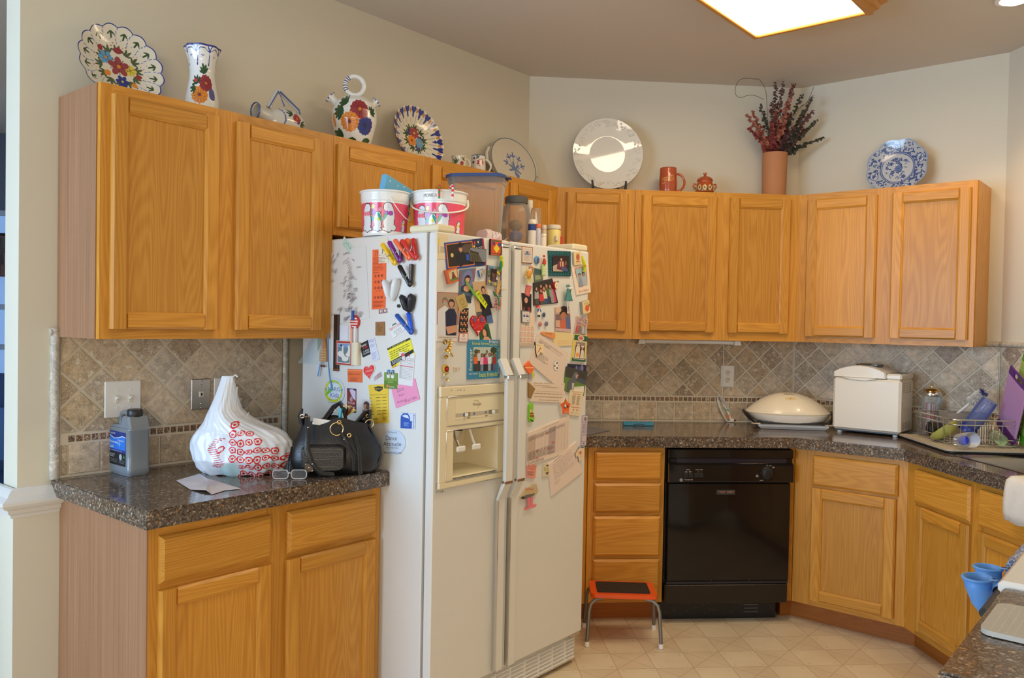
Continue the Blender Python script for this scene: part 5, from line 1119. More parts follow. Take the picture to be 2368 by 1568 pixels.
for i in range(4):
    y = .005+.175*i; f.rect(.06, y, .95, y+.165, C(40, 38, 36))
    for j in range(5): u, v = .18+.17*j+rg.uniform(-.03, .03), y+.06+.05*(j % 2); f.ell(u, v, .1, .035, HB, 8); f.ell(u, v+.008, .07, .027, C(225, 165, 130), 8); f.poly([(u-.1, v+.075), (u-.05, v+.035), (u+.05, v+.035), (u+.1, v+.075)], [C(210, 90, 50), C(50, 90, 70), C(200, 95, 60)][j % 3])
f.rect(.03, .72, .97, .98, C(190, 50, 50)); f.rect(.08, .735, .92, .965, C(228, 220, 215)); f.ell(.5, .79, .1, .045, RED, 14); f.ell(.5, .79, .04, .03, C(228, 220, 215), 12); f.lines(.25, .87, .75, .92, 2, C(150, 130, 130)); f.done()
f = FL('photo', 'photo of a smiling long-haired girl on green, under the red heart', 'photo', 'A', [(752, 78), (905, 55), (958, 300), (785, 300)], C(30, 95, 50), zl2, th=.001, group=GL)
f.part('picture'); f.ell(.48, .55, .3, .42, C(70, 45, 32)); f.ell(.45, .55, .17, .25, C(215, 160, 130)); f.poly([(.2, 1), (.35, .8), (.7, .8), (.95, 1)], C(215, 165, 135)); f.done()
f = FL('magnet', 'big red heart magnet with white and yellow dots on the left door', 'magnet', 'A', [(652, 1325), (890, 1325), (890, 1690), (652, 1690)], C(205, 35, 35), zl1, th=.004, group=GL, shape=[(u, v*1.02) for u, v in hs], edge=C(150, 25, 25))
f.part('decoration')
for i in range(20):
    t_ = 2*math.pi*i/20; u, v = .5+.44*math.sin(t_)**3, .46-.88*(.40*math.cos(t_)-.15*math.cos(2*t_)-.06*math.cos(3*t_)-.03*math.cos(4*t_)); f.ell(u, v, .022, .016, WH if i % 3 else C(240, 190, 50), 8)
f.poly([(.17, .2), (.25, .14), (.36, .2), (.35, .35), (.25, .42), (.15, .3)], C(120, 85, 130)); f.poly([(.62, .2), (.72, .14), (.84, .2), (.85, .32), (.75, .42), (.64, .35)], C(110, 90, 140)); f.text('LOVE', .3, .5, .72, .62, C(225, 110, 110)); f.ell(.5, .8, .07, .045, C(240, 190, 185)); f.done()
f = FL('magnet', 'yellow lettered magnet with a green tab, tilted across the evening dress photo', 'magnet', 'A', [(705, 1020), (775, 960), (915, 1185), (885, 1255)], C(215, 225, 30), zl1, th=.005, group=GL, edge=C(30, 30, 20))
f.part('lettering'); f.poly([(-.18, -.05), (.12, -.9), (.28, -.8), (.25, .0), (0, .5)], C(110, 175, 70)); f.text('GEICO', .35, .1, .98, .72, INK); f.lines(.4, .78, .95, .95, 1, INK, jit=0); f.done()
f = FL('picture_frame', 'square blue friends picture frame with yellow and white words round a group photo', 'picture frame', 'A', [(588, 296), (1082, 302), (1070, 872), (582, 900)], C(55, 135, 175), zl2, th=.003, group=GL)
f.part('photo'); f.rect(.165, .185, .86, .80, C(95, 110, 75)); f.rect(.165, .185, .86, .36, C(185, 195, 185)); f.ell(.78, .27, .1, .09, C(45, 65, 40)); f.ell(.25, .3, .07, .06, C(70, 90, 60)); f.rect(.165, .62, .86, .80, C(60, 65, 45))
for (u, v, c_, p_) in ((.33, .30, C(200, 200, 205), INK), (.57, .31, C(190, 190, 200), INK), (.73, .35, C(110, 160, 170), INK), (.23, .37, C(225, 105, 50), INK), (.42, .39, C(225, 180, 195), C(120, 130, 160)), (.52, .39, C(215, 50, 120), C(30, 30, 35)), (.65, .38, C(220, 220, 220), C(150, 160, 180)), (.80, .39, C(150, 40, 35), C(80, 90, 130))):
    f.rect(u-.045, v+.19, u+.045, .80, p_); f.poly([(u-.06, v+.24), (u-.055, v+.06), (u+.055, v+.06), (u+.06, v+.24)], c_); f.ell(u, v, .032, .045, HB, 10); f.ell(u, v+.008, .023, .035, SK2, 10)
f.part('lettering'); Y_ = C(215, 220, 70); f.text('friends forever', .11, .05, .64, .13, Y_); f.text('friends', .62, .0, .95, .09, WH); f.text('best friends', .64, .105, .97, .15, Y_); f.text('best friends', .34, .83, .90, .95, Y_); f.text('best friends', .03, .83, .28, .88, WH)
f.done()
for tx_, u0, u1, v0, v1, c_ in (('forever', .03, .12, .78, .22, WH), ('friends', .125, .155, .52, .3, Y_), ('friends', .89, .95, .60, .20, Y_), ('forever', .90, .97, .88, .52, WH)):
    vs, fs, _ = text_mesh(tx_); mb = M().col(c_); mb.add([(lambda p: (p[0], -f.th-.0012, p[1]))(f.uv(u0+(u1-u0)*(1-y), v0+(v1-v0)*x)) for x, y in vs], fs); mb.obj('side_lettering', PRINT, f.root, recalc=False)
f = FL('sticker', 'two tiny cream stickers side by side below the gold flowers', 'sticker', 'A', [(380, 712), (476, 706), (476, 760), (388, 772)], C(222, 208, 185), zl2, group=GL, shape=[(0, 0), (.65, 0), (.65, .2), (.7, .2), (.7, .05), (1, .05), (1, .75), (.7, .75), (.65, 1), (0, 1)])
f.ell(.33, .5, .17, .25, C(170, 120, 110), 10); f.ell(.33, .5, .1, .15, C(222, 208, 185), 10); f.ell(.85, .4, .07, .15, C(120, 110, 160), 8); f.done()
# gold flower cluster, bell magnet, parrot, beaded frame, straw bundle
def relief(name, label, cat, px, py, z, grp, k='A', o=.868):
    s_, z_ = hit(k, o+.01, z[0]+px/z[2], z[1]+py/z[2]); return thing(name, label, cat, k, s_, o, z_, group=grp)
t = relief('flower_ornament', 'cluster of shiny gold flowers and leaves on the left door', 'ornament', 300, 440, zl2, GL)
GOLD = mat('gold_foil', (.80, .55, .16), .22, 1); rg = random.Random(8)
for i in range(11):
    x, z, y = rg.uniform(-.020, .018), rg.uniform(-.030, .026), -rg.uniform(.004, .016)
    M().lathe([(.0001, -.002), (.005, 0), (.0075, .004)], 8, (0, 0, 0), T=Matrix.Translation((x, y, z)) @ Matrix.Rotation(R(rg.uniform(50, 130)), 4, 'X') @ Matrix.Rotation(R(rg.uniform(-30, 30)), 4, 'Y')).obj('flower', GOLD, t, smooth=40)
for i in range(5): a = rg.uniform(0, 6.28); M().tube([(0, -.004, 0), (.02*math.cos(a), -.012, .03*math.sin(a)), (.026*math.cos(a+.3), -.008, .038*math.sin(a+.3))], .0006, 5).obj('wire', GOLD, t)
t = relief('bell_magnet', 'small yellow and red target-shaped magnet with a name plate and brass bell', 'magnet', 290, 800, zl2, GL)
M().lathe([(.0001, .006), (.013, .006), (.014, 0)], 24, T=Matrix.Translation((0, 0, .014)) @ Matrix.Rotation(R(90), 4, 'X')).obj('disc', mat('enamel_yellow', C(225, 165, 40), .3), t, smooth=30)
M().lathe([(.0001, .0072), (.0095, .0072), (.0095, .006)], 20, T=Matrix.Translation((.001, 0, .013)) @ Matrix.Rotation(R(90), 4, 'X')).obj('ring', BLACK, t); M().lathe([(.0001, .008), (.006, .008), (.006, .0072)], 16, T=Matrix.Translation((.001, 0, .013)) @ Matrix.Rotation(R(90), 4, 'X')).obj('centre', mat('enamel_red', C(200, 40, 40), .3), t)
M().prism([(-.012, -.012), (.012, -.002), (.013, .005), (-.010, -.002)], -.007, 0, .001).obj('name_plate', mat('plate_cream', C(225, 205, 140), .4), t)
mb = M().col(INK); vs, fs, _ = text_mesh('GRANDE'); mb.add([(-.010+.021*x, -.0074, -.010+.009*x+.006*y) for x, y in vs], fs); mb.obj('lettering', PRINT, t, recalc=False)
M().lathe([(.0001, .010), (.003, .009), (.0045, .003), (.007, 0)], 16, (.005, -.006, -.026)).obj('bell', GOLD, t, smooth=50); M().ball((.005, -.006, -.027), .002, 8).obj('clapper', GOLD, t)
t = relief('parrot_magnet', 'green and yellow parrot figure magnet at the top of the left door', 'magnet', 1160, 560, zl1, GL)
M().tube([(-.004, -.008, .026), (.0, -.009, .018), (.004, -.008, .006), (.0, -.008, -.010), (-.006, -.006, -.026)], [.006, .0075, .009, .008, .003], 12, flat=.6).obj('body', mat('parrot_yellow', C(215, 215, 40), .4), t, smooth=60)
M().tube([(-.006, -.012, .012), (-.008, -.013, -.004), (-.006, -.011, -.022)], [.004, .007, .003], 10, flat=.6).obj('wing', mat('parrot_green', C(30, 135, 75), .4), t, smooth=60)
M().ball((-.003, -.010, .026), .0075, 12).obj('head', mat('parrot_lime', C(190, 215, 50), .4), t, smooth=60); M().tube([(-.010, -.012, .027), (-.015, -.012, .023)], [.003, .001], 8).obj('beak', mat('enamel_yellow'), t); M().ball((-.006, -.016, .028), .0014, 8).obj('eye', BLACK, t)
f = FL('picture_frame', 'small photo frame with moulded flowers and an angel round a child', 'picture frame', 'A', [(918, 568), (1112, 600), (1108, 905), (905, 880)], C(150, 140, 145), zl1, th=.006, group=GL, edge=C(110, 90, 95))
f.part('photo'); f.rect(.2, .15, .72, .8, C(45, 30, 30)); f.ell(.48, .45, .14, .14, C(110, 70, 55)); f.ell(.52, .28, .12, .1, C(25, 20, 25)); f.poly([(.3, .8), (.4, .6), (.6, .6), (.7, .8)], C(90, 60, 70)); r_ = f.done()
rg = random.Random(3)
for (u, v, c_, n_) in ((.2, .08, (90, 170, 210), 'blue'), (.4, .06, (100, 180, 220), 'blue'), (.78, .3, (225, 195, 60), 'gold'), (.88, .36, (230, 200, 70), 'gold'), (.15, .82, (235, 215, 80), 'gold'), (.6, .92, (230, 205, 90), 'gold'), (.72, .62, (225, 215, 215), 'white'), (.85, .7, (225, 215, 220), 'white'), (.1, .5, (80, 120, 70), 'green'), (.1, .3, (85, 130, 70), 'green'), (.3, .93, (60, 110, 60), 'green'), (.7, .1, (70, 110, 60), 'green')):
    x, z = f.uv(u, v); m_ = M()
    for i in range(5): a = 2*math.pi*i/5; m_.ball((x+.0032*math.cos(a), -f.th-.002, z+.0032*math.sin(a)), .0027, 6, sy=.6)
    m_.obj('moulded_flower', mat('petal_'+n_, C(*c_), .45), r_, smooth=60)
t = relief('straw_bundle', 'fan of dried straw tied with a green ribbon and orange beads', 'ornament', 1080, 1060, zl1, GL, o=.869)
rg = random.Random(6); ST = mat('dry_straw', C(215, 180, 115), .6)
for i in range(22):
    a = rg.uniform(50, 86); L = rg.uniform(.045, .075); y = rg.uniform(-.012, -.004)
    M().tube([(0, -.006, -.004), (L*math.cos(R(a)), y, L*math.sin(R(a)))], .0014, 4).obj('straw', ST, t)
M().tube([(-.004, -.008, .03), (.05, -.014, .028)], .0008, 4).obj('straw', ST, t)
GRB = mat('ribbon_green', C(35, 130, 65), .4)
for P in ([(-.022, -.01, .018), (-.010, -.014, .008), (0, -.012, 0)], [(0, -.012, 0), (.012, -.016, .001), (.026, -.012, .0)], [(0, -.012, 0), (.008, -.014, -.014), (.016, -.01, -.034)], [(-.004, -.012, .0), (-.014, -.012, .004), (-.018, -.01, .016)]): M().tube(P, .0032, 8, flat=.35).obj('ribbon', GRB, t, smooth=60)
ORB = mat('cord_orange', C(235, 100, 50), .5)
M().tube([(.003, -.010, -.004), (.018, -.014, -.010), (.023, -.012, -.03), (.013, -.012, -.048), (.004, -.012, -.030)], .0012, 6).obj('cord', ORB, t, smooth=60); M().tube([(-.003, -.010, .002), (-.008, -.012, .022), (-.004, -.012, .026), (-.002, -.010, .006)], .0012, 6).obj('cord', ORB, t, smooth=60)
for i in range(14):
    q_ = i/13; x, z = (-.004-.010*q_, -.006-.034*q_) if i % 2 else (-.002, -.008-.044*q_)
    M().ball((x+rg.uniform(-.002, .002), -.011, z), rg.uniform(.0022, .0034), 8).obj('bead', mat(['bead_orange', 'bead_red', 'bead_brown', 'bead_pink'][i % 4], [C(235, 95, 40), C(190, 40, 40), (.1, .05, .04), C(210, 140, 150)][i % 4], .3), t, smooth=60)
# ---- right door
f = FL('card', 'small brown-framed card with a house crest, top left of the right door', 'card', 'A', [(148, 120), (312, 138), (304, 376), (146, 362)], C(135, 75, 50), zr1, th=.004, group=GD)
f.part('print'); f.rect(.06, .04, .94, .96, C(222, 205, 180)); f.rect(.14, .12, .86, .9, C(205, 195, 190)); f.ell(.5, .36, .14, .09, C(80, 100, 125)); f.ell(.28, .36, .12, .08, C(200, 170, 175)); f.ell(.72, .36, .12, .08, C(200, 170, 175)); f.rect(.24, .42, .76, .50, C(120, 140, 165)); f.lines(.3, .55, .72, .85, 5, C(190, 165, 140)); f.done()
f = FL('envelope', 'dark green ticket sticking out behind the orange crab', 'paper', 'A', [(330, 430), (440, 460), (470, 625), (345, 660)], C(95, 110, 95), zr1, group=GD); f.rect(.1, .05, .9, .4, C(60, 90, 95)); f.rect(.1, .5, .9, .8, C(150, 160, 120)); f.done()
f = FL('picture_frame', 'teal patterned photo frame with a seated woman', 'picture frame', 'A', [(541, 185), (864, 196), (866, 560), (552, 556)], C(25, 95, 100), zr1, th=.003, group=GD)
for i in range(9):
    for (u, v) in ((.05+.1125*i, .09), (.05+.1125*i, .92)): f.rect(u-.035, v-.05, u+.035, v+.05, C(15, 65, 80)); f.rect(u-.02, v-.03, u+.02, v+.03, C(45, 120, 115))
for j in range(6):
    for u in (.06, .94): f.rect(u-.03, .2+.12*j-.035, u+.03, .2+.12*j+.035, C(15, 65, 80)); f.rect(u-.015, .2+.12*j-.02, u+.015, .2+.12*j+.02, C(45, 120, 115))
f.part('photo'); f.rect(.13, .19, .87, .81, C(42, 30, 34)); f.poly([(.14, .6), (.35, .52), (.6, .81), (.14, .81)], C(185, 165, 140)); f.poly([(.3, .72), (.36, .45), (.5, .38), (.66, .42), (.78, .7), (.62, .78), (.4, .74)], C(110, 45, 70)); f.poly([(.45, .42), (.62, .42), (.62, .62), (.46, .62)], C(215, 165, 130)); f.poly([(.5, .6), (.8, .7), (.82, .81), (.55, .79)], C(60, 85, 130)); f.person(.52, .32, .12, C(225, 170, 130), C(25, 20, 20), C(110, 45, 70), .1, .95); f.rect(.72, .4, .74, .55, C(225, 195, 60)); f.done()
f = FL('photo_card', 'white greeting card with a red-dashed photo of a couple outdoors', 'card', 'A', [(872, 400), (1125, 380), (1160, 790), (952, 835)], C(232, 215, 195), zr1, th=.0012, group=GD)
f.part('photo'); f.poly([(.14, .1), (.86, .06), (.80, .72), (.22, .74)], C(190, 70, 65)); rg = random.Random(2)
for i in range(11): f.rect(.13+.07*i, .06, .155+.07*i, .75, C(232, 215, 195))
f.poly([(.18, .14), (.82, .10), (.77, .68), (.25, .70)], C(155, 185, 195)); f.poly([(.22, .5), (.79, .46), (.77, .68), (.25, .70)], C(170, 190, 200)); f.person(.38, .36, .13, SK, C(60, 40, 35), C(140, 150, 160), .35, .7); f.person(.62, .32, .13, SK, C(50, 32, 30), C(170, 180, 190), .35, .7); f.text('Be our Valentine!', .2, .84, .85, .92, C(225, 120, 90)); f.done()
f = FL('magnet', 'cream book-shaped magnet with a fox picture, top right of the right door', 'magnet', 'A', [(893, 210), (1003, 200), (1006, 385), (903, 400)], C(225, 200, 150), zr1, th=.007, group=GD, edge=C(180, 175, 160))
f.part('picture'); f.ell(.52, .42, .25, .25, C(185, 100, 70)); f.poly([(.32, .25), (.4, .08), (.48, .22)], C(185, 100, 70)); f.poly([(.58, .22), (.68, .08), (.72, .28)], C(185, 100, 70)); f.rect(.25, .7, .8, .76, C(170, 70, 60)); f.lines(.2, .8, .85, .9, 1, C(160, 110, 80), jit=0); f.done()
f = FL('photo', 'photo of six girls standing in a group on the right door', 'photo', 'A', [(325, 650), (600, 588), (688, 945), (330, 982)], C(60, 50, 48), zr1, th=.0012, group=GD)
f.part('picture'); f.rect(.0, .05, 1, .35, C(48, 44, 42))
for (u, v, c_, p_) in ((.36, .22, C(170, 45, 45), C(60, 60, 70)), (.62, .25, C(60, 110, 60), C(50, 60, 90)), (.13, .30, C(170, 165, 160), C(80, 80, 80)), (.48, .34, C(220, 205, 190), C(60, 85, 120)), (.33, .42, C(205, 60, 60), C(90, 80, 75)), (.78, .30, C(150, 150, 150), C(150, 145, 140))):
    f.rect(u-.07, v+.3, u+.07, .97, p_); f.poly([(u-.10, v+.42), (u-.08, v+.09), (u+.08, v+.09), (u+.10, v+.42)], c_); f.ell(u, v+.03, .06, .12, HL if u > .4 else HB, 10); f.ell(u, v, .038, .07, SK, 10)
f.poly([(.86, .4), (.93, .45), (.92, .95), (.84, .95)], C(215, 60, 110)); f.done()
f = FL('photo', 'dark studio portrait of a woman in red at the left edge of the right door', 'photo', 'A', [(130, 792), (300, 810), (298, 1095), (150, 1088)], C(222, 205, 190), zr1, th=.001, group=GD)
f.part('portrait'); f.rect(.1, .02, .98, .96, C(28, 24, 34)); f.poly([(.12, .96), (.25, .72), (.5, .65), (.85, .72), (.96, .96)], C(140, 50, 50)); f.ell(.5, .45, .24, .30, C(30, 18, 20)); f.ell(.5, .36, .15, .15, C(210, 155, 130)); f.poly([(.35, .96), (.38, .5), (.46, .6), (.62, .5), (.66, .96)], C(30, 18, 20)); f.done()
f = FL('card', 'small pink card poking up between the crab and the studio portrait', 'card', 'A', [(232, 682), (302, 700), (268, 858), (203, 830)], C(205, 100, 110), zr1, th=.001, group=GD); f.lines(.15, .15, .85, .85, 5, C(225, 150, 70), jit=.1); f.done()
f = FL('calendar', 'small 2013 year calendar with pink number blocks', 'calendar', 'A', [(120, 1095), (345, 1110), (335, 1575), (118, 1580)], C(228, 205, 185), zr1, th=.0009, group=GD)
f.text('2013', .38, .31, .62, .365, INK)
for r_ in range(3):
    for c_ in range(4): f.rect(.06+.24*c_, .40+.17*r_, .18+.24*c_, .41+.17*r_, C(150, 110, 100)); f.rect(.06+.24*c_, .425+.17*r_, .24+.24*c_, .51+.17*r_, C(225, 185, 170))
f.lines(.1, .9, .95, .93, 1, INK, jit=0); f.lines(.05, .94, .95, .97, 1, C(70, 110, 120), jit=0); f.done()
f = FL('magnet', 'small grey-framed magnet with blue figures above the calendar', 'magnet', 'A', [(140, 1052), (258, 1060), (258, 1238), (143, 1232)], C(110, 120, 120), zr1, th=.005, group=GD)
f.part('picture'); f.rect(.1, .08, .94, .93, C(215, 210, 205)); f.rect(.2, .35, .45, .5, C(60, 85, 150)); f.rect(.55, .38, .88, .5, C(50, 75, 140)); f.ell(.35, .3, .07, .08, SK, 8); f.ell(.65, .3, .07, .08, SK, 8); f.ell(.75, .8, .07, .05, C(170, 80, 60), 8); f.done()
f = FL('photo', 'photo of two babies propped on the right door', 'photo', 'A', [(645, 1010), (850, 985), (868, 1372), (640, 1345)], C(190, 160, 145), zr1, th=.0012, group=GD)
f.part('picture'); f.rect(.0, .3, 1, .95, C(130, 100, 105)); f.ell(.55, .2, .3, .22, C(50, 32, 30)); f.ell(.55, .38, .22, .16, C(180, 120, 90)); f.ell(.2, .12, .2, .12, C(215, 180, 150)); f.poly([(.3, .95), (.35, .55), (.65, .5), (.75, .95)], C(205, 105, 75)); f.poly([(.65, .4), (.95, .45), (.95, .9), (.7, .9)], C(90, 105, 150)); f.rect(0, .88, 1, 1, C(205, 170, 165)); f.rect(.02, .55, .3, .85, C(215, 165, 145)); f.done()
f = FL('card', 'pale yellow card with faint red print behind the soccer letter', 'card', 'A', [(620, 50), (920, 60), (925, 255), (655, 268)], C(228, 205, 150), zr2, th=.0006, group=GD); f.lines(.2, .6, .85, .9, 4, C(222, 170, 120)); f.done()
f = FL('magnet', 'tan sticking-plaster shaped magnet', 'magnet', 'A', [(433, 1358), (640, 1375), (632, 1475), (440, 1400)], C(225, 150, 90), zr1, th=.003, group=GD, shape=[(.06, .0), (.94, .0), (1, .3), (1, .8), (.94, 1), (.06, 1), (0, .8), (0, .3)])
f.part('print'); f.rect(.36, .02, .38, .98, C(200, 125, 75)); f.rect(.62, .02, .64, .98, C(200, 125, 75)); f.lines(.3, .2, .75, .45, 2, C(120, 75, 50)); f.done()
f = FL('photo', 'small photo of a pink crowd scene near the right edge', 'photo', 'A', [(950, 1130), (1118, 1175), (1090, 1412), (915, 1375)], C(205, 175, 165), zr1, th=.0012, group=GD); rg = random.Random(12)
f.part('picture')
for i in range(60): f.ell(rg.uniform(.05, .95), rg.uniform(.03, .5), .05, .035, C(rg.randint(150, 230), rg.randint(120, 190), rg.randint(130, 190)), 6)
for u, c_ in ((.15, C(205, 80, 85)), (.38, C(110, 130, 120)), (.62, C(190, 185, 185)), (.82, C(170, 170, 175))): f.poly([(u-.1, .95), (u-.07, .55), (u+.07, .55), (u+.1, .95)], c_); f.ell(u, .5, .05, .06, SK, 8)
f.done()
f = FL('picture_frame', 'green and yellow photo card of two children in white costumes', 'picture frame', 'A', [(955, 82), (1152, 112), (1118, 502), (908, 485)], C(225, 195, 90), zr2, th=.003, group=GD)
f.rect(0, .02, 1, .22, C(35, 95, 70)); f.rect(0, .88, 1, 1, C(35, 95, 70)); f.ell(.5, .12, .24, .1, C(235, 215, 180), 16); f.ell(.5, .12, .18, .07, C(200, 110, 110), 14)
f.part('photo'); f.rect(.12, .24, .90, .93, C(205, 200, 190)); f.rect(.16, .27, .86, .90, C(32, 30, 30)); f.rect(.16, .27, .86, .40, C(150, 130, 115)); f.poly([(.18, .88), (.22, .45), (.36, .36), (.5, .45), (.52, .88)], C(228, 215, 195)); f.ell(.36, .4, .09, .07, C(215, 190, 165)); f.ell(.36, .76, .12, .09, C(240, 160, 60)); f.poly([(.55, .88), (.58, .6), (.68, .5), (.8, .6), (.84, .88)], C(220, 205, 190)); f.ell(.68, .5, .07, .06, SK); f.ell(.68, .43, .14, .03, C(225, 210, 200)); f.done()
f = FL('photo', 'dark night snapshot tucked behind the dog photo', 'photo', 'A', [(865, 528), (1141, 550), (1135, 690), (860, 660)], C(32, 36, 58), zr2, th=.0006, group=GD); f.ell(.45, .5, .06, .35, C(110, 115, 160)); f.ell(.75, .4, .08, .4, C(120, 120, 165)); f.ell(.6, .5, .05, .3, C(80, 85, 130)); f.done()
f = FL('photo', 'photo of a grey dog sitting on green grass', 'photo', 'A', [(830, 568), (1155, 655), (1100, 1015), (798, 945)], C(100, 130, 60), zr2, th=.0015, group=GD)
f.part('picture'); f.poly([(0, 0), (1, 0), (1, .45), (0, .42)], C(70, 66, 64)); f.poly([(.5, .3), (1, .35), (1, .55), (.5, .5)], C(75, 85, 95))
for i in range(12): f.rect(.02+.08*i, .05, .03+.08*i, .4, C(45, 42, 40))
f.poly([(.12, .95), (.14, .6), (.28, .4), (.36, .15), (.5, .1), (.58, .2), (.52, .4), (.46, .6), (.44, .9), (.38, .98), (.3, .75), (.25, 1)], C(95, 98, 105)); f.ell(.5, .24, .1, .07, C(120, 120, 125)); f.poly([(.46, .24), (.56, .22), (.54, .38), (.47, .36)], C(205, 150, 140)); f.poly([(.32, .6), (.44, .58), (.42, .95), (.36, .95)], C(190, 185, 175)); f.done()
f = FL('letter', 'creased white letter with a soccer ball picture, tilted clockwise', 'letter', 'A', [(405, 66), (868, 365), (745, 918), (278, 520)], C(225, 205, 190), zr2, th=.0012, group=GD)
f.part('print'); f.lines(.08, .2, .42, .26, 1, C(130, 110, 105), jit=0); f.lines(.1, .12, .9, .24, 4, C(140, 120, 112), jit=.3); f.lines(.1, .5, .5, .72, 5, C(140, 120, 112), jit=.2, seed=4)
x, z = f.uv(.77, .56); f.done()
zc = hit('A', .87, 1180+690/6.535, 760+558/6.535); xx, zz = zc[0]-f.s0, zc[1]-f.z0
mb = M().col(C(120, 110, 105)); r1, r2 = .0165, .0205; yb = -f.th-.0014
mb.add([(xx+r1*1.04*math.cos(a), yb, zz+r2*1.03*math.sin(a)) for a in np.linspace(0, 6.2, 28)], [tuple(range(28))]); mb.col(C(238, 228, 220)); mb.add([(xx+r1*math.cos(a), yb-.0001, zz+r2*math.sin(a)) for a in np.linspace(0, 6.2, 28)], [tuple(range(28))])
mb.col(INK)
for (u, v, r_) in ((.25, .5, .28), (-.6, -.05, .26), (.32, -.5, .28), (.98, .0, .12)):
    mb.add([(xx+r1*(u+r_*math.cos(a)), yb-.0002, zz+r2*(v+r_*math.sin(a))) for a in [R(90+72*i) for i in range(5)]], [tuple(range(5))])
mb.obj('soccer_ball_print', PRINT, f.root, recalc=False)
f = FL('magnet', 'bright orange splash-shaped magnet with a yellow and grey tail beside the handle', 'magnet', 'A', [(185, 485), (345, 485), (345, 760), (185, 760)], C(245, 115, 55), zr2, th=.003, group=GD, shape=[(.1, .25), (.3, .12), (.5, .0), (.62, .12), (.68, .25), (1, .3), (.95, .5), (.8, .62), (.55, .75), (.4, .6), (.15, .4)])
f.part('tail'); f.poly([(.7, .65), (.95, .6), (1, .8), (.85, 1), (.7, .98)], C(205, 200, 60)); f.poly([(.45, .75), (.7, .68), (.78, .85), (.65, 1), (.48, 1)], C(150, 145, 170)); f.rect(.1, .36, .95, .4, C(250, 210, 170)); f.done()
f = FL('magnet', 'cream tooth-shaped magnet with a small red arrow', 'magnet', 'A', [(352, 200), (478, 232), (470, 375), (358, 440)], C(232, 215, 170), zr2, th=.006, group=GD, edge=C(60, 60, 62), shape=[(0, 0), (.5, .05), (1, .0), (1, 1), (.6, .75), (.35, .9), (.2, 1.0), (.05, .7)])
f.part('print'); f.poly([(.2, .7), (.5, .42), (.46, .38), (.66, .34), (.62, .54), (.56, .48), (.26, .74)], C(215, 70, 60)); f.lines(.1, .12, .6, .25, 1, C(170, 150, 110)); f.done()
f = FL('notice', 'white notice with typed lines and handwriting below the soccer letter', 'notice', 'A', [(262, 800), (826, 825), (812, 1120), (282, 1098)], C(225, 205, 185), zr2, th=.0007, group=GD)
f.part('print'); f.text('Department:', .14, .02, .36, .10, INK); f.lines(.4, .02, .95, .09, 1, C(150, 130, 118)); f.lines(.12, .14, .6, .22, 1, C(170, 150, 140)); f.text('My Home Base Instructor is:', .35, .22, .78, .29, C(110, 92, 85)); f.rect(.15, .46, .9, .468, C(140, 120, 110)); f.text('Students if you will be absent, need to give us im-', .14, .54, .92, .62, C(120, 100, 92)); f.text('portant information or have questions, please call or', .12, .70, .92, .78, C(120, 100, 92)); f.text('email your home base instructor only.', .24, .87, .82, .94, C(120, 100, 92)); f.done()
f = FL('magnet', 'brown diamond-shaped magnet half hidden behind the right handle', 'magnet', 'A', [(262, 812), (358, 905), (290, 1062), (262, 1030)], C(150, 115, 65), zr2, th=.003, group=GD); f.done()
f = FL('ticket', 'white ticket with a red corner above the dog photo foot', 'ticket', 'A', [(905, 880), (1100, 868), (1095, 960), (905, 960)], C(232, 222, 210), zr2, th=.0015, group=GD); f.rect(.0, .08, .2, .5, C(215, 50, 45)); f.lines(.22, .05, .8, .4, 3, C(150, 190, 150)); f.done()
f = FL('card', 'cream certificate card with notched corners and small red print', 'card', 'A', [(885, 925), (1092, 945), (1030, 1325), (868, 1298)], C(228, 208, 175), zr2, th=.002, group=GD)
f.part('print')
for a, b, c_, d in ((.1, .06, .88, .06), (.88, .06, .88, .9), (.1, .9, .88, .9), (.1, .06, .1, .9)): f.poly([(a-.006, b-.004), (c_+.006, d-.004), (c_+.006, d+.004), (a-.006, b+.004)], C(90, 95, 70))
f.text('Our Lives', .2, .1, .8, .17, C(200, 90, 80)); f.lines(.18, .2, .48, .58, 11, C(130, 110, 100), h=.4); f.lines(.55, .2, .82, .58, 11, C(130, 110, 100), h=.4); f.rect(.14, .66, .86, .68, C(200, 80, 70)); f.ell(.35, .78, .06, .03, C(210, 80, 60)); f.ell(.68, .77, .1, .03, C(215, 140, 120)); f.done()
f = FL('schedule', 'large white schedule sheet printed with a grid, grey columns and red marks', 'schedule', 'A', [(240, 320), (845, 60), (828, 600), (225, 800)], C(228, 208, 192), zr3, th=.0009, group=GD)
f.part('print'); f.lines(.35, .03, .75, .10, 1, C(190, 170, 165)); f.poly([(.0, .12), (.18, .12), (.18, .88), (.0, .88)], C(205, 180, 162)); f.poly([(.5, .12), (.66, .12), (.66, .88), (.5, .88)], C(190, 170, 162))
for i in range(17): f.rect(.0, .13+.045*i, .97, .133+.045*i, C(165, 148, 140))
for i in range(13): f.rect(.0+.08*i, .13, .003+.08*i, .87, C(190, 170, 160))
for (u, v) in ((.42, .22), (.58, .55), (.2, .62), (.47, .66), (.2, .83)): f.rect(u, v, u+.05, v+.045, C(210, 110, 105))
f.lines(.02, .15, .9, .27, 3, C(120, 108, 104), h=.3); f.lines(.02, .6, .65, .85, 7, C(110, 98, 95), h=.3, seed=6); f.lines(.02, .9, .4, .97, 2, C(120, 108, 100)); f.done()
f = FL('letter', 'tilted white letter of typed lines at the bottom of the papers', 'letter', 'A', [(540, 775), (945, 442), (1026, 892), (585, 1232)], C(228, 208, 195), zr3, th=.0014, group=GD)
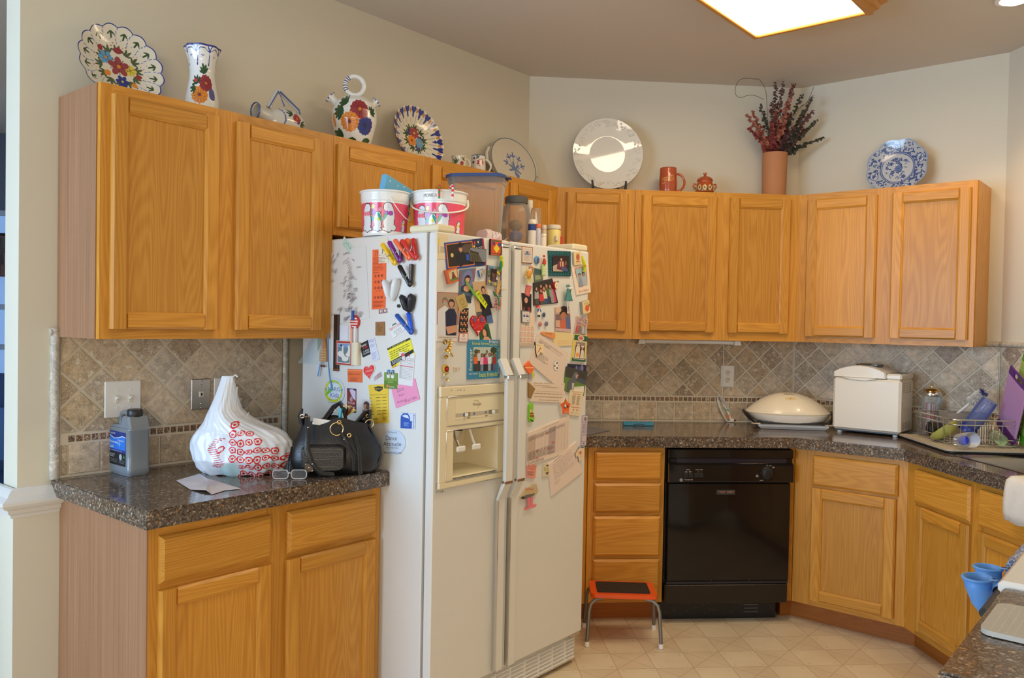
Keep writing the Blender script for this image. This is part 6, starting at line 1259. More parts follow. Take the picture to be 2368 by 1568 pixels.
f.part('print'); f.lines(.18, .02, .45, .06, 1, C(110, 95, 92), jit=0); f.lines(.12, .10, .95, .62, 13, C(150, 132, 125), h=.22, jit=.2, seed=9); f.lines(.12, .66, .3, .76, 3, C(150, 132, 125), h=.25); f.done()
f = FL('magnet', 'white T-shirt shaped magnet with a coloured splash', 'magnet', 'A', [(915, 520), (1046, 520), (1046, 735), (915, 735)], C(228, 205, 175), zr3, th=.005, group=GD, edge=C(85, 95, 95), shape=[(.0, .5), (.3, .15), (.55, .05), (.8, .1), (1, .0), (.95, .35), (.9, .8), (.4, 1), (.3, .6), (.12, .7)])
f.part('print'); f.ell(.58, .38, .12, .12, C(215, 90, 80), 7); f.ell(.42, .42, .1, .08, C(200, 175, 90), 6); f.rect(.6, .45, .64, .7, C(215, 120, 110)); f.done()
f = FL('sticker', 'tall narrow sticker with a blue border at the right edge', 'sticker', 'A', [(1035, 62), (1112, 66), (1085, 505), (1010, 508)], C(205, 190, 190), zr3, th=.0007, group=GD)
f.part('print')
for a, b, c_, d in ((0, 0, 1, .015), (0, .985, 1, 1), (0, 0, .05, 1), (.95, 0, 1, 1), (0, .85, 1, .86), (.0, .22, .5, .23), (.55, .2, .58, .62), (.05, .64, .9, .65)): f.rect(a, b, c_, d, C(95, 95, 160))
f.ell(.5, .12, .2, .06, C(120, 110, 130), 10); f.lines(.62, .06, .92, .6, 14, C(160, 150, 165)); f.lines(.12, .28, .5, .6, 7, C(120, 115, 135)); f.ell(.45, .92, .2, .03, C(130, 120, 140), 10); f.done()
f = FL('card', 'small salmon ticket card left below the schedule sheet', 'card', 'A', [(232, 775), (368, 786), (345, 978), (230, 968)], C(225, 150, 130), zr3, th=.0012, group=GD); f.text('TOM', .02, .2, .25, .3, INK); f.lines(.0, .06, .95, .14, 1, INK, jit=0); f.lines(.0, .48, .8, .85, 5, C(90, 60, 55)); f.lines(.3, .2, .9, .4, 3, C(215, 60, 60)); f.done()
f = FL('card', 'small card with a drawn figure in a hat and yellow shirt', 'card', 'A', [(468, 762), (560, 768), (548, 950), (455, 952)], C(215, 200, 170), zr3, th=.0008, group=GD); f.ell(.6, .14, .2, .07, C(95, 75, 55)); f.rect(.52, .3, .8, .6, C(195, 185, 50)); f.poly([(.35, .7), (.9, .62), (.66, .9)], C(95, 75, 60)); f.ell(.25, .42, .16, .14, C(110, 105, 100), 12); f.ell(.25, .42, .12, .10, C(215, 200, 170), 12); f.done()
f = FL('magnet', 'cloud-shaped magnet with red and yellow lettering and pink legs', 'magnet', 'A', [(130, 1050), (388, 1050), (388, 1450), (130, 1450)], C(195, 175, 140), zr3, th=.003, group=GD, shape=[(.0, .5), (.1, .4), (.3, .18), (.55, .1), (.66, .03), (.88, .02), (.94, .15), (1, .25), (.92, .38), (.7, .42), (.35, .55), (.1, .57)])
f.part('cloud_shade'); f.poly([(.0, .5), (.35, .4), (.8, .35), (.75, .42), (.35, .55), (.1, .57)], C(110, 105, 95)); f.poly([(.0, .49), (.2, .47), (.18, .57), (.05, .55)], C(55, 58, 65))
f.part('lettering'); f.text('SeaTown', .25, .15, .7, .24, RED); f.text('STRANGE', .2, .24, .75, .33, C(230, 180, 60))
f.part('legs'); f.poly([(.34, .53), (.50, .49), (.54, .84), (.45, .92), (.2, .98), (.18, .93), (.38, .82)], C(225, 120, 130)); f.poly([(.54, .49), (.68, .46), (.66, .76), (.88, .75), (.84, .84), (.56, .92), (.55, .7)], C(228, 125, 135)); f.done()
f = FL('magnet', 'lime green skittle-shaped magnet with red bands behind the handle', 'magnet', 'A', [(222, 1120), (342, 1120), (342, 1415), (222, 1415)], C(135, 200, 50), zr2, th=.004, group=GD, shape=[(.35, .1), (.55, .0), (.8, .05), (.85, .25), (.75, .45), (.9, .6), (1, .78), (.88, .97), (.5, 1), (.3, .8), (.35, .5)])
f.part('print'); f.rect(.4, .5, .85, .58, C(170, 55, 45)); f.rect(.4, .62, .88, .72, C(170, 55, 45)); f.ell(.5, .4, .12, .08, C(230, 190, 140)); f.poly([(.4, .82), (.8, .9), (.78, .97), (.5, .92)], C(35, 60, 70)); f.done()
st = [(.5+.5*(1 if i % 2 == 0 else .62)*math.sin(R(36*i)), .5-.5*(1 if i % 2 == 0 else .62)*math.cos(R(36*i))) for i in range(10)]
f = FL('magnet', 'orange five-pointed star magnet with black and white patches', 'magnet', 'A', [(712, 1040), (885, 1040), (885, 1320), (718, 1320)], C(235, 100, 45), zr2, th=.006, group=GD, edge=C(215, 205, 190), shape=st)
f.part('print'); f.poly([(.5+(u-.5)*.88, .5+(v-.5)*.88) for u, v in st], C(238, 100, 40)); f.ell(.45, .45, .13, .15, INK, 9); f.ell(.47, .43, .08, .10, C(230, 225, 215), 8); f.ell(.7, .48, .07, .1, INK, 8); f.ell(.5, .2, .06, .08, C(130, 150, 70), 7); f.text('NASCAR', .4, .7, .85, .82, C(240, 190, 150)); f.done()
# crab, blue plate magnet, figure, apple, clip, doll, glass beads, book
t = relief('crab_magnet', 'orange ceramic crab magnet with yellow legs', 'magnet', 270, 550, zr1, GD)
CRB = mat('crab_orange', C(225, 150, 40), .25, coat=.4); CRY = mat('crab_yellow', C(230, 215, 100), .35)
M().ball((-.002, -.012, .006), .0115, 16, sz=1.5, sy=.7).obj('shell', CRB, t, smooth=60)
M().tube([(.004, -.009, .028), (.0, -.011, .033), (.010, -.012, .036), (.022, -.011, .030), (.024, -.010, .016), (.014, -.010, .008)], [.003, .0035, .004, .0045, .004, .003], 8).obj('claw', mat('crab_tan', C(205, 150, 90), .4), t, smooth=60)
for P in ([(-.010, -.01, .016), (-.018, -.012, .026), (-.012, -.012, .032)], [(-.012, -.01, .006), (-.022, -.012, .008), (-.026, -.012, .014)], [(-.010, -.01, -.004), (-.022, -.012, -.004), (-.026, -.011, -.010)], [(-.004, -.01, -.010), (-.008, -.012, -.024), (-.012, -.012, -.034)], [(.002, -.01, -.012), (.004, -.012, -.030)], [(.006, -.01, -.010), (.014, -.012, -.026)], [(.010, -.01, -.006), (.024, -.012, -.022)]): M().tube(P, [.002]*(len(P)-1)+[.001], 6).obj('leg', CRY, t, smooth=60)
t = relief('round_magnet', 'small round blue magnet with a brown figure behind the red-haired ornament', 'magnet', 415, 320, zr1, GD)
M().lathe([(.0001, .004), (.014, .004), (.016, .001), (.016, 0)], 24, T=Matrix.Rotation(R(90), 4, 'X')).obj('disc', mat('sky_glaze', C(95, 150, 205), .3), t, smooth=30); M().prism([(-.006, -.010), (.0, .008), (.006, .006), (.004, -.004), (.008, -.012)], -.0055, -.004).obj('figure', mat('bead_brown'), t)
t = relief('figure_magnet', 'pale green figure magnet with a red tuft of hair', 'magnet', 495, 420, zr1, GD)  # plain bag and tuft shape made up in place of a red-haired figure
M().box(-.010, .012, -.010, -.001, -.035, .010, .002).obj('bag', mat('pale_green', C(190, 215, 140), .4), t)
M().tube([(.0, -.008, .010), (.001, -.009, .024), (.0, -.008, .034)], [.009, .0075, .003], 10, flat=.7).obj('tuft', mat('tuft_red', C(200, 70, 45), .5), t, smooth=60); M().ball((-.001, -.008, .042), .005, 10).obj('bobble', mat('tuft_red'), t, smooth=60)
for z in (-.026, -.016, -.004): M().box(-.009, .011, -.0107, -.0098, z, z+.003).obj('stripe', mat('stripe_white', C(225, 230, 200), .4), t)
t = relief('apple_magnet', 'white apple-slice magnet with a red rim and green leaf', 'magnet', 672, 690, zr1, GD)
ap = [(.0125*(1+.12*math.cos(2*a))*math.cos(a), .0165*math.sin(a)) for a in np.linspace(0, 6.1, 26)]
M().prism(ap, -.010, 0, .001).obj('rim', mat('apple_red', C(200, 35, 35), .3), t); M().prism([(x*.82, z*.85) for x, z in ap], -.0108, -.010, 0).obj('flesh', mat('apple_white', C(232, 222, 200), .4), t)
M().prism([(-.002, -.004), (.003, .001), (.0, .004)], -.0115, -.0108).obj('seed', mat('parrot_green'), t); M().tube([(.007, -.009, .010), (.010, -.009, .018), (.013, -.009, .012)], [.002, .003, .001], 6, flat=.5).obj('leaf', mat('leaf_green', C(40, 120, 50), .4), t)
t = relief('cloth_clip', 'teal fabric dress-shaped clip with a white collar', 'clip', 830, 800, zr1, GD)
TEAL = mat('teal_cloth', C(75, 130, 125), .8, bump=.4, bscale=120)
vs = []; n = 28
for k_, (r1, z) in enumerate(((.004, .022), (.012, .014), (.011, .004), (.013, -.004), (.017, -.018), (.021, -.032))):
    for i in range(n): a = 2*math.pi*i/n; rr = r1*(1+.12*math.sin(6*a)*(k_/5)); vs.append((rr*math.cos(a), -.016+rr*.6*math.sin(a), z+.0015*math.sin(6*a+1)*(k_/5)))
M().add(vs, [(k_*n+i, k_*n+(i+1) % n, (k_+1)*n+(i+1) % n, (k_+1)*n+i) for k_ in range(5) for i in range(n)]).obj('dress', TEAL, t, smooth=60)
M().ball((.004, -.020, .018), .011, 14, sz=.6).obj('collar', mat('cloth_white', C(225, 215, 200), .7), t, smooth=60)
for i in range(6): a = R(30+24*i); M().tube([(.010*math.cos(a), -.014, .020+.006*math.sin(a)), (.016*math.cos(a), -.012, .024+.012*math.sin(a))], [.003, .0008], 6).obj('frill', TEAL, t)
for x in (.006, .015): M().cyl((x, -.008, -.034), (x-.003, -.008, -.082), .0016, n=8).obj('metal_arm', CHROME, t, smooth=50)
t = relief('doll_magnet', 'small cloth doll magnet with a red hat, blue sleeves and white apron', 'magnet', 420, 1050, zr1, GD)
M().ball((-.002, -.009, .012), .0068, 12).obj('head', mat('cloth_skin', C(235, 205, 180), .6), t, smooth=60); M().lathe([(.0001, .007), (.006, .006), (.008, .0), (.010, -.003)], 14, (-.003, -.007, .014)).obj('hat', mat('clip_red'), t, smooth=60)
M().lathe([(.0045, .006), (.007, -.004), (.010, -.018)], 14, (0, -.008, 0), sy=.6).obj('apron', mat('cloth_white'), t, smooth=60)
for x in (-.008, .008): M().tube([(x*.6, -.009, .004), (x*1.2, -.011, -.005)], [.003, .0025], 8).obj('sleeve', mat('clip_blue'), t, smooth=60)
for x in (-.004, .004): M().tube([(x, -.008, -.018), (x, -.009, -.026)], .0024, 8).obj('leg', BLACK, t, smooth=60)
for px, py, c_, nm, lb in ((510, 1115, C(45, 75, 115), 'blue', 'dark blue oval glass bead magnet beside the doll'), (458, 1250, C(205, 110, 95), 'coral', 'coral oval glass bead magnet, left of the pair below the doll'), (548, 1245, C(110, 105, 130), 'grey', 'grey-violet oval glass bead magnet, right of the pair below the doll')):
    t = relief('glass_bead', lb, 'magnet', px, py, zr1, 'glass bead magnets on the right door'); M().ball((0, -.003, 0), .0082, 18, sy=.6, sz=1.22).obj('bead', mat('glass_'+nm, c_, .06, coat=1), t, smooth=60); M().cyl((0, -.001, 0), (0, .001, 0), .006, n=14).obj('magnet_disc', BLACK, t)
f = FL('magnet', 'small cream book magnet with a big orange flower near the right edge', 'magnet', 'A', [(1002, 930), (1105, 900), (1125, 1075), (1022, 1112)], C(225, 200, 150), zr1, th=.008, group=GD, edge=C(150, 150, 135))
f.part('picture'); f.lines(.3, .12, .85, .3, 2, C(140, 110, 80)); 
for i in range(8): f.ell(.6+.17*math.cos(R(45*i)), .6+.15*math.sin(R(45*i)), .14, .1, C(225, 90, 40), 8, rot=45*i)
f.ell(.6, .6, .09, .08, C(190, 120, 60)); f.ell(.9, .4, .08, .1, C(95, 120, 60)); f.done()
t = relief('banana_magnet', 'bright yellow curved figure magnet at the upper right of the right door', 'magnet', 1070, 390, zr1, GD)
M().tube([(-.012, -.008, .036), (-.010, -.010, .026), (-.004, -.012, .010), (.002, -.012, -.006), (.006, -.010, -.020), (.000, -.010, -.028)], [.003, .006, .0085, .0085, .006, .003], 12, flat=.6).obj('body', mat('parrot_yellow'), t, smooth=60)
for i, c_ in enumerate(('tuft_red', 'sky_glaze', 'stripe_white')): M().box(-.004+.003*i, -.002+.003*i, -.0185, -.017, -.010, .002).obj('stripe', mat(c_), t)
M().tube([(-.002, -.008, -.026), (.006, -.008, -.030), (.012, -.008, -.024)], .003, 8).obj('foot', mat('parrot_yellow'), t, smooth=60)
# ================================================================== POTTERY ON TOP OF THE CABINETS
TOP = 2.1435
BL = C(35, 50, 140); BL2 = C(95, 160, 205); CR = C(222, 216, 200); WG = C(232, 234, 232); GN = C(45, 75, 40); MR = C(150, 45, 55); OR = C(225, 140, 40); YE = C(225, 205, 70)
def camang(k, s, o):
    P, d, n = fr(k); c = CAM[:2]-P-d*s-n*o; return math.degrees(math.atan2(-(c@n), c@d))
def revp(name, prof, paint, mt, parent, face_ang, nu=150, nv=70, c=(0, 0, 0), sq=1, wob=None):
    """surface of revolution painted in (arc length, height) coordinates, x=0 facing the camera side"""
    pr = np.array(prof, float); L = np.r_[0, np.cumsum(np.hypot(np.diff(pr[:, 0]), np.diff(pr[:, 1])))]; L /= L[-1]; rm = pr[:, 0].max()
    def f(U, V):
        r = np.interp(V, L, pr[:, 0]); z = np.interp(V, L, pr[:, 1]); a = np.radians(face_ang)+(U-.5)*2*np.pi
        if wob is not None: r = r*wob(a, z)
        return c[0]+r*np.cos(a), c[1]+r*sq*np.sin(a), c[2]+z
    return surf(name, f, nu, nv, paint, mt, parent, uvf=lambda u, v: ((u-.5)*2*np.pi*rm, np.interp(v, L, pr[:, 1])))
def plate(name, label, k, s, rad, paint, lobes=16, amp=.03, depth=.016, tilt=17, o=.12, z=TOP, deep=1.0, ex=1, n=150, group='decorated plates on the cabinets', mt=None):
    t = thing(name, label, 'plate', k, s, o, z, group=group); t.rotation_euler[0] = -R(tilt)
    def f(U, V, off=0, sh=1):
        a = U*2*np.pi; w = amp*np.abs(np.sin(a*lobes/2))*np.clip(V-.45, 0, 1)/.55
        r = rad*V*(1+w-amp*.5)*sh; y = -depth*deep*np.clip((V-.5)/.5, 0, 1)**1.3-.006*np.sin(a*lobes)*0+off-.5*depth*w/(amp+1e-6)*0
        return r*np.cos(a)*ex, y-.0035*min(1, amp/.03)*np.abs(np.sin(a*lobes/2))*np.clip(V-.5, 0, 1)*2, r*np.sin(a)+rad*.985
    surf('face', f, int(n*1.5), int(n*.6), paint, mt or GLOSSP, t, uvf=lambda u, v: (v*np.cos(u*2*np.pi), v*np.sin(u*2*np.pi)))
    surf('underside', lambda U, V: f(U, V, .007, .985), 64, 12, lambda X, Y: np.tile(np.array(CR), (len(X), 1)), GLOSSP, t)
    return t
# 1 large scalloped platter
P = Paint(C(226, 222, 208))
for i in range(16):
    a = 22.5*i; x, y = math.cos(R(a)), math.sin(R(a)); P.line([(x*.62, y*.62), (x*.8*math.cos(.06)-y*.8*math.sin(.06), y*.8*math.cos(.06)+x*.8*math.sin(.06)), (x, y)], .008, C(110, 130, 190))
    b = a+11; x, y = .86*math.cos(R(b)), .86*math.sin(R(b)); P.frond(x, y, .15, b+180, GN, 3); P.ell(.7*math.cos(R(b+4)), .7*math.sin(R(b+4)), .012, col=BL2)
for a in range(0, 360, 30): x, y = .40*math.cos(R(a)), .40*math.sin(R(a)); P.frond(x, y, .22, a, C(75, 90, 55), 4); P.ell(.62*math.cos(R(a+9)), .62*math.sin(R(a+9)), .014, col=MR); P.ell(.57*math.cos(R(a+14)), .57*math.sin(R(a+14)), .012, col=MR)
P.flower(-.30, .20, .19, BL2, OR, 6, dark=C(40, 70, 120)); P.flower(.28, -.02, .17, YE, C(150, 130, 30), 6, dark=C(110, 100, 30)); P.flower(.05, -.38, .17, BL, YE, 6); P.ell(.02, .46, .11, .09, col=MR); P.ell(-.42, .42, .07, col=MR); P.ell(.48, -.15, .07, col=MR); P.ell(-.3, -.22, .08, col=OR); P.ell(.34, -.42, .07, col=OR)
P.flower(0, .02, .27, C(150, 60, 65), OR, 5, 20, dark=C(100, 30, 40)); P.ring(0, 0, .975, 1.1, BL)
plate('decorative_plate', 'large scalloped white plate with painted flowers and a blue edge, at the far left', 'A', -2.270, .137, P, 16, .07, .026, 16, o=.125)
# 2 scalloped plate with blue and orange rim
P = Paint(C(228, 222, 205))
for i in range(20):
    b = 18*i; x, y = math.cos(R(b)), math.sin(R(b)); P.ell(.93*x, .93*y, .09, .10, b, BL); P.ell(.80*x, .80*y, .10, .035, b, BL); x, y = math.cos(R(b+9)), math.sin(R(b+9)); P.ell(.88*x, .88*y, .06, .035, b+9, C(200, 125, 50)); P.line([(.45*x, .45*y), (.78*x, .78*y)], .007, C(150, 150, 150))
for a in range(0, 360, 40): P.frond(.30*math.cos(R(a)), .30*math.sin(R(a)), .24, a, C(60, 85, 45), 4)
P.flower(-.2, .18, .12, C(50, 60, 130), OR, 6); P.flower(.22, .02, .12, C(50, 60, 130), OR, 6); P.flower(.05, -.28, .13, C(60, 75, 140), OR, 6); P.flower(.0, .2, .20, C(165, 70, 75), YE, 8); P.flower(-.16, -.08, .19, C(225, 135, 45), C(60, 60, 80), 8); P.flower(.15, -.12, .17, C(105, 165, 205), OR, 8)
plate('decorative_plate', 'scalloped plate with a blue and orange rim and flowers, right of the round jug', 'A', -.925, .148, P, 20, .06, .028, 15, o=.12)
# white oval dish with blue tulips, leaning
P = Paint(C(214, 206, 188)); P.ring(0, 0, .955, .985, C(95, 115, 140))
for (x, y, a) in ((-.18, .18, 110), (.22, .18, 60), (0, .26, 90), (-.28, -.02, 160), (.3, -.05, 20)): P.line([(.0, -.3), (x, y)], .012, C(110, 130, 175)); P.frond(x, y, .2, a, C(90, 115, 175), 3)
for a in (100, 40, 150, 200, 330): P.leaf(0, -.2, .3, a, C(105, 125, 170), .28)
P.ell(.05, -.42, .07, .14, 30, C(105, 125, 170)); P.ell(.06, -.4, .12, .05, -30, C(105, 125, 170))
t = plate('oval_dish', 'white oval baking dish with a blue tulip print, leaning near the wall corner', 'A', -.235, .142, P, 2, .0, .004, 14, o=.13, ex=1.28, deep=.2)
DW_ = mat('dish_white', (.70, .66, .56), .25, coat=.4)
for sg in (-1, 1): M().tube([(sg*.178, .004, .20), (sg*.197, .010, .17), (sg*.200, .012, .13), (sg*.184, .006, .10)], .008, 8).obj('handle', DW_, t, smooth=60)
M().lathe([(.142, 0), (.136, .02), (.118, .034), (.0001, .036)], 40, T=Matrix.Translation((0, .004, .140)) @ Matrix.Rotation(R(-90), 4, 'X'), sx=1.27).obj('bowl', DW_, t, smooth=60)
# big white plate on stand
P = Paint(C(226, 222, 208)); rg = random.Random(1)
t = plate('platter', 'big round white plate with an embossed rim on a black stand', 'B', .420, .192, P, 24, .003, .020, 3, o=.11, z=2.186, deep=.9, mt=mat('white_glaze', (.76, .73, .66), .06, coat=1, bump=0))
mb = M()
for i in range(150): a = rg.uniform(0, 6.28); r_ = rg.uniform(.150, .180); mb.ball((r_*math.cos(a), -.006-.017*((r_/.192-.5)/.5)**1.3, r_*math.sin(a)+.189), rg.uniform(.003, .006), 6, sy=.35)
o_ = mb.obj('embossing', mat('white_glaze'), t, smooth=60); o_['kind'] = 'stuff'
t = thing('plate_stand', 'black two-footed stand holding the big white plate', 'stand', 'B', .420, .10, TOP)
for sg in (-1, 1): M().tube([(sg*.085, .07, .004), (sg*.085, -.03, .005), (sg*.088, -.062, .008), (sg*.088, -.072, .040), (sg*.092, -.066, .078)], [.006, .007, .008, .007, .005], 8).obj('foot', BLACK, t, smooth=60); M().tube([(sg*.085, .02, .006), (sg*.05, .05, .12)], .004, 6).obj('support', BLACK, t)
M().tube([(-.085, .03, .006), (.085, .03, .006)], .005, 8).obj('crossbar', BLACK, t)
# blue and white lobed plate
P = Paint(C(176, 182, 190)); DB = C(60, 85, 140); rg = random.Random(4)
for i in range(260): a, r_ = rg.uniform(0, 6.28), rg.uniform(.56, .97); P.ell(r_*math.cos(a), r_*math.sin(a), rg.uniform(.03, .07), rg.uniform(.015, .03), rg.uniform(0, 180), DB)
for a in (20, 110, 200, 290): x, y = .78*math.cos(R(a)), .78*math.sin(R(a)); P.ell(x, y, .17, .12, a+90, DB); P.ell(x, y, .15, .10, a+90, C(190, 194, 200)); P.flower(x, y, .07, DB, C(190, 194, 200), 5); P.leaf(x, y, .12, a+60, DB); P.leaf(x, y, .12, a-120, DB)
P.ring(0, 0, .53, .60, DB); P.ring(0, 0, 0, .52, C(190, 194, 198)); P.ring(0, 0, .96, 1.1, C(150, 165, 190)); P.ring(0, 0, .55, .57, C(180, 188, 200))
for i in range(16): a, r_ = rg.uniform(0, 6.28), rg.uniform(.1, .42); P.flower(r_*math.cos(a), r_*math.sin(a), rg.uniform(.05, .09), DB, C(190, 194, 198), 5)
for i in range(34): a, r_ = rg.uniform(0, 6.28), rg.uniform(.05, .46); P.leaf(r_*math.cos(a), r_*math.sin(a), rg.uniform(.08, .16), rg.uniform(0, 360), DB, .22)
P.flower(.02, -.02, .13, C(95, 118, 160), DB, 8)
plate('decorative_plate', 'blue and white transfer-printed plate with a wavy lobed edge, at the right', 'C', .552, .147, P, 8, .07, .022, 12, o=.12, n=190)
# vase
P = Paint(WG)
for i in range(8):
    x = -.18+.052*i; P.line([(x, .245), (x+.003, .20), (x+.002, .186)], .0016, BL); P.ell(x+.002, .184, .0032, .006, 0, BL); P.poly([(x-.012, .25), (x+.012, .25), (x, .222)], BL); P.poly([(x-.008, .25), (x+.008, .25), (x, .232)], WG); P.line([(x, .224), (x+.018, .236), (x+.034, .236), (x+.052, .224)], .0013, BL)
    for dx in (-.004, .004, 0): P.ell(x+.026+dx, .214-(.004 if dx == 0 else 0), .0016, col=BL)
P.poly([(-.3, .243), (.3, .243), (.3, .27), (-.3, .27)], BL)
for x0 in (-.005, .13, -.16): P.flower(x0-.004, .075, .032, OR, C(110, 50, 40), 12, dark=C(180, 90, 30)); P.flower(x0+.022, .118, .030, MR, C(200, 120, 40), 12, dark=C(110, 25, 35)); P.frond(x0-.012, .115, .035, 130, C(25, 75, 35), 5); P.frond(x0+.018, .152, .036, 110, C(25, 75, 35), 5); P.frond(x0-.022, .10, .030, 200, C(25, 75, 35), 4); P.ell(x0+.045, .08, .014, .022, 0, C(85, 90, 150)); P.ell(x0-.024, .126, .008, col=C(190, 50, 60))
t = thing('vase', 'tall waisted white vase with a frilled blue rim and painted flowers', 'vase', 'A', -2.009, .15, TOP)
revp('body', [(.0001, 0), (.044, 0), (.056, .03), (.057, .06), (.050, .10), (.0425, .14), (.0415, .165), (.046, .20), (.054, .232), (.061, .249), (.056, .247), (.046, .22), (.038, .17), (.0001, .16)], P, GLOSSP, t, camang('A', -2.009, .15), 200, 140, wob=lambda a, z: 1+.045*np.sin(a*8)*np.clip((z-.2)/.05, 0, 1))
# ceramic flask with triangular handle
t = thing('pitcher', 'small white ceramic flask lying on its side with blue edges and a looped handle', 'jug', 'A', -1.685, .15, TOP)
P = Paint(C(212, 212, 206)); P.flower(.040, .07, .020, C(170, 60, 60), OR, 9, dark=C(120, 40, 50)); P.frond(.022, .082, .03, 150, GN, 4); P.frond(.058, .056, .032, -25, GN, 4); P.ell(.046, .055, .006, col=BL); P.ring(-.065, .065, .052, .057, C(80, 100, 165))
def fb(U, V): a = U*2*np.pi; th = V*np.pi; return .085*np.cos(th)*1.0+.018, .050*np.sin(th)*np.sin(a), .055+.055*np.sin(th)*np.cos(a)
surf('body', fb, 90, 90, P, GLOSSP, t, uvf=lambda u, v: (.085*np.cos(v*np.pi)+.018, .055+.055*np.sin(v*np.pi)*np.cos(u*2*np.pi)))
FLG = mat('flask_glaze', (.62, .63, .60), .15, coat=.5); BEG = mat('blue_glaze', C(85, 105, 170), .2, coat=.4)
M().lathe([(.030, 0), (.026, .02), (.024, .045), (.030, .062)], 24, T=Matrix.Translation((-.05, 0, .06)) @ Matrix.Rotation(R(-75), 4, 'Y')).obj('neck', FLG, t, smooth=60)
M().tube([(-.112+.0*math.cos(a), .030*math.sin(a), .077+.030*math.cos(a)) for a in np.linspace(0, 5.9, 16)], .003, 6, closed=True).obj('rim', BEG, t, smooth=60)
M().tube([(-.055, 0, .10), (-.022, 0, .168), (-.012, 0, .172), (.076, 0, .118), (.082, 0, .098)], [.010, .009, .009, .009, .008], 10).obj('handle', FLG, t, smooth=60); M().tube([(-.012, -.010, .168), (.074, -.010, .116), (.080, -.009, .10)], .003, 6).obj('handle_edge', BEG, t); M().tube([(-.058, -.008, .10), (-.020, -.010, .168), (-.006, -.03, .11)], .003, 6).obj('handle_edge', BEG, t)
# round jug
t = thing('jug', 'round white jug with a ring handle on top, two spouts and painted flowers', 'jug', 'A', -1.333, .15, TOP)
P = Paint(WG)
for x0 in (0, .29, -.29):
    P.frond(x0-.03, .185, .05, 150, C(30, 75, 40), 5); P.frond(x0-.055, .06, .05, 190, C(30, 75, 40), 6); P.frond(x0-.045, .145, .055, 170, C(30, 75, 40), 6); P.frond(x0+.0, .045, .055, 250, C(30, 75, 40), 7); P.frond(x0+.06, .05, .05, 290, C(30, 75, 40), 6); P.frond(x0+.07, .15, .04, 40, C(30, 75, 40), 5)
    P.flower(x0+.050, .098, .038, BL, C(30, 30, 60), 14, dark=C(20, 30, 90)); P.flower(x0+.022, .160, .040, MR, C(205, 130, 40), 13, dark=C(110, 25, 35)); P.flower(x0-.020, .108, .040, OR, C(110, 40, 40), 13, dark=C(190, 100, 20)); P.ell(x0-.10, .12, .010, .030, 10, OR); P.frond(x0-.10, .08, .03, 250, C(30, 75, 40), 4); P.line([(x0-.085, .13), (x0-.075, .15), (x0-.06, .16)], .0012, INK)
revp('body', [(.0001, 0), (.062, 0), (.066, .02), (.080, .07), (.092, .125), (.092, .165), (.080, .200), (.055, .222), (.025, .230), (.0001, .231)], P, GLOSSP, t, camang('A', -1.333, .15), 220, 130)
tn = R(camang('A', -1.333, .15)+90)
ux, uy = math.cos(tn), math.sin(tn)
P = Paint(WG)
for i in range(9): P.ell(.0+.066*i-.0, .0, .010, .014, 0, BL)
def ringf(U, V): a = U*2*np.pi; b = V*2*np.pi; rr = .0385+.0095*np.cos(b); return rr*np.cos(a)*ux-.0095*np.sin(b)*uy, rr*np.cos(a)*uy+.0095*np.sin(b)*ux, .276+rr*np.sin(a)
def ringp(X, Y):
    c = np.tile(np.array(WG), (len(X), 1)); m = (np.sin(X*2*np.pi*26) > .3) & (X > .33) & (X < .60); c[m] = BL; return c
surf('ring_handle', ringf, 120, 24, ringp, GLOSSP, t)
JW = mat('jug_glaze', WG, .12, coat=.6)
for sg, L_, r1 in ((-1, .032, .022), (1, .020, .019)):
    b0 = (sg*.072*ux, sg*.072*uy, .200); d_ = Vector((sg*.75*ux, sg*.75*uy, .62)).normalized(); e_ = Vector(b0)+d_*L_
    sp_ = M().tube([b0, tuple(Vector(b0)+d_*L_*.6), tuple(e_), tuple(e_+d_*.006)], [r1*.85, r1*.7, r1, r1*.98], 16).obj('spout', JW, t, smooth=50)
    for i in range(7):
        a = 2*math.pi*i/7; n1 = Vector((-uy, ux, 0)); n2 = d_.cross(n1); c_ = e_+d_*.003+(n1*math.cos(a)+n2*math.sin(a))*r1*.98; M().ball(tuple(c_), .0042, 8).obj('dot', BEG, sp_)
# small creamers
def mug_like(name, label, k, s, o, r0, h, paint, hs=1, cat='cup', hy=.5, hr=.5, flare=1.12, z=TOP):
    t = thing(name, label, cat, k, s, o, z); fa = camang(k, s, o)
    revp('body', [(.0001, 0), (r0*.85, 0), (r0*.98, h*.22), (r0*1.03, h*.5), (r0*.98*(flare+1)/2, h*.8), (r0*flare, h), (r0*flare*.93, h*.99), (r0*.85, h*.5), (.0001, h*.3)], paint, GLOSSP, t, fa, 110, 60)
    b = R(fa+90); c, s_ = math.cos(b), math.sin(b); R_ = h*hr*.55
    M().tube([((r0*.92+R_*math.sin(a)*.9)*c, (r0*.92+R_*math.sin(a)*.9)*s_, h*hy+R_*math.cos(a)) for a in np.linspace(.05, 3.09, 10)], r0*.13, 10).obj('handle', mat(name+'_handle', paint.base, .2, coat=.4), t, smooth=60); return t
P = Paint(C(222, 214, 195)); P.frond(-.012, .05, .03, 120, C(60, 90, 50), 4); P.ell(.016, .05, .010, col=MR); P.frond(.02, .065, .02, 60, C(60, 90, 50), 3)
mug_like('cup', 'cream painted cup left of the small blue-rimmed pitcher', 'A', -.715, .16, .033, .088, P, hr=.4, hy=.6, group=None) if False else mug_like('cup', 'cream painted cup left of the small blue-rimmed pitcher', 'A', -.715, .16, .033, .088, P, hr=.5, hy=.58)
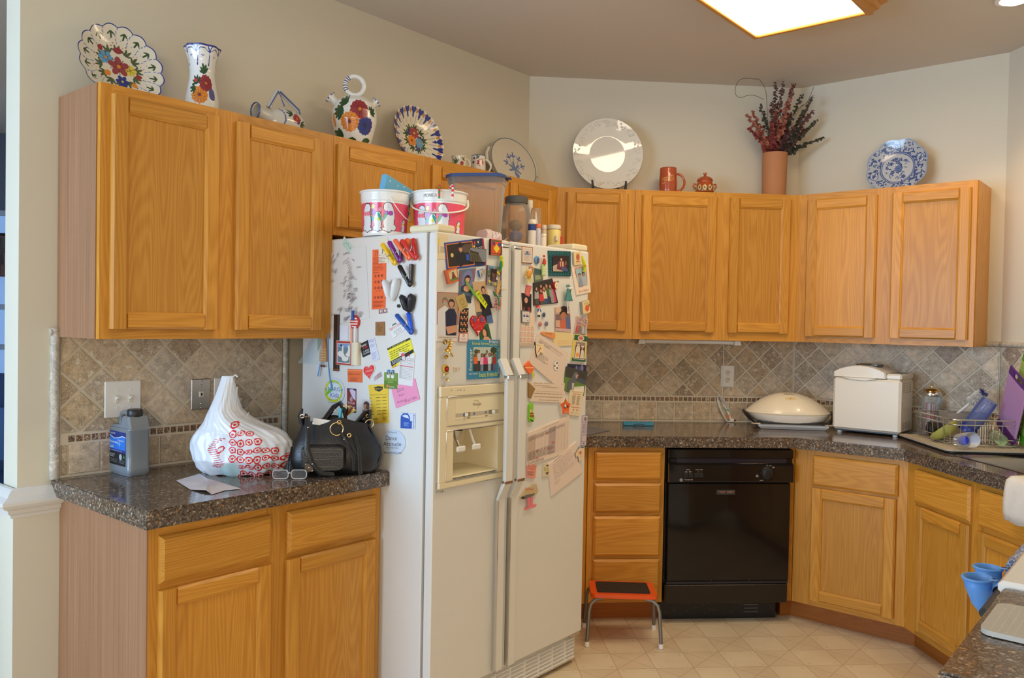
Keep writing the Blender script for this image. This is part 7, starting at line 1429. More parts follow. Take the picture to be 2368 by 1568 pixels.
P = Paint(C(222, 218, 205)); P.flower(.012, .075, .019, C(160, 55, 75), OR, 7, dark=C(110, 30, 50)); P.frond(.0, .095, .02, 120, C(60, 90, 50), 3); P.ell(-.022, .095, .005, col=BL); P.ell(-.026, .075, .006, col=BL); P.poly([(-.2, .108), (.2, .108), (.2, .13), (-.2, .13)], C(90, 115, 165))
mug_like('pitcher', 'small cream pitcher with a red flower and blue rim beside the oval dish', 'A', -.582, .16, .036, .112, P, hr=.52, hy=.55, flare=.95)
P = Paint(C(178, 78, 35)); t = mug_like('mug', 'brown glazed mug with cream lettering', 'B', .746, .15, .048, .158, P, hr=.55, hy=.5, flare=.93)
fa = R(camang('B', .746, .15)); vs, fs, _ = text_mesh('CERVEZA'); mb = M().col(C(220, 170, 90))
mb.add([((.0492)*math.cos(fa+(x-.5)*1.35), .0492*math.sin(fa+(x-.5)*1.35), .065+.032*y+.022*x) for x, y in vs], fs); mb.obj('lettering', PRINT, t, recalc=False)
t = thing('sugar_pot', 'small brown lidded pot with painted ovals and two side handles', 'pot', 'B', .950, .15, TOP)
fa = camang('B', .950, .15); P = Paint(C(176, 78, 35)); P.poly([(-.3, .02), (.3, .02), (.3, .034), (-.3, .034)], C(110, 60, 25))
for i in range(-4, 5): P.ell(i*.030, .056, .0115, .017, 0, C(190, 150, 50)); P.ell(i*.030, .056, .0085, .013, 0, C(225, 215, 180)); P.ell(i*.030, .056, .005, .008, 0, C(120, 80, 40)); P.ell(i*.03+.015, .045, .004, .008, 0, C(60, 90, 40))
revp('body', [(.0001, 0), (.036, 0), (.044, .01), (.051, .04), (.051, .06), (.044, .080), (.040, .088), (.043, .097), (.0001, .097)], P, GLOSSP, t, fa, 130, 60)
TG = mat('terracotta_glaze', C(176, 78, 35), .15, coat=.6)
M().lathe([(.044, .097), (.040, .108), (.024, .118), (.008, .122), (.006, .126), (.010, .134), (.009, .140), (.0001, .142)], 32).obj('lid', TG, t, smooth=50)
for sg in (-1, 1): M().tube([(sg*.048, 0, .075), (sg*.060, 0, .080), (sg*.064, 0, .066), (sg*.052, 0, .050)], .005, 8).obj('handle', TG, t, smooth=60)
# terracotta vase with dried eucalyptus
t = thing('terracotta_vase', 'tall plain terracotta cylinder vase in the corner', 'vase', 'B', 1.338, .15, TOP)
M().lathe([(.0001, 0), (.064, 0), (.063, .02), (.0655, .15), (.067, .235), (.068, .258), (.062, .258), (.060, .2), (.0001, .19)], 48).obj('body', mat('terracotta', (.46, .20, .085), .7, bump=.15, bscale=60), t, smooth=40)
e_ = thing('dried_flowers', 'bunch of dried red and dark green eucalyptus with curly twigs in the terracotta vase', 'flowers', 'B', 1.338, .15, TOP+.2)
LR = [mat('leaf_red', (.30, .06, .055), .7), mat('leaf_rust', (.40, .13, .09), .7), mat('leaf_dark', (.075, .08, .06), .7), mat('leaf_plum', (.14, .06, .06), .7)]
STM = mat('twig', (.16, .10, .05), .7); rg = random.Random(21); k0 = lambda px, py: (lambda h: (h[0]-1.338, h[1]-TOP-.2))(hit('B', .15, px, py))
tips = [(1722, 270, 1), (1728, 300, 1), (1745, 255, 1), (1765, 238, 2), (1800, 182, 3), (1812, 181, 3), (1838, 184, 1), (1842, 183, 3), (1855, 220, 2), (1868, 232, 2), (1872, 262, 3), (1886, 281, 2), (1902, 321, 2), (1862, 300, 2), (1780, 240, 3), (1815, 235, 1), (1795, 260, 1), (1830, 262, 1), (1775, 290, 0), (1805, 290, 0), (1790, 310, 0), (1846, 300, 2), (1835, 320, 2), (1822, 240, 0), (1770, 320, 0), (1815, 310, 3), (1850, 270, 3)]
for i, (px, py, kd) in enumerate(tips):
    x, z = k0(px, py); z = min(z, 2.79-TOP-.2); y = rg.uniform(-.05, .06) if i != 12 else -.02; x1 = x*.25+rg.uniform(-.015, .015)
    pts = [(x1*.6, y*.3, -.12), (x1, y*.5, .05), (x1+(x-x1)*.45, y*.8, .05+(z-.05)*.55), (x, y, z)]
    st_ = M().tube(pts, .0016, 5).obj('stem', STM, e_)
    lm = M(); n = 34
    for j in range(n):
        f_ = j/(n-1); q = .05+(1-.05)*f_
        p = Vector(pts[1]).lerp(Vector(pts[2]), min(1, q*2)) if q < .5 else Vector(pts[2]).lerp(Vector(pts[3]), (q-.5)*2)
        for m_ in range(2):
            r_ = rg.uniform(.009, .0145)*(1-.4*f_); a = rg.uniform(0, 6.28); nn = Vector((math.cos(a), math.sin(a), rg.uniform(-.2, .9))).normalized(); c = p+nn*r_*1.1; u = nn.cross(Vector((rg.random(), rg.random(), rg.random()))).normalized(); v = nn.cross(u)*.4+nn*.9; v.normalize()
            lm.add([tuple(c+u*r_*math.cos(b)+v*r_*math.sin(b)) for b in [math.pi*2*w_/6 for w_ in range(6)]], [tuple(range(6))])
    lo = lm.obj('leaves', LR[[0, 1, 2, 3][kd] if rg.random() < .75 else rg.randint(0, 3)], st_, recalc=False); lo['kind'] = 'stuff'
def twig(pp, y=.0):
    pts = [(k0(*p)[0], y-.01*i, min(k0(*p)[1], .445)) for i, p in enumerate(pp)]; sm = []
    for i in range(len(pts)-1):
        p0, p1, p2, p3 = [Vector(pts[max(0, min(len(pts)-1, i+j))]) for j in (-1, 0, 1, 2)]
        for t_ in (0, .25, .5, .75): sm.append(tuple(.5*((2*p1)+(p2-p0)*t_+(2*p0-5*p1+4*p2-p3)*t_**2+(3*p1-p0-3*p2+p3)*t_**3)))
    M().tube(sm+[pts[-1]], .0015, 5).obj('twig', STM, e_, smooth=60)
twig([(1785, 350), (1773, 270), (1768, 215), (1752, 185), (1741, 169), (1720, 178), (1698, 195), (1689, 222), (1698, 235), (1716, 231), (1730, 233), (1748, 243)])
twig([(1812, 340), (1845, 255), (1862, 240), (1876, 205)]); twig([(1850, 248), (1866, 238), (1877, 222)])
# ================================================================== ON TOP OF THE REFRIGERATOR
FT = 1.7585
def bunny(P, x, y, s, fl=1, bow=MR, sit=0):
    LN_ = C(70, 60, 65); W_ = C(222, 226, 230)
    for gr, c in ((.003, LN_), (0, W_)):
        P.ell(x, y+.026*s, .017*s+gr, .030*s+gr, 0, c); P.ell(x+.016*s*fl, y+.008*s, .008*s+gr, .008*s+gr, 0, c); P.ell(x-.006*s*fl, y+.004*s, .014*s+gr, .005*s+gr, 0, c); P.ell(x-.003*s*fl, y+.064*s, .013*s+gr, .013*s+gr, 0, c); P.ell(x+.011*s*fl, y+.050*s, .006*s+gr*.8, .020*s+gr, 14*fl, c)
    P.ell(x-.002*s*fl, y+.064*s, .0013, col=INK); P.ell(x-.009*s, y+.048*s, .008*s, .007*s, 0, bow); P.ell(x+.006*s, y+.048*s, .008*s, .007*s, 0, bow)
def bucket(name, label, s, o, r0, h, txt=None):
    t = thing(name, label, 'bucket', 'A', s, o, FT, group='plastic bunny buckets'); P = Paint(C(232, 234, 232)); y0 = .016
    P.poly([(-1, y0), (1, y0), (1, .72*h), (-1, .72*h)], C(232, 80, 110))
    for x0 in (-.02, .262, -.302):
        P.line([(x0-.045, .03), (x0-.040, .10)], .0012, C(40, 150, 130)); 
        for (dx, yy, c) in ((-.030, .103, C(225, 210, 40)), (-.028, .082, C(165, 75, 175)), (.000, .092, C(230, 150, 170))): P.line([(x0-.040, .05), (x0+dx, yy)], .0012, C(40, 150, 130)); P.ell(x0+dx, yy, .0085, .0100, -15, C(90, 70, 60)); P.ell(x0+dx, yy, .0075, .009, -15, c)
        P.leaf(x0-.042, .045, .030, 100, C(40, 160, 145), .3); P.leaf(x0-.042, .045, .030, 50, C(40, 160, 145), .3)
        bunny(P, x0-.062, .018, 1.25, -1, C(228, 130, 140)); bunny(P, x0+.036, .018, 1.30, 1, C(170, 70, 175)); bunny(P, x0-.010, .018, .85, -1, C(225, 210, 40)); P.leaf(x0+.008, .052, .034, 120, C(40, 160, 145), .32); P.leaf(x0+.012, .052, .034, 60, C(40, 160, 145), .32); bunny(P, x0+.110, .018, .55, -1, C(225, 210, 40))
    fa = camang('A', s, o)
    revp('body', [(.0001, 0), (r0*.90, 0), (r0*.925, .008), (r0*.985, h*.76), (r0*1.01, h*.77), (r0*1.02, h*.95), (r0*1.07, h*.965), (r0*1.075, h*.99), (r0*1.04, h), (r0*1.0, h*.98), (r0*.96, h*.7), (.0001, h*.68)], P, vcol('bucket_plastic', .22, .4), t, fa, 300, 170)
    return t, R(fa)
BP = mat('bucket_white', (.80, .78, .70), .35)
t, fa = bucket('bucket', 'white bucket with pink bunny band holding a blue book, left one', -1.49, .53, .088, .165)
M().tube([(.094*math.cos(fa+a), .094*math.sin(fa+a), .138-.075*math.sin((a-.2)/1.9*math.pi)**.8 if 0 < (a-.2)/1.9 < 1 else .138) for a in np.linspace(.2, 2.1, 14)], .003, 8, flat=.6).obj('bail', BP, t, smooth=60)
b = thing('book', 'light blue book with white dots standing in the left bunny bucket', 'book', 'A', -1.475, .55, FT+.095, turn=8)
b.rotation_euler[1] = R(14); M().box(-.075, .085, -.012, .012, 0, .118, .002).obj('cover', mat('book_blue', C(105, 180, 225), .35), b); M().box(-.073, .086, -.009, .009, .002, .116).obj('pages', WHITE, b)
for x, z in ((-.05, .10), (-.005, .10), (.03, .11), (.06, .098)): M().ball((x, -.012, z), .003, 8, sy=.2).obj('dot', WHITE, b)
t, fa = bucket('bucket', 'white bucket with pink bunny band and MONICA written on it, right one', -1.335, .66, .100, .172)
M().tube([(.107*math.cos(fa+a), .107*math.sin(fa+a), .152-.066*math.cos(a/1.75*math.pi/2)**.7) for a in np.linspace(-1.75, 1.75, 24)], .0042, 8, flat=.7).obj('bail', BP, t, smooth=60)
vs, fs, _ = text_mesh('MONICA'); mb = M().col(C(150, 140, 135)); mb.add([(.1035*math.cos(fa-.60+.50*x), .1035*math.sin(fa-.60+.50*x), .143+.012*y+.002*x) for x, y in vs], fs); mb.obj('lettering', PRINT, t, recalc=False)
for i, (a, lb) in enumerate(((-.02, 'green-striped candy cane hooked on the rim of the right bunny bucket, left one'), (.42, 'red-striped candy cane hooked on the rim of the right bunny bucket, right one'))):
    c_ = (.106*math.cos(fa+a), .106*math.sin(fa+a)); e = thing('candy_cane', lb, 'candy', 'A', -1.335, .66, FT, group='candy canes on the bucket'); e.location.x, e.location.y = e.location.x, e.location.y
    rr = [(1-.22), (1-.16), 1-.05, 1.06, 1.075, 1.07, 1.06]; zz = [.164, .180, .188, .186, .172, .155, .137]
    pts = [(c_[0]*r_, c_[1]*r_, z_) for r_, z_ in zip(rr, zz)]; rgb = [C(215, 40, 45), C(228, 225, 220)] if i else [C(220, 60, 50), C(90, 130, 60)]
    for j in range(len(pts)-1):
        for h_ in (0, 1): p, q = Vector(pts[j]).lerp(Vector(pts[j+1]), h_*.5), Vector(pts[j]).lerp(Vector(pts[j+1]), h_*.5+.5); M().tube([tuple(p), tuple(q)], .0042, 8).obj('stripe', mat('candy_%d_%d' % (i, h_), rgb[h_], .2), e, smooth=60)
for i, (x, y, c_, nm, lb) in enumerate(((-.045, -.02, C(190, 35, 40), 'red', 'red wrapped sweet heaped in the right bunny bucket'), (-.01, 0, C(130, 165, 185), 'blue', 'pale blue wrapped sweet heaped in the right bunny bucket'), (.03, .01, C(60, 75, 60), 'green', 'dark green wrapped sweet heaped in the right bunny bucket'), (.06, .03, C(70, 110, 120), 'teal', 'teal wrapped sweet at the right of the bunny bucket'))):
    e = thing('sweet', lb, 'candy', 'A', -1.335+x, .66-y, FT+.163, group='sweets in the bucket'); M().ball((0, 0, 0), .018, 12, sx=1.3, sz=.8).obj('wrapper', mat('sweet_'+nm, c_, .2), e, smooth=60)
    for sg in (-1, 1): M().lathe([(.003, 0), (.010, .010)], 8, T=Matrix.Translation((sg*.022, 0, 0)) @ Matrix.Rotation(R(90*sg), 4, 'Y')).obj('twist', mat('sweet_'+nm), e)
# big translucent container
s_, z_, w_ = lat('A', .50, 1032, 1176, 400); t = thing('storage_container', 'tall frosted plastic container with a dark blue lid', 'container', 'A', s_, .50, FT); t.rotation_euler[2] = R(-5-8)
FRO = clear('frosted_plastic', (.74, .69, .63), .15, .25)
def rrect(hx, hy, r, n=6): return [(cx*(hx-r)+r*math.cos(R(a0+90*j/n)), cy*(hy-r)+r*math.sin(R(a0+90*j/n))) for cx, cy, a0 in ((1, 1, 0), (-1, 1, 90), (-1, -1, 180), (1, -1, 270)) for j in range(n+1)]
rings = [(.094, .050, 0), (.098, .052, .01), (.114, .066, .268), (.118, .070, .270), (.122, .074, .300)]; vs = []; n = 0
for hx, hy, z in rings: q = rrect(hx, hy, .035); n = len(q); vs += [(x, y, z) for x, y in q]
M().add(vs, [(k_*n+i, k_*n+(i+1) % n, (k_+1)*n+(i+1) % n, (k_+1)*n+i) for k_ in range(4) for i in range(n)]+[tuple(range(n))]).obj('tub', FRO, t, smooth=40)
NB = mat('lid_blue', C(50, 75, 130), .35)
M().prism(rrect(.128, .080, .045), .296, .306, 0, 'z').obj('lid', NB, t, smooth=40); M().prism(rrect(.116, .068, .035), .306, .311, 0, 'z').obj('lid_panel', NB, t); M().box(.120, .146, -.02, .02, .296, .301, .002).obj('lid_tab', NB, t)
s_, z_, w_ = lat('A', .50, 1163, 1224, 500); t = thing('jar', 'frosted wide jar with a dark grey screw lid', 'jar', 'A', s_+.0, .50, FT)
M().lathe([(.0001, 0), (.060, 0), (.065, .02), (.066, .17), (.060, .205), (.046, .222), (.046, .235)], 40).obj('body', clear('jar_plastic', (.68, .62, .54), .18, .2), t, smooth=50); M().lathe([(.050, .225), (.052, .232), (.052, .25), (.046, .256), (.0001, .257)], 36).obj('lid', mat('lid_grey', (.09, .09, .085), .5), t, smooth=40)
for i in range(3): M().ball((.01*i-.01, .01*(i-1), .03+.05*i), .032, 14, sz=.8).obj('content', mat(['content_tan', 'content_violet', 'content_brown'][i], [C(170, 140, 100), C(100, 100, 160), C(130, 100, 70)][i], .7), t, smooth=60)
t = thing('paper_packet', 'crumpled printed paper packet lying between the bucket and the tall container', 'packet', 'A', -1.085, .70, FT); rg = random.Random(3)
vs = []; n = 20
for k_ in range(9):
    x = -.055+.0125*k_
    for i in range(n): a = 2*math.pi*i/n; r_ = .026*(1-.5*max(0, k_-6)/3)*(1+.12*math.sin(3*a+k_)); vs.append((x, r_*math.cos(a)*1.1, .030+r_*math.sin(a)+rg.uniform(-.0015, .0015)))
M().add(vs, [(k_*n+i, k_*n+(i+1) % n, (k_+1)*n+(i+1) % n, (k_+1)*n+i) for k_ in range(8) for i in range(n)]+[tuple(range(n)), tuple(range(8*n, 9*n))]).obj('wrapper', mat('packet_pink', C(215, 195, 200), .5), t, smooth=60); M().add([(.05, -.02, .02), (.10, -.01, .04), (.085, .01, .018), (.05, .01, .010)], [(0, 1, 2, 3)]).obj('flap', mat('packet_flap', C(225, 215, 195), .6), t)
for i in range(4): M().tube([(-.03+.02*i, -.028, .045), (-.022+.02*i, -.0295, .035), (-.026+.02*i, -.028, .022)], .0008, 5).obj('print', mat('packet_ink', C(90, 110, 95), .6), t)
def bottle(label, px0, px1, pyt, o, kind, cbody, ccap, band=None):
    s_, z_, w_ = lat('A', o, 1090+px0/6.817, 1090+px1/6.817, 360+pyt/6.817); h = z_-FT; r_ = w_/2; t = thing({'tub': 'plastic_tub', 'nozzle': 'nozzle_bottle'}.get(kind, 'bottle'), label, 'bottle', 'A', s_, o, FT, group='bottles on the refrigerator'); key = label.split(' standing')[0][:18].replace(' ', '_')
    hb = h*(.86 if kind != 'nozzle' else .55); M().lathe([(.0001, 0), (r_*.95, 0), (r_, .004), (r_, hb-.008), (r_*.85, hb), (.0001, hb)], 28).obj('body', mat(key+'_body', cbody, .4), t, smooth=40)
    if band: M().lathe([(r_*1.01, hb*band[0]), (r_*1.01, hb*band[1])], 28).obj('label', mat(key+'_label', band[2], .5), t, smooth=60)
    if kind == 'nozzle': M().lathe([(r_*.6, hb), (.003, h*.93), (.0001, h*.94)], 20).obj('nozzle', WHITE, t, smooth=40); M().lathe([(r_, hb), (r_*.98, h*.95), (r_*.8, h), (.0001, h)], 28).obj('clear_cap', clear('clear_cap', (.8, .75, .7), .12, .1), t, smooth=40)
    else: M().lathe([(r_*.98, hb), (r_*1.0, hb+.002), (r_*.99, h-.002), (r_*.9, h), (.0001, h)], 28).obj('cap', mat(key+'_cap', ccap, .4), t, smooth=40)
    return t
bottle('big white bottle at the back, right of the jar', 880, 972, 705, .42, 'b', C(215, 205, 190), C(222, 215, 200), (.3, .6, C(190, 200, 60)))
bottle('red bottle with a white nozzle under a clear cap', 935, 1100, 832, .52, 'nozzle', C(205, 50, 60), WH)
bottle('white tube with a blue band and wide white cap', 897, 1025, 1010, .66, 'b', C(220, 212, 205), C(228, 218, 205), (.76, .98, C(45, 65, 130)))
bottle('white can with lilac print in the middle of the bottles', 1003, 1098, 1080, .63, 'b', C(215, 205, 215), C(225, 110, 80), (.2, .9, C(205, 205, 225)))
bottle('cream box-like bottle behind the small pill bottle', 1098, 1188, 1095, .50, 'b', C(222, 208, 185), C(225, 212, 190))
bottle('small white pill bottle in front', 1092, 1186, 1235, .70, 'b', C(225, 215, 200), C(230, 220, 205))
t = bottle('pale yellow tub with a white lid and picture label, rightmost on the refrigerator', 1190, 1412, 1097, .62, 'tub', C(225, 205, 130), C(226, 216, 200)); M().box(.012, .026, -.036, -.028, .04, .085, .002).obj('picture_label', mat('label_red', C(200, 70, 55), .5), t); M().box(-.026, -.012, -.036, -.026, .06, .085, .002).obj('barcode', mat('label_white', C(225, 215, 200), .5), t)
# ================================================================== LEFT COUNTERTOP
CT = .9147
t = thing('jug_bottle', 'grey plastic jug with a black cap and a blue and black label', 'bottle', 'S', .078, .664, CT)
GP = mat('jug_grey', (.19, .215, .24), .3, coat=.3)
hx, hy = .073, .038
def ring4(sx, sy, z, r=.014): return [(x, y, z) for x, y in rrect(hx*sx, hy*sy, r, 4)]
rs = [ring4(.93, .9, 0), ring4(.99, .97, .008), ring4(1, 1, .012), ring4(1, 1, .028), ring4(.985, .98, .031), ring4(.985, .98, .150), ring4(1.01, 1.01, .153), ring4(1.0, 1.0, .158)]
vs = []; n = len(rs[0])
for r_ in rs: vs += r_
top = [(.058, .9, .175, .012), (.035, .7, .195, .022)]
k_ = len(rs)
M().add(vs, [(a*n+i, a*n+(i+1) % n, (a+1)*n+(i+1) % n, (a+1)*n+i) for a in range(k_-1) for i in range(n)]+[tuple(range(n)), tuple(range((k_-1)*n, k_*n))]).obj('body', GP, t, smooth=40)
M().prism([(-.072, .155), (-.068, .164), (.002, .166), (.012, .185), (.016, .199), (.056, .199), (.066, .172), (.072, .155)], -.033, .033, .006).obj('shoulder', GP, t)
M().tube([(-.060, 0, .158), (-.061, 0, .182), (-.050, 0, .202), (-.020, 0, .206), (.002, 0, .200), (.014, 0, .186)], [.012, .0095, .009, .009, .009, .010], 10).obj('handle', GP, t, smooth=60)
M().lathe([(.024, .198), (.025, .202), (.0245, .219), (.022, .222), (.0001, .222)], 28, (.036, 0, 0)).obj('cap', BLACK, t, smooth=40)
mb = M(); y = -hy-.0004
def q2(pts, c, k=0): mb.col(c); mb.add([(-.063+.115*u, y-k*.00012, .145-.113*v) for u, v in pts], [tuple(range(len(pts)))])
q2([(0, 0), (1, 0), (1, 1), (0, 1)], C(35, 110, 205)); q2([(0, 0), (1, 0), (1, .14), (.8, .1), (.6, .16), (.3, .2), (.1, .16), (0, .1)], C(25, 45, 120), 1); q2([(0, .12), (.3, .2), (.6, .16), (.8, .11), (1, .13), (1, .15), (.8, .13), (.6, .18), (.3, .22), (0, .14)], C(225, 235, 240), 2)
q2([(0, .53), (1, .53), (1, .63), (0, .60)], C(25, 45, 125), 1); q2([(0, .60), (1, .62), (1, 1), (0, 1)], C(15, 16, 22), 2); q2([(.6+.09*math.cos(a)+.1, .74+.09*math.sin(a)) for a in np.linspace(0, 6.1, 16)], C(165, 170, 175), 3); q2([(.92, .66), (.97, .76), (.87, .76)], C(60, 150, 80), 3); q2([(.55, .35), (.62, .28), (.7, .35), (.62, .46)], C(80, 160, 225), 3)
mb.col(C(225, 230, 235))
for s_, u, v, w_, h in (('AQUA MIX', .05, .1, .32, .06), ('Professional', .54, .28, .36, .06), ('Penetrating', .03, .38, .52, .1), ('Sealer', .03, .50, .25, .09), ('Premium Sealer for Stone, Tile', .04, .585, .75, .03), ('Stain Resistant', .05, .69, .3, .025), ('No Sheen', .05, .73, .28, .025), ('Interior', .05, .77, .26, .025)):
    vs, fs, _ = text_mesh(s_); mb.add([(-.063+.115*(u+w_*a), y-.0009, .145-.113*v+.113*h*b_) for a, b_ in vs], fs)
for i in range(6): q2([(.05 if i < 3 else .6, .83+.04*(i % 3)), (.5 if i < 3 else .95, .83+.04*(i % 3)), (.5 if i < 3 else .95, .838+.04*(i % 3)), (.05 if i < 3 else .6, .838+.04*(i % 3))], C(130, 135, 140), 3)
mb.obj('label', PRINT, t, recalc=False)
# shopping bag
def facing(name, label, cat, k, s, o, z, turn=0): t = thing(name, label, cat, k, s, o, z); t.rotation_euler[2] = R(-5+turn); return t
sb, zb_, wb_ = lat('A', .33, 445, 672, 1040); t = facing('shopping_bag', 'white plastic shopping bag with red rings, knotted handles standing up', 'bag', 'A', sb, .33, CT)
D0 = (1893.2/2.83); cx0 = 558.5
lv = [(0, 470, 640), (.02, 452, 660), (.048, 445, 669), (.09, 443, 672), (.113, 444, 671), (.135, 453, 660), (.155, 465, 638), (.172, 474, 608), (.184, 478, 588), (.20, 482, 570), (.219, 487, 556), (.25, 495, 549), (.27, 500, 546), (.30, 506, 542), (.322, 510, 540), (.334, 512, 538)]
zL = np.array([a for a, _, _ in lv]); xl = np.array([(b-cx0)/D0*1.0 for _, b, _ in lv]); xr = np.array([(c-cx0)/D0 for _, _, c in lv])
def fbag(U, V):
    z = V*.334; l = np.interp(z, zL, xl); r = np.interp(z, zL, xr); c = (l+r)/2; h = (r-l)/2; a = U*2*np.pi-np.pi/2
    wr = 1+.03*np.sin(5*a+z*12)*np.clip(1-z/.5, 0, 1)+.035*np.sin(3*a+z*25)*np.clip(1-z/.3, 0, 1)+.018*np.abs(np.sin(8*a+2.5*np.sin(z*14)))*np.clip((z-.09)/.15, 0, 1)+.010*np.sin(19*a-z*30+2*np.sin(a*3))+.008*np.sin(31*a+z*90)
    d = np.where(z < .15, .105*np.sqrt(np.clip(.35+z/.08, 0, 1)), .105-(z-.15)*.50); d = np.clip(d, .012, 1)
    return c+h*np.cos(a)*wr, -.0+d*np.sin(a)*wr, z+.004*np.sin(9*a+z*40)*np.clip(.3-z, 0, 1)/.3
P = Paint(C(222, 226, 232)); rg = random.Random(5); RB = C(210, 30, 35)
for i in range(7):
    for j in range(7):
        x = .004+.0262*i; y_ = .006+.0285*j+rg.uniform(-.002, .002)
        if y_ > .185-.62*x: continue
        sq = rg.choice([1, 1, .75, 1, .6]); P.ell(x, y_, .0128, .0128*sq, rg.uniform(-20, 20), RB); P.ell(x, y_, .0085, .0085*sq, 0, C(222, 224, 226)); P.ell(x, y_, .0045, .0045*sq, 0, RB)
for i in range(15): x = -.062+.012*math.sin(i*.5); y_ = .034+.0066*i; P.line([(x-.006, y_), (x+.022+.008*math.sin(i), y_+.004)], .0014, C(195, 60, 75))
P.ell(-.038, .095, .016, .009, 25, RB); P.ell(-.038, .095, .010, .005, 25, C(222, 226, 232)); P.ell(-.012, .022, .034, .026, 10, C(190, 218, 220))
surf('sack', fbag, 260, 200, P, vcol('bag_plastic', .32, .25), t, closed=True, uvf=lambda u, v: (lambda a, z: (((np.interp(z, zL, xl)+np.interp(z, zL, xr))/2+(np.interp(z, zL, xr)-np.interp(z, zL, xl))/2*np.cos(a)), np.where(np.sin(a) < .1, z, 9)))(u*2*np.pi-np.pi/2, v*.334))
BW = mat('bag_white', C(226, 226, 224), .35)
M().tube([(-.030, -.005, .30), (-.028, -.012, .332), (-.020, -.014, .340), (-.012, -.012, .333)], [.007, .006, .005, .006], 8, flat=.5).obj('handle_loop', BW, t, smooth=60)
M().tube([(-.010, -.02, .30), (-.013, -.026, .24), (-.010, -.03, .20)], [.004, .006, .003], 6, flat=.4).obj('loose_strip', BW, t, smooth=60); M().tube([(-.038, -.002, .30), (-.055, -.004, .316), (-.068, -.002, .318)], [.006, .005, .003], 6, flat=.5).obj('handle_tail', BW, t, smooth=60)
M().tube([(.002, 0, .205), (.020, -.01, .198), (.030, -.012, .214)], [.010, .007, .001], 6, flat=.4).obj('torn_corner', BW, t, smooth=60)
# receipt
pts = [hitz('A', CT, *p) for p in ((407, 1112), (462, 1096), (480, 1112), (500, 1117), (558, 1131), (520, 1135), (490, 1144), (475, 1139), (440, 1133))]
c_ = (sum(p[0] for p in pts)/9, sum(p[1] for p in pts)/9)
t = thing('receipt', 'white crumpled paper sheet lying in front of the shopping bag', 'paper', 'A', c_[0], c_[1], CT)
mb = M(); P_ = [(p[0]-c_[0], -(p[1]-c_[1]), .001+(.006 if i in (2, 3, 7) else .0)) for i, p in enumerate(pts)]+[(0, 0, .008)]
mb.add(P_, [(i, (i+1) % 9, 9) for i in range(9)]); mb.obj('sheet', mat('receipt_paper', C(205, 200, 205), .7), t)
mb = M().col(C(160, 155, 165))
for i in range(7): a, b_ = -.055+.012*i, -.02+.010*i; mb.add([(a, b_, .0095), (a+.05, b_-.035, .0088), (a+.051, b_-.033, .0088), (a+.001, b_+.002, .0095)], [(0, 1, 2, 3)])
mb.obj('print', PRINT, t, recalc=False)
# glasses
g0 = hitz('A', CT, 670, 1108); t = facing('eyeglasses', 'clear-framed reading glasses lying on the counter in front of the handbag', 'glasses', 'A', g0[0], g0[1], CT, 8)
CF = mat('clear_frame', (.62, .60, .58), .12, coat=.6)
for sg in (-1, 1):
    P_ = [(sg*.030+x, y*.0, .016+y) for x, y in rrect(.025, .0145, .010, 4)]; M().tube(P_, .0015, 6, closed=True).obj('rim', CF, t, smooth=60); M().prism([(x, z) for x, _, z in P_], -.0006, .0006).obj('lens', clear('lens_glass', (.95, .95, .97), .02, .02), t)
    M().tube([(sg*.055, 0, .022), (sg*.062, .012, .018), (sg*.050, .10, .006), (sg*.030, .125, .003)], .0018, 6).obj('temple', mat('temple_red', (.10, .02, .015), .3), t, smooth=60)
M().tube([(-.006, 0, .018), (0, -.003, .022), (.006, 0, .018)], .002, 6).obj('bridge', CF, t, smooth=60)
# handbag
lh, zh, wh_ = lat('A', .56, 688, 893, 1040)
HBX, HBY = lh, .545; t = facing('handbag', 'black leather handbag with gold rings, leaning on the refrigerator', 'bag', 'A', lh-.012, .545, CT, 14)
lm, lnt, lb = newmat('black_leather'); lb.inputs['Base Color'].default_value = (.014, .014, .015, 1); lb.inputs['Roughness'].default_value = .28
v_ = lnt.nodes.new('ShaderNodeTexVoronoi'); v_.inputs['Scale'].default_value = 260; v_.feature = 'DISTANCE_TO_EDGE'; tc_2 = lnt.nodes.new('ShaderNodeTexCoord'); lnt.links.new(tc_2.outputs['Object'], v_.inputs['Vector']); bp_ = lnt.nodes.new('ShaderNodeBump'); bp_.inputs['Strength'].default_value = .35; bp_.inputs['Distance'].default_value = .002; lnt.links.new(v_.outputs['Distance'], bp_.inputs['Height']); lnt.links.new(bp_.outputs['Normal'], lb.inputs['Normal'])
LE = lm; vs = []; n = 72; H_ = [(.135, .058, 0), (.150, .070, .02), (.156, .077, .055), (.150, .074, .09), (.138, .066, .12), (.122, .055, .145), (.112, .046, .165), (.106, .040, .178)]
for k_, (a_, b_, z) in enumerate(H_):
    for i in range(n):
        q = 2*math.pi*i/n; c, s_ = math.cos(q), math.sin(q); r_ = (abs(c)**2.8+abs(s_)**2.8)**(-1/2.8)*(1+.02*math.sin(5*q+z*30)); zz = z
        if k_ >= 5: zz = z+(.030*max(0, math.cos(2*q))**3 if abs(c) > .6 else 0)*(k_-4)/3+(.018*max(0, -math.cos(2*q))**4)*(k_-4)/3+.006*math.sin(4*q)*(k_-4)/3
        vs.append((a_*r_*c, b_*r_*s_, zz))
m0 = len(H_)
for i in range(n): x, y, z = vs[(m0-1)*n+i]; vs.append((x*.93, y*.88, z-.004))
for i in range(n): x, y, z = vs[(m0-1)*n+i]; vs.append((x*.9, y*.8, .14))
M().add(vs, [(k_*n+i, k_*n+(i+1) % n, (k_+1)*n+(i+1) % n, (k_+1)*n+i) for k_ in range(m0+1) for i in range(n)]+[tuple(range(n)), tuple(range((m0+1)*n, (m0+2)*n))]).obj('body', LE, t, smooth=60)
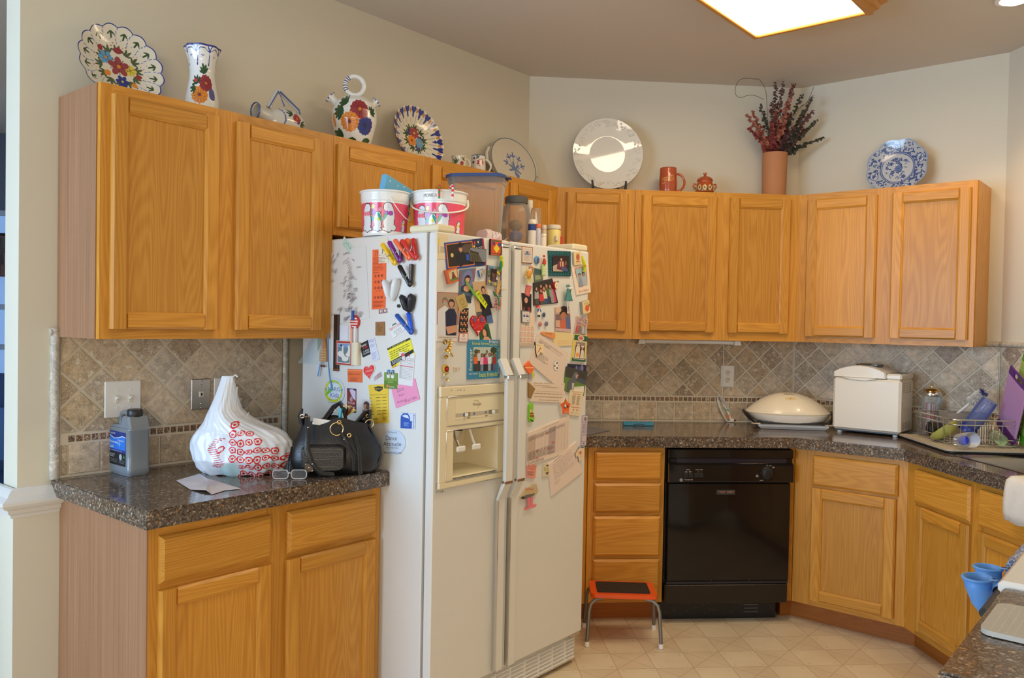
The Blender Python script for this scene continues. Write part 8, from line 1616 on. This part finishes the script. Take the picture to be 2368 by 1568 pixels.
PK = M(); PK.prism([(x*1.0-.045, z*.75+.062) for x, z in rrect(.075, .062, .03, 6)], -.094, -.060, .010); PK.obj('front_pocket', LE, t, smooth=40)
ST_ = mat('stitching', (.20, .18, .15), .7)
for a_, b_, cx_ in ((.068, .012, -.052), (.060, .004, -.052)): M().tube([(x+cx_, -.0955, z+.078) for x, z in rrect(a_, b_+.004, .005, 3)], .0006, 4, closed=True).obj('stitch', ST_, t)
M().tube([(-.112, -.0935, .038), (-.03, -.0945, .036), (.012, -.093, .034)], .0006, 4).obj('stitch', ST_, t)
for P_ in ([(-.100, -.05, .200), (-.096, -.085, .15), (-.100, -.099, .10), (-.085, -.100, .05), (-.055, -.098, .015), (-.01, -.092, .006)], [(.010, -.055, .155), (.03, -.082, .12), (.055, -.090, .07), (.058, -.088, .02)], [(.062, -.06, .135), (.075, -.078, .09), (.078, -.080, .03), (.080, -.082, -.0)], [(.112, -.02, .165), (.138, -.03, .11), (.150, -.03, .05), (.135, -.03, .012)]):
    M().tube([(x, y, max(.005, z)) for x, y, z in P_], .009, 8, flat=.35).obj('strap', LE, t, smooth=60)
for P_ in ([(-.118, 0, .172), (-.125, .0, .20), (-.118, -.008, .222)], [(-.045, .035, .175), (-.01, .04, .225), (.012, .035, .240), (.028, .03, .215), (.032, .02, .18)], [(.070, .0, .175), (.098, -.004, .210), (.112, -.004, .218), (.115, -.01, .17)]):
    M().tube(P_, [.022]*(len(P_)-1)+[.010], 10, flat=.4).obj('rim_flap', LE, t, smooth=60)
BRS = mat('brass', (.75, .55, .25), .2, 1)
def hoop(c, r_, w_, mt, nm='ring', tl=0): return M().tube([(c[0]+r_*math.cos(a), c[1]+r_*math.sin(a)*math.sin(tl), c[2]+r_*math.sin(a)*math.cos(tl)) for a in np.linspace(0, 2*math.pi, 24, endpoint=False)], w_, 8, closed=True).obj(nm, mt, t, smooth=60)
hoop((-.002, -.062, .160), .022, .0022, BRS); hoop((.112, -.02, .172), .014, .0018, BRS); hoop((-.118, -.018, .200), .006, .0025, CHROME, 'eyelet'); hoop((.006, -.055, .182), .006, .002, BRS, 'eyelet'); hoop((.040, -.066, .138), .006, .0024, BRS, 'eyelet'); hoop((.105, -.012, .198), .005, .002, BRS, 'eyelet'); hoop((-.010, .022, .215), .005, .002, CHROME, 'eyelet')
M().tube([(-.118, -.02, .200), (-.09, -.045, .202)], .0022, 6).obj('clasp', CHROME, t); M().box(-.108, -.078, -.102, -.097, .020, .052, .002).obj('buckle_plate', mat('gunmetal', (.10, .09, .08), .3, 1), t)
for x, z in ((-.104, .025), (-.082, .025), (-.104, .048), (-.082, .048), (-.093, .036), (-.098, .180-.01), (.022, .128)): M().ball((x, -.1025 if z < .1 else -.088, z), .0025, 8).obj('stud', CHROME, t, smooth=60)
rg = random.Random(4)
tz = M()
for i in range(9): tz.tube([(-.150+rg.uniform(-.004, .004), -.02, .095), (-.158+rg.uniform(-.006, .006), -.028, .04), (-.162+rg.uniform(-.010, .008), -.03, .004)], .0022, 5)
o_ = tz.obj('tassel', LE, t, smooth=60); o_['kind'] = 'stuff'
e = facing('notebook', 'thin white notebook sticking out of the handbag', 'notebook', 'A', lh-.05, .545, CT+.165, 20); e.rotation_euler[1] = R(10); M().box(-.055, .035, -.014, -.004, .0, .022, .001).obj('cover', WHITE, e); M().box(-.05, .03, .0, .008, -.004, .014, .001).obj('card', mat('card_tan', C(180, 130, 100), .5), e)
e = facing('key_ring', 'bunch of keys and coloured tags in the top of the handbag', 'keys', 'A', lh+.028, .545, CT+.195, 14)
for i in range(14): a = -1.2+2.4*i/13; M().box(-.003, .003, -.002, .002, 0, .040, .0008, T=Matrix.Rotation(a*.55+.35, 4, 'Y') @ Matrix.Rotation(rg.uniform(-.3, .3), 4, 'X')).obj('key', [CHROME, BRS, mat('tag_yellow', C(215, 200, 60), .4), WHITE, mat('tag_red', C(110, 50, 40), .4)][i % 5], e)
M().cyl((-.022, -.015, -.012), (-.018, -.012, .028), .006, n=12).obj('whistle', mat('whistle_teal', C(40, 160, 175), .25), e, smooth=50)
# ================================================================== RIGHT COUNTERTOP
t = thing('cutting_mat', 'thin grey flexible cutting mat right beside the refrigerator', 'mat', 'B', .29, .45, CT, turn=0)
pp = [hitz('B', CT, *p) for p in ((1345, 985), (1385, 991), (1410, 996), (1360, 1006), (1335, 1006))]
M().prism([(a-.29, -(b-.45)) for a, b in pp], 0, .002, 0, 'z').obj('sheet', mat('mat_grey', (.20, .20, .22), .5), t)
t = thing('pill_organizer', 'translucent blue weekly pill box lying flat on the back counter', 'box', 'B', .594, .215, CT, turn=-1)
PB = mat('pill_blue', C(70, 150, 190), .25, coat=.4)
M().box(-.083, .083, -.016, .016, 0, .018, .003).obj('tray', PB, t)
for i in range(7): M().box(-.082+.0236*i, -.0605+.0236*i, -.015, .015, .0175, .022, .0015).obj('lid', PB, t)
M().tube([(-.03, -.0165, .008), (0, -.017, .011), (.03, -.0165, .009)], .002, 5).obj('marking', BLACK, t)
# straw jar
t = thing('straw_dispenser', 'tall glass straw jar with a gold and chrome lid and red script', 'jar', 'C', .742, .085, CT)
GLS = clear('jar_glass', (.85, .88, .88), .10, .04)
M().lathe([(.0001, 0), (.044, 0), (.046, .006), (.046, .03), (.043, .04), (.044, .19), (.046, .20), (.042, .21)], 36).obj('glass', GLS, t, smooth=50)
M().lathe([(.046, .208), (.048, .214), (.046, .222), (.040, .230)], 32).obj('collar', CHROME, t, smooth=40); M().lathe([(.041, .228), (.036, .240), (.018, .247), (.006, .250), (.004, .262), (.008, .268), (.0001, .272)], 28).obj('lid', BRS, t, smooth=50)
fa = R(camang('C', .742, .085)); vs, fs, _ = text_mesh('Coca-Cola'); mb = M().col(C(200, 40, 40)); mb.add([(.0452*math.cos(fa-.75+1.5*x), .0452*math.sin(fa-.75+1.5*x), .100+.026*y) for x, y in vs], fs); mb.obj('lettering', PRINT, t, recalc=False)
rg = random.Random(7)
for i in range(16):
    a = rg.uniform(0, 6.28); r_ = .032*rg.random()**.5; e = thing('drinking_straw', ['white', 'red-striped', 'pink-striped'][i % 3 if i % 2 else 0]+' drinking straw standing in the glass straw jar', 'straw', 'C', .742+r_*math.cos(a), .085+r_*math.sin(a), CT+.006, group='straws in the glass jar')
    M().tube([(0, 0, 0), (rg.uniform(-.008, .008), rg.uniform(-.006, .006), .165+rg.uniform(-.01, .01))], .003, 6).obj('tube', mat(['straw_white', 'straw_red', 'straw_pink'][i % 3 if i % 2 else 0], [C(215, 218, 222), C(205, 70, 60), C(225, 160, 150)][i % 3 if i % 2 else 0], .4), e, smooth=60)
# drying mat, rack and its contents
t = thing('drying_mat', 'beige ridged drain board under the dish rack, over the sink edge', 'mat', 'D', .175, .285, CT, turn=-8)
BEI = mat('mat_beige', (.47, .40, .29), .55)
M().prism(rrect(.262, .205, .03, 4), .012, .020, 0, 'z').obj('board', BEI, t, smooth=40)
for i in range(13): M().box(-.235, .235, -.172+.028*i, -.166+.028*i, .0195, .0225, .001).obj('ridge', BEI, t)
M().prism(rrect(.245, .190, .03, 4), .001, .012, 0, 'z').obj('underlay', mat('mat_black', (.02, .02, .02), .5), t)
t = thing('dish_rack', 'chrome wire dish rack beside the sink', 'rack', 'D', .160, .275, CT+.0235, turn=-8); q0 = [.205, .160]
WR = mat('rack_wire', (.62, .60, .55), .28, 1)
for sx, z, w_ in ((1.0, .118, .0036), (.985, .095, .0026), (.93, .030, .0022), (.91, .004, .0026)): M().tube([(x, y, z) for x, y in rrect(.205*sx, .160*sx, .035, 5)], w_, 6, closed=True).obj('rail', WR, t, smooth=60)
for i in range(7):
    x = -.165+.055*i
    M().tube([(x, -.158, .118), (x, -.150, .03), (x, -.146, .004), (x, .146, .004), (x, .150, .03), (x, .158, .118)], .0021, 5).obj('wire', WR, t)
for i in range(5): y = -.12+.06*i; M().tube([(-.203, y, .118), (-.19, y, .03), (-.186, y, .004), (.186, y, .004), (.19, y, .03), (.203, y, .118)], .0016, 5).obj('wire', WR, t)
for i in range(8): M().tube([(-.02+.022*i, .02, .004), (-.02+.022*i, .02, .085), (-.02+.022*i, .05, .095), (-.02+.022*i, .05, .004)], .0016, 5).obj('plate_divider', WR, t)
BASE = CT+.030
def inrack(name, label, cat, s, o, z=BASE, turn=-8): return thing(name, label, cat, 'D', s, o, z, turn=turn)
t = inrack('cutlery_caddy', 'taupe plastic cutlery caddy at the back of the dish rack', 'caddy', .05, .21); TP = mat('taupe_plastic', (.34, .30, .26), .45)
vs = [(x*k1, y*k1, z) for k1, z in ((.85, 0), (1, .115), (.94, .115), (.8, .006)) for x, y in ((-.05, -.10), (.05, -.10), (.05, .10), (-.05, .10))]
M().add(vs, [(0, 1, 2, 3), (12, 13, 14, 15)]+[(4*k_+i, 4*k_+(i+1) % 4, 4*k_+4+(i+1) % 4, 4*k_+4+i) for k_ in range(3) for i in range(4)]).obj('body', TP, t); M().box(-.04, .04, -.002, .002, .006, .11).obj('divider', TP, t)
t = inrack('cup', 'black ridged cup lying on its side in the dish rack', 'cup', *hitz('D', BASE+.035, 2165, 993), BASE+.035)
for r_, y in ((.034, 0), (.028, -.004), (.022, -.006), (.014, -.008)): M().tube([(r_*math.cos(a), -.03+y, r_*math.sin(a)) for a in np.linspace(0, 6.28, 24, endpoint=False)], .0035, 8, closed=True).obj('ridge', BLACK, t, smooth=60)
M().lathe([(.036, 0), (.033, .05), (.0001, .052)], 28, T=Matrix.Translation((0, -.03, 0)) @ Matrix.Rotation(R(-90), 4, 'X')).obj('body', BLACK, t, smooth=50)
t = inrack('bowl', 'lime green bowl lying tilted in the dish rack', 'bowl', *hitz('D', BASE+.02, 2192, 1008), BASE); M().lathe([(.0001, .0), (.03, .002), (.06, .02), (.072, .045), (.069, .046), (.055, .022), (.0001, .006)], 36, T=Matrix.Translation((.02, 0, .022)) @ Matrix.Rotation(R(-28), 4, 'Y') @ Matrix.Rotation(R(30), 4, 'X')).obj('body', mat('lime_plastic', C(188, 188, 95), .35), t, smooth=60)
t = inrack('drinking_glass', 'clear tumbler with a blue base lying at the front of the rack', 'glass', *hitz('D', BASE+.034, 2235, 1018), BASE+.034); T_ = Matrix.Rotation(R(80), 4, 'Y')
M().lathe([(.030, -.06), (.033, 0), (.034, .05), (.032, .055)], 28, T=T_).obj('body', GLS, t, smooth=50); M().lathe([(.0001, .002), (.021, .0), (.021, -.014), (.0001, -.014)], 24, T=T_ @ Matrix.Translation((0, 0, -.02))).obj('base', mat('cobalt', C(30, 50, 200), .3), t, smooth=40)
t = inrack('drinking_glass', 'small green-tinted glass lying at the right end of the rack', 'glass', *hitz('D', BASE+.025, 2318, 1020), BASE+.025); M().lathe([(.0001, .002), (.024, .0), (.026, .06), (.024, .062)], 24, T=Matrix.Rotation(R(-75), 4, 'Y')).obj('body', clear('green_glass', (.55, .75, .5), .12, .05), t, smooth=50)
# blue water bottle leaning up to the right, brush behind it
def leaning(name, label, cat, p0, p1, prof_parts):
    a, b_ = Vector(p0), Vector(p1); t = bpy.data.objects.new(name, None); COL.objects.link(t); t.location = a; t.rotation_euler = (b_-a).to_track_quat('Z', 'Y').to_euler(); tag(t, label, cat)
    for nm, pr, mt in prof_parts((b_-a).length): M().lathe(pr, 28).obj(nm, mt, t, smooth=50)
    return t
pz = lambda o, a, b_: (lambda h: W('D', h[0], o, h[1]))(hit('D', o, 2050+a/4.9, 820+b_/4.9))
BB = clear('blue_bottle', (.18, .25, .60), .30, .08); DBL = mat('bottle_cap_blue', C(35, 50, 130), .3)
leaning('water_bottle', 'translucent blue bottle leaning upside down in the dish rack', 'bottle', pz(.30, 935, 830), pz(.24, 1175, 520), lambda L: [('body', [(.020, .0), (.036, .018), (.036, L*.9), (.033, L), (.0001, L)], BB), ('cap', [(.0001, -.022), (.040, -.020), (.041, .0), (.034, .012), (.0001, .012)], DBL)])
t = leaning('bottle_brush', 'white bottle brush with a blue tip standing in the caddy', 'brush', pz(.26, 740, 720), pz(.20, 1110, 420), lambda L: [('handle', [(.0001, 0), (.006, .0), (.006, L*.55), (.003, L*.6), (.003, L*.95), (.0001, L*.96)], WHITE)])
rg = random.Random(2); L = (Vector(pz(.26, 740, 720))-Vector(pz(.20, 1110, 420))).length; b1, b2 = M(), M()
for i in range(420):
    f_ = rg.random(); z = L*(.58+.40*f_); a = rg.uniform(0, 6.28); r_ = .030*(1-.2*f_); m_ = b2 if f_ > .86 else b1; m_.tube([(0, 0, z), (r_*math.cos(a), r_*math.sin(a), z+.004)], .0010, 3, cap=False)
o_ = b1.obj('bristles', WHITE, t, recalc=False); o_['kind'] = 'stuff'; o_ = b2.obj('tip_bristles', mat('bristle_blue', C(30, 45, 120), .5), t, recalc=False); o_['kind'] = 'stuff'
def board(label, c1, c2, s0, o0, L, W_, lean, zrot, key):
    t = thing('cutting_board', label, 'cutting board', 'D', s0, o0, CT+.026+W_*math.sin(R(lean)), turn=zrot, group='plastic cutting boards'); t.rotation_euler[1] = R(lean)
    a, b_ = mat(key+'_light', c1, .4), mat(key+'_dark', c2, .4)
    M().box(0, W_, -.004, .004, .038, L-.042, .002).obj('board', a, t); M().prism([(x+W_/2, z+.019) for x, z in rrect(W_/2, .019, .016, 4)], -.0046, .0046).obj('end_grip', b_, t)
    g_ = M(); g_.box(0, W_*.28, -.0046, .0046, L-.042, L, .004); g_.box(W_*.72, W_, -.0046, .0046, L-.042, L, .004); g_.box(W_*.26, W_*.74, -.0046, .0046, L-.012, L, .003); g_.box(W_*.26, W_*.74, -.0046, .0046, L-.042, L-.034, .002); g_.obj('top_grip', b_, t)
board('purple plastic cutting board leaning at the right end of the dish rack', C(185, 140, 190), C(85, 35, 120), .185, .140, .31, .195, 24, -14, 'purple_board')
board('green plastic cutting board leaning behind the purple one', C(160, 185, 90), C(75, 150, 30), .215, .112, .37, .21, 24, -14, 'green_board')
# sink
t = thing('sink', 'stainless steel sink basin set into the right counter', 'sink', 'D', .80, .30, CT)
SS = mat('sink_steel', (.42, .38, .33), .28, 1); vs = []; n = 0
for hx_, hy_, z in ((.385, .218, .001), (.380, .213, .003), (.362, .196, .0), (.345, .182, -.03), (.34, .178, -.16), (.31, .15, -.175)):
    q = rrect(hx_, hy_, .05, 5); n = len(q); vs += [(x, y, z) for x, y in q]
M().add(vs, [(k_*n+i, k_*n+(i+1) % n, (k_+1)*n+(i+1) % n, (k_+1)*n+i) for k_ in range(5) for i in range(n)]+[tuple(range(5*n, 6*n))]).obj('basin', SS, t, smooth=50); M().box(-.012, .012, -.18, .18, -.12, -.012, .008).obj('basin_divider', SS, t)
M().lathe([(.0001, .002), (.03, .003), (.042, .0)], 24, (-.15, 0, -.174)).obj('drain', CHROME, t, smooth=50)
# towel over the counter edge
t = thing('hand_towel', 'white terry towel hanging over the counter edge in front of the sink', 'towel', 'D', 1.115, .648, CT)
TW = mat('terry_white', (.74, .69, .62), .95, bump=1.0, bscale=260)
nx, pts = 22, []
path = [(.10, .006), (.04, .007), (.004, .006), (-.010, -.006), (-.014, -.04), (-.017, -.08), (-.018, -.120), (-.014, -.152)]
vs = [(-.15+.30*i/nx, y+.003*math.sin(i*1.3+j), z+(.004*math.sin(i*.9) if j == len(path)-1 else 0)) for i in range(nx+1) for j, (y, z) in enumerate(path)]
m_ = len(path); fs = [(i*m_+j, (i+1)*m_+j, (i+1)*m_+j+1, i*m_+j+1) for i in range(nx) for j in range(m_-1)]
o_ = M().add(vs, fs).obj('cloth', TW, t, smooth=45); sd = o_.modifiers.new('thick', 'SOLIDIFY'); sd.thickness = .009; sd.offset = 0
# ================================================================== STEP STOOL
t = thing('step_stool', 'low orange step stool with a black rubber tread and grey tube legs', 'stool', 'B', .393, .793, 0, turn=-7)
ORG = mat('stool_orange', C(232, 85, 25), .3, coat=.3)
M().prism(rrect(.150, .100, .022, 5), .232, .214, 0, 'z').obj('seat', ORG, t, smooth=40); M().prism(rrect(.120, .074, .010, 3), .2365, .231, 0, 'z').obj('tread', mat('tread_black', (.028, .022, .018), .7, bump=.6, bscale=300), t, smooth=40)
for i in range(6): M().box(-.115, .115, -.065+.024*i, -.063+.024*i, .2362, .2372).obj('groove', BLACK, t)
TU = mat('tube_grey', (.22, .21, .19), .38, .7)
for sx in (-1, 1):
    for sy in (-1, 1):
        l_ = M().tube([(sx*.10, sy*.085, .209), (sx*.128, sy*.092, .206), (sx*.150, sy*.100, .188), (sx*.158, sy*.106, .16), (sx*.166, sy*.118, .02)], .0085, 12).obj('leg', TU, t, smooth=60); M().cyl((sx*.1655, sy*.117, .022), (sx*.1665, sy*.119, .001), .0105, .0115, 14).obj('foot_cap', WHITE, l_, smooth=50)
# ================================================================== PENINSULA WITH RANGE
w3 = lambda s, o: W('E', s, o, 0)[:2]
counter('peninsula_counter', 'brown speckled stone countertop of the peninsula in the bottom right corner', [w3(.0, 0), w3(.0, -.66), w3(-.562, -.66), w3(-.562, 0)], .868, .914)
def pcab(label, s0, s1):
    t = thing('peninsula_cabinet', label, 'cabinet', 'E', s0, 0, 0); L = s1-s0
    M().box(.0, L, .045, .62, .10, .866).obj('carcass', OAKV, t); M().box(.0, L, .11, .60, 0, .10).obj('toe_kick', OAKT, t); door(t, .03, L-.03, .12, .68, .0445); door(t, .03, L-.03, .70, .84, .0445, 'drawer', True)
pcab('oak peninsula base cabinet under the stone top at the lower right', -.560, -.012)
t = thing('range', 'white kitchen range set into the peninsula, seen at the right edge', 'range', 'E', -1.330, 0, 0)
ENW = mat('range_enamel', (.80, .77, .70), .18, coat=.6)
M().box(0, .758, .03, .64, .05, .895, .004).obj('body', ENW, t); M().box(0, .762, -.012, .645, .896, .924, .008).obj('cooktop', ENW, t)
M().box(.05, .71, .05, .58, .9235, .9255, .001).obj('cooktop_well', mat('well_shadow', (.55, .52, .47), .25, coat=.4), t)
for x in (.20, .56):
    for y in (.18, .45):
        b_ = M().lathe([(.10, .926), (.105, .929), (.085, .927), (.0001, .926)], 32, (x, y, 0)).obj('drip_pan', BLACKG, t, smooth=40)
        for r_ in (.03, .05, .07): M().tube([(x+r_*math.cos(a), y+r_*math.sin(a), .932) for a in np.linspace(0, 6.28, 24, endpoint=False)], .004, 6, closed=True).obj('coil', BLACK, b_, smooth=60)
M().box(.02, .74, .005, .03, .30, .80, .004).obj('oven_door', ENW, t); M().box(.12, .64, .001, .006, .42, .66, .001).obj('oven_window', BLACKG, t)
M().tube([(.06, -.045, .83), (.70, -.045, .83)], .011, 12).obj('handle', BLACK, t, smooth=60)
for x in (.08, .68): M().cyl((x, -.045, .83), (x, .008, .79), .009).obj('handle_bracket', BLACK, t)
e = thing('oven_towel', 'blue-grey knitted cloth rolled over the range handle', 'towel', 'E', -1.19, .045, .83)
KN, knt, kb = newmat('knit_blue'); wv = knt.nodes.new('ShaderNodeTexVoronoi'); wv.inputs['Scale'].default_value = 240; tck = knt.nodes.new('ShaderNodeTexCoord'); knt.links.new(tck.outputs['Object'], wv.inputs[0]); rk = ramp(knt, [(0, C(60, 72, 110)), (.5, C(120, 130, 155)), (1, C(190, 190, 200))]); sk_ = knt.nodes.new('ShaderNodeSeparateColor'); knt.links.new(wv.outputs['Color'], sk_.inputs[0]); knt.links.new(sk_.outputs[0], rk.inputs[0]); knt.links.new(rk.outputs[0], kb.inputs[0]); kb.inputs['Roughness'].default_value = .95
M().tube([(-.12+.022*i, .003*math.sin(i*2), .003) for i in range(13)], [.026+.002*math.sin(i*3) for i in range(13)], 16).obj('roll', KN, e, smooth=60); M().box(-.10, .13, .008, .020, -.20, -.004, .005).obj('drop', KN, e)
PBL = mat('silicone_blue', C(95, 150, 215), .45)
for i, (s_, lb, k1) in enumerate(((-.985, 'smaller blue silicone grip hanging on the range handle next to the knitted cloth', .66), (-.855, 'larger blue silicone grip hanging on the range handle, nearest the counter edge', .85))):
    e = thing('pot_grip', lb, 'pot holder', 'E', s_, .045, .83, group='silicone grips on the range handle')
    M().lathe([(.016, -.045*k1), (.018, 0), (.016, .045*k1)], 24, T=Matrix.Rotation(R(90), 4, 'Y')).obj('sleeve', PBL, e, smooth=60)
    vs = []; n = 24
    for k_, (r_, z, dy) in enumerate(((.034, .018, -.055), (.031, -.01, -.052), (.022, -.055, -.045), (.006, -.085, -.040))):
        for j in range(n): a = 2*math.pi*j/n; vs.append((r_*1.35*k1*math.cos(a), dy+r_*.95*math.sin(a), z*k1))
    o_ = M().add(vs, [(k_*n+j, k_*n+(j+1) % n, (k_+1)*n+(j+1) % n, (k_+1)*n+j) for k_ in range(3) for j in range(n)]+[tuple(range(3*n, 4*n))]).obj('pocket', PBL, e, smooth=60); sd = o_.modifiers.new('thick', 'SOLIDIFY'); sd.thickness = .004
    M().tube([(.034*1.35*k1*math.cos(a), -.055+.034*.95*math.sin(a), .018*k1) for a in np.linspace(0, 6.28, 24, endpoint=False)], .0035, 8, closed=True).obj('rim', PBL, e, smooth=60)
    M().lathe([(.005, -.002), (.010, 0), (.005, .002)], 16, (0, -.020, .018)).obj('hang_hole', PBL, e, smooth=60)
bs = [(-.220, -.020), (-.404, -.015)]
t = thing('dimpled_board', 'pale grey dimpled cutting board on the peninsula counter', 'cutting board', 'E', -.317, -.166, CT)
BD = mat('board_grey', (.50, .46, .39), .4)
M().prism(rrect(.096, .150, .022, 5), .001, .010, 0, 'z').obj('board', BD, t, smooth=40)
dm = M()
for i in range(15):
    for j in range(23): dm.lathe([(.0001, .0110), (.0022, .0102)], 6, (-.083+.0119*i, -.132+.012*j, 0))
o_ = dm.obj('dimples', BD, t, recalc=False); o_['kind'] = 'stuff'
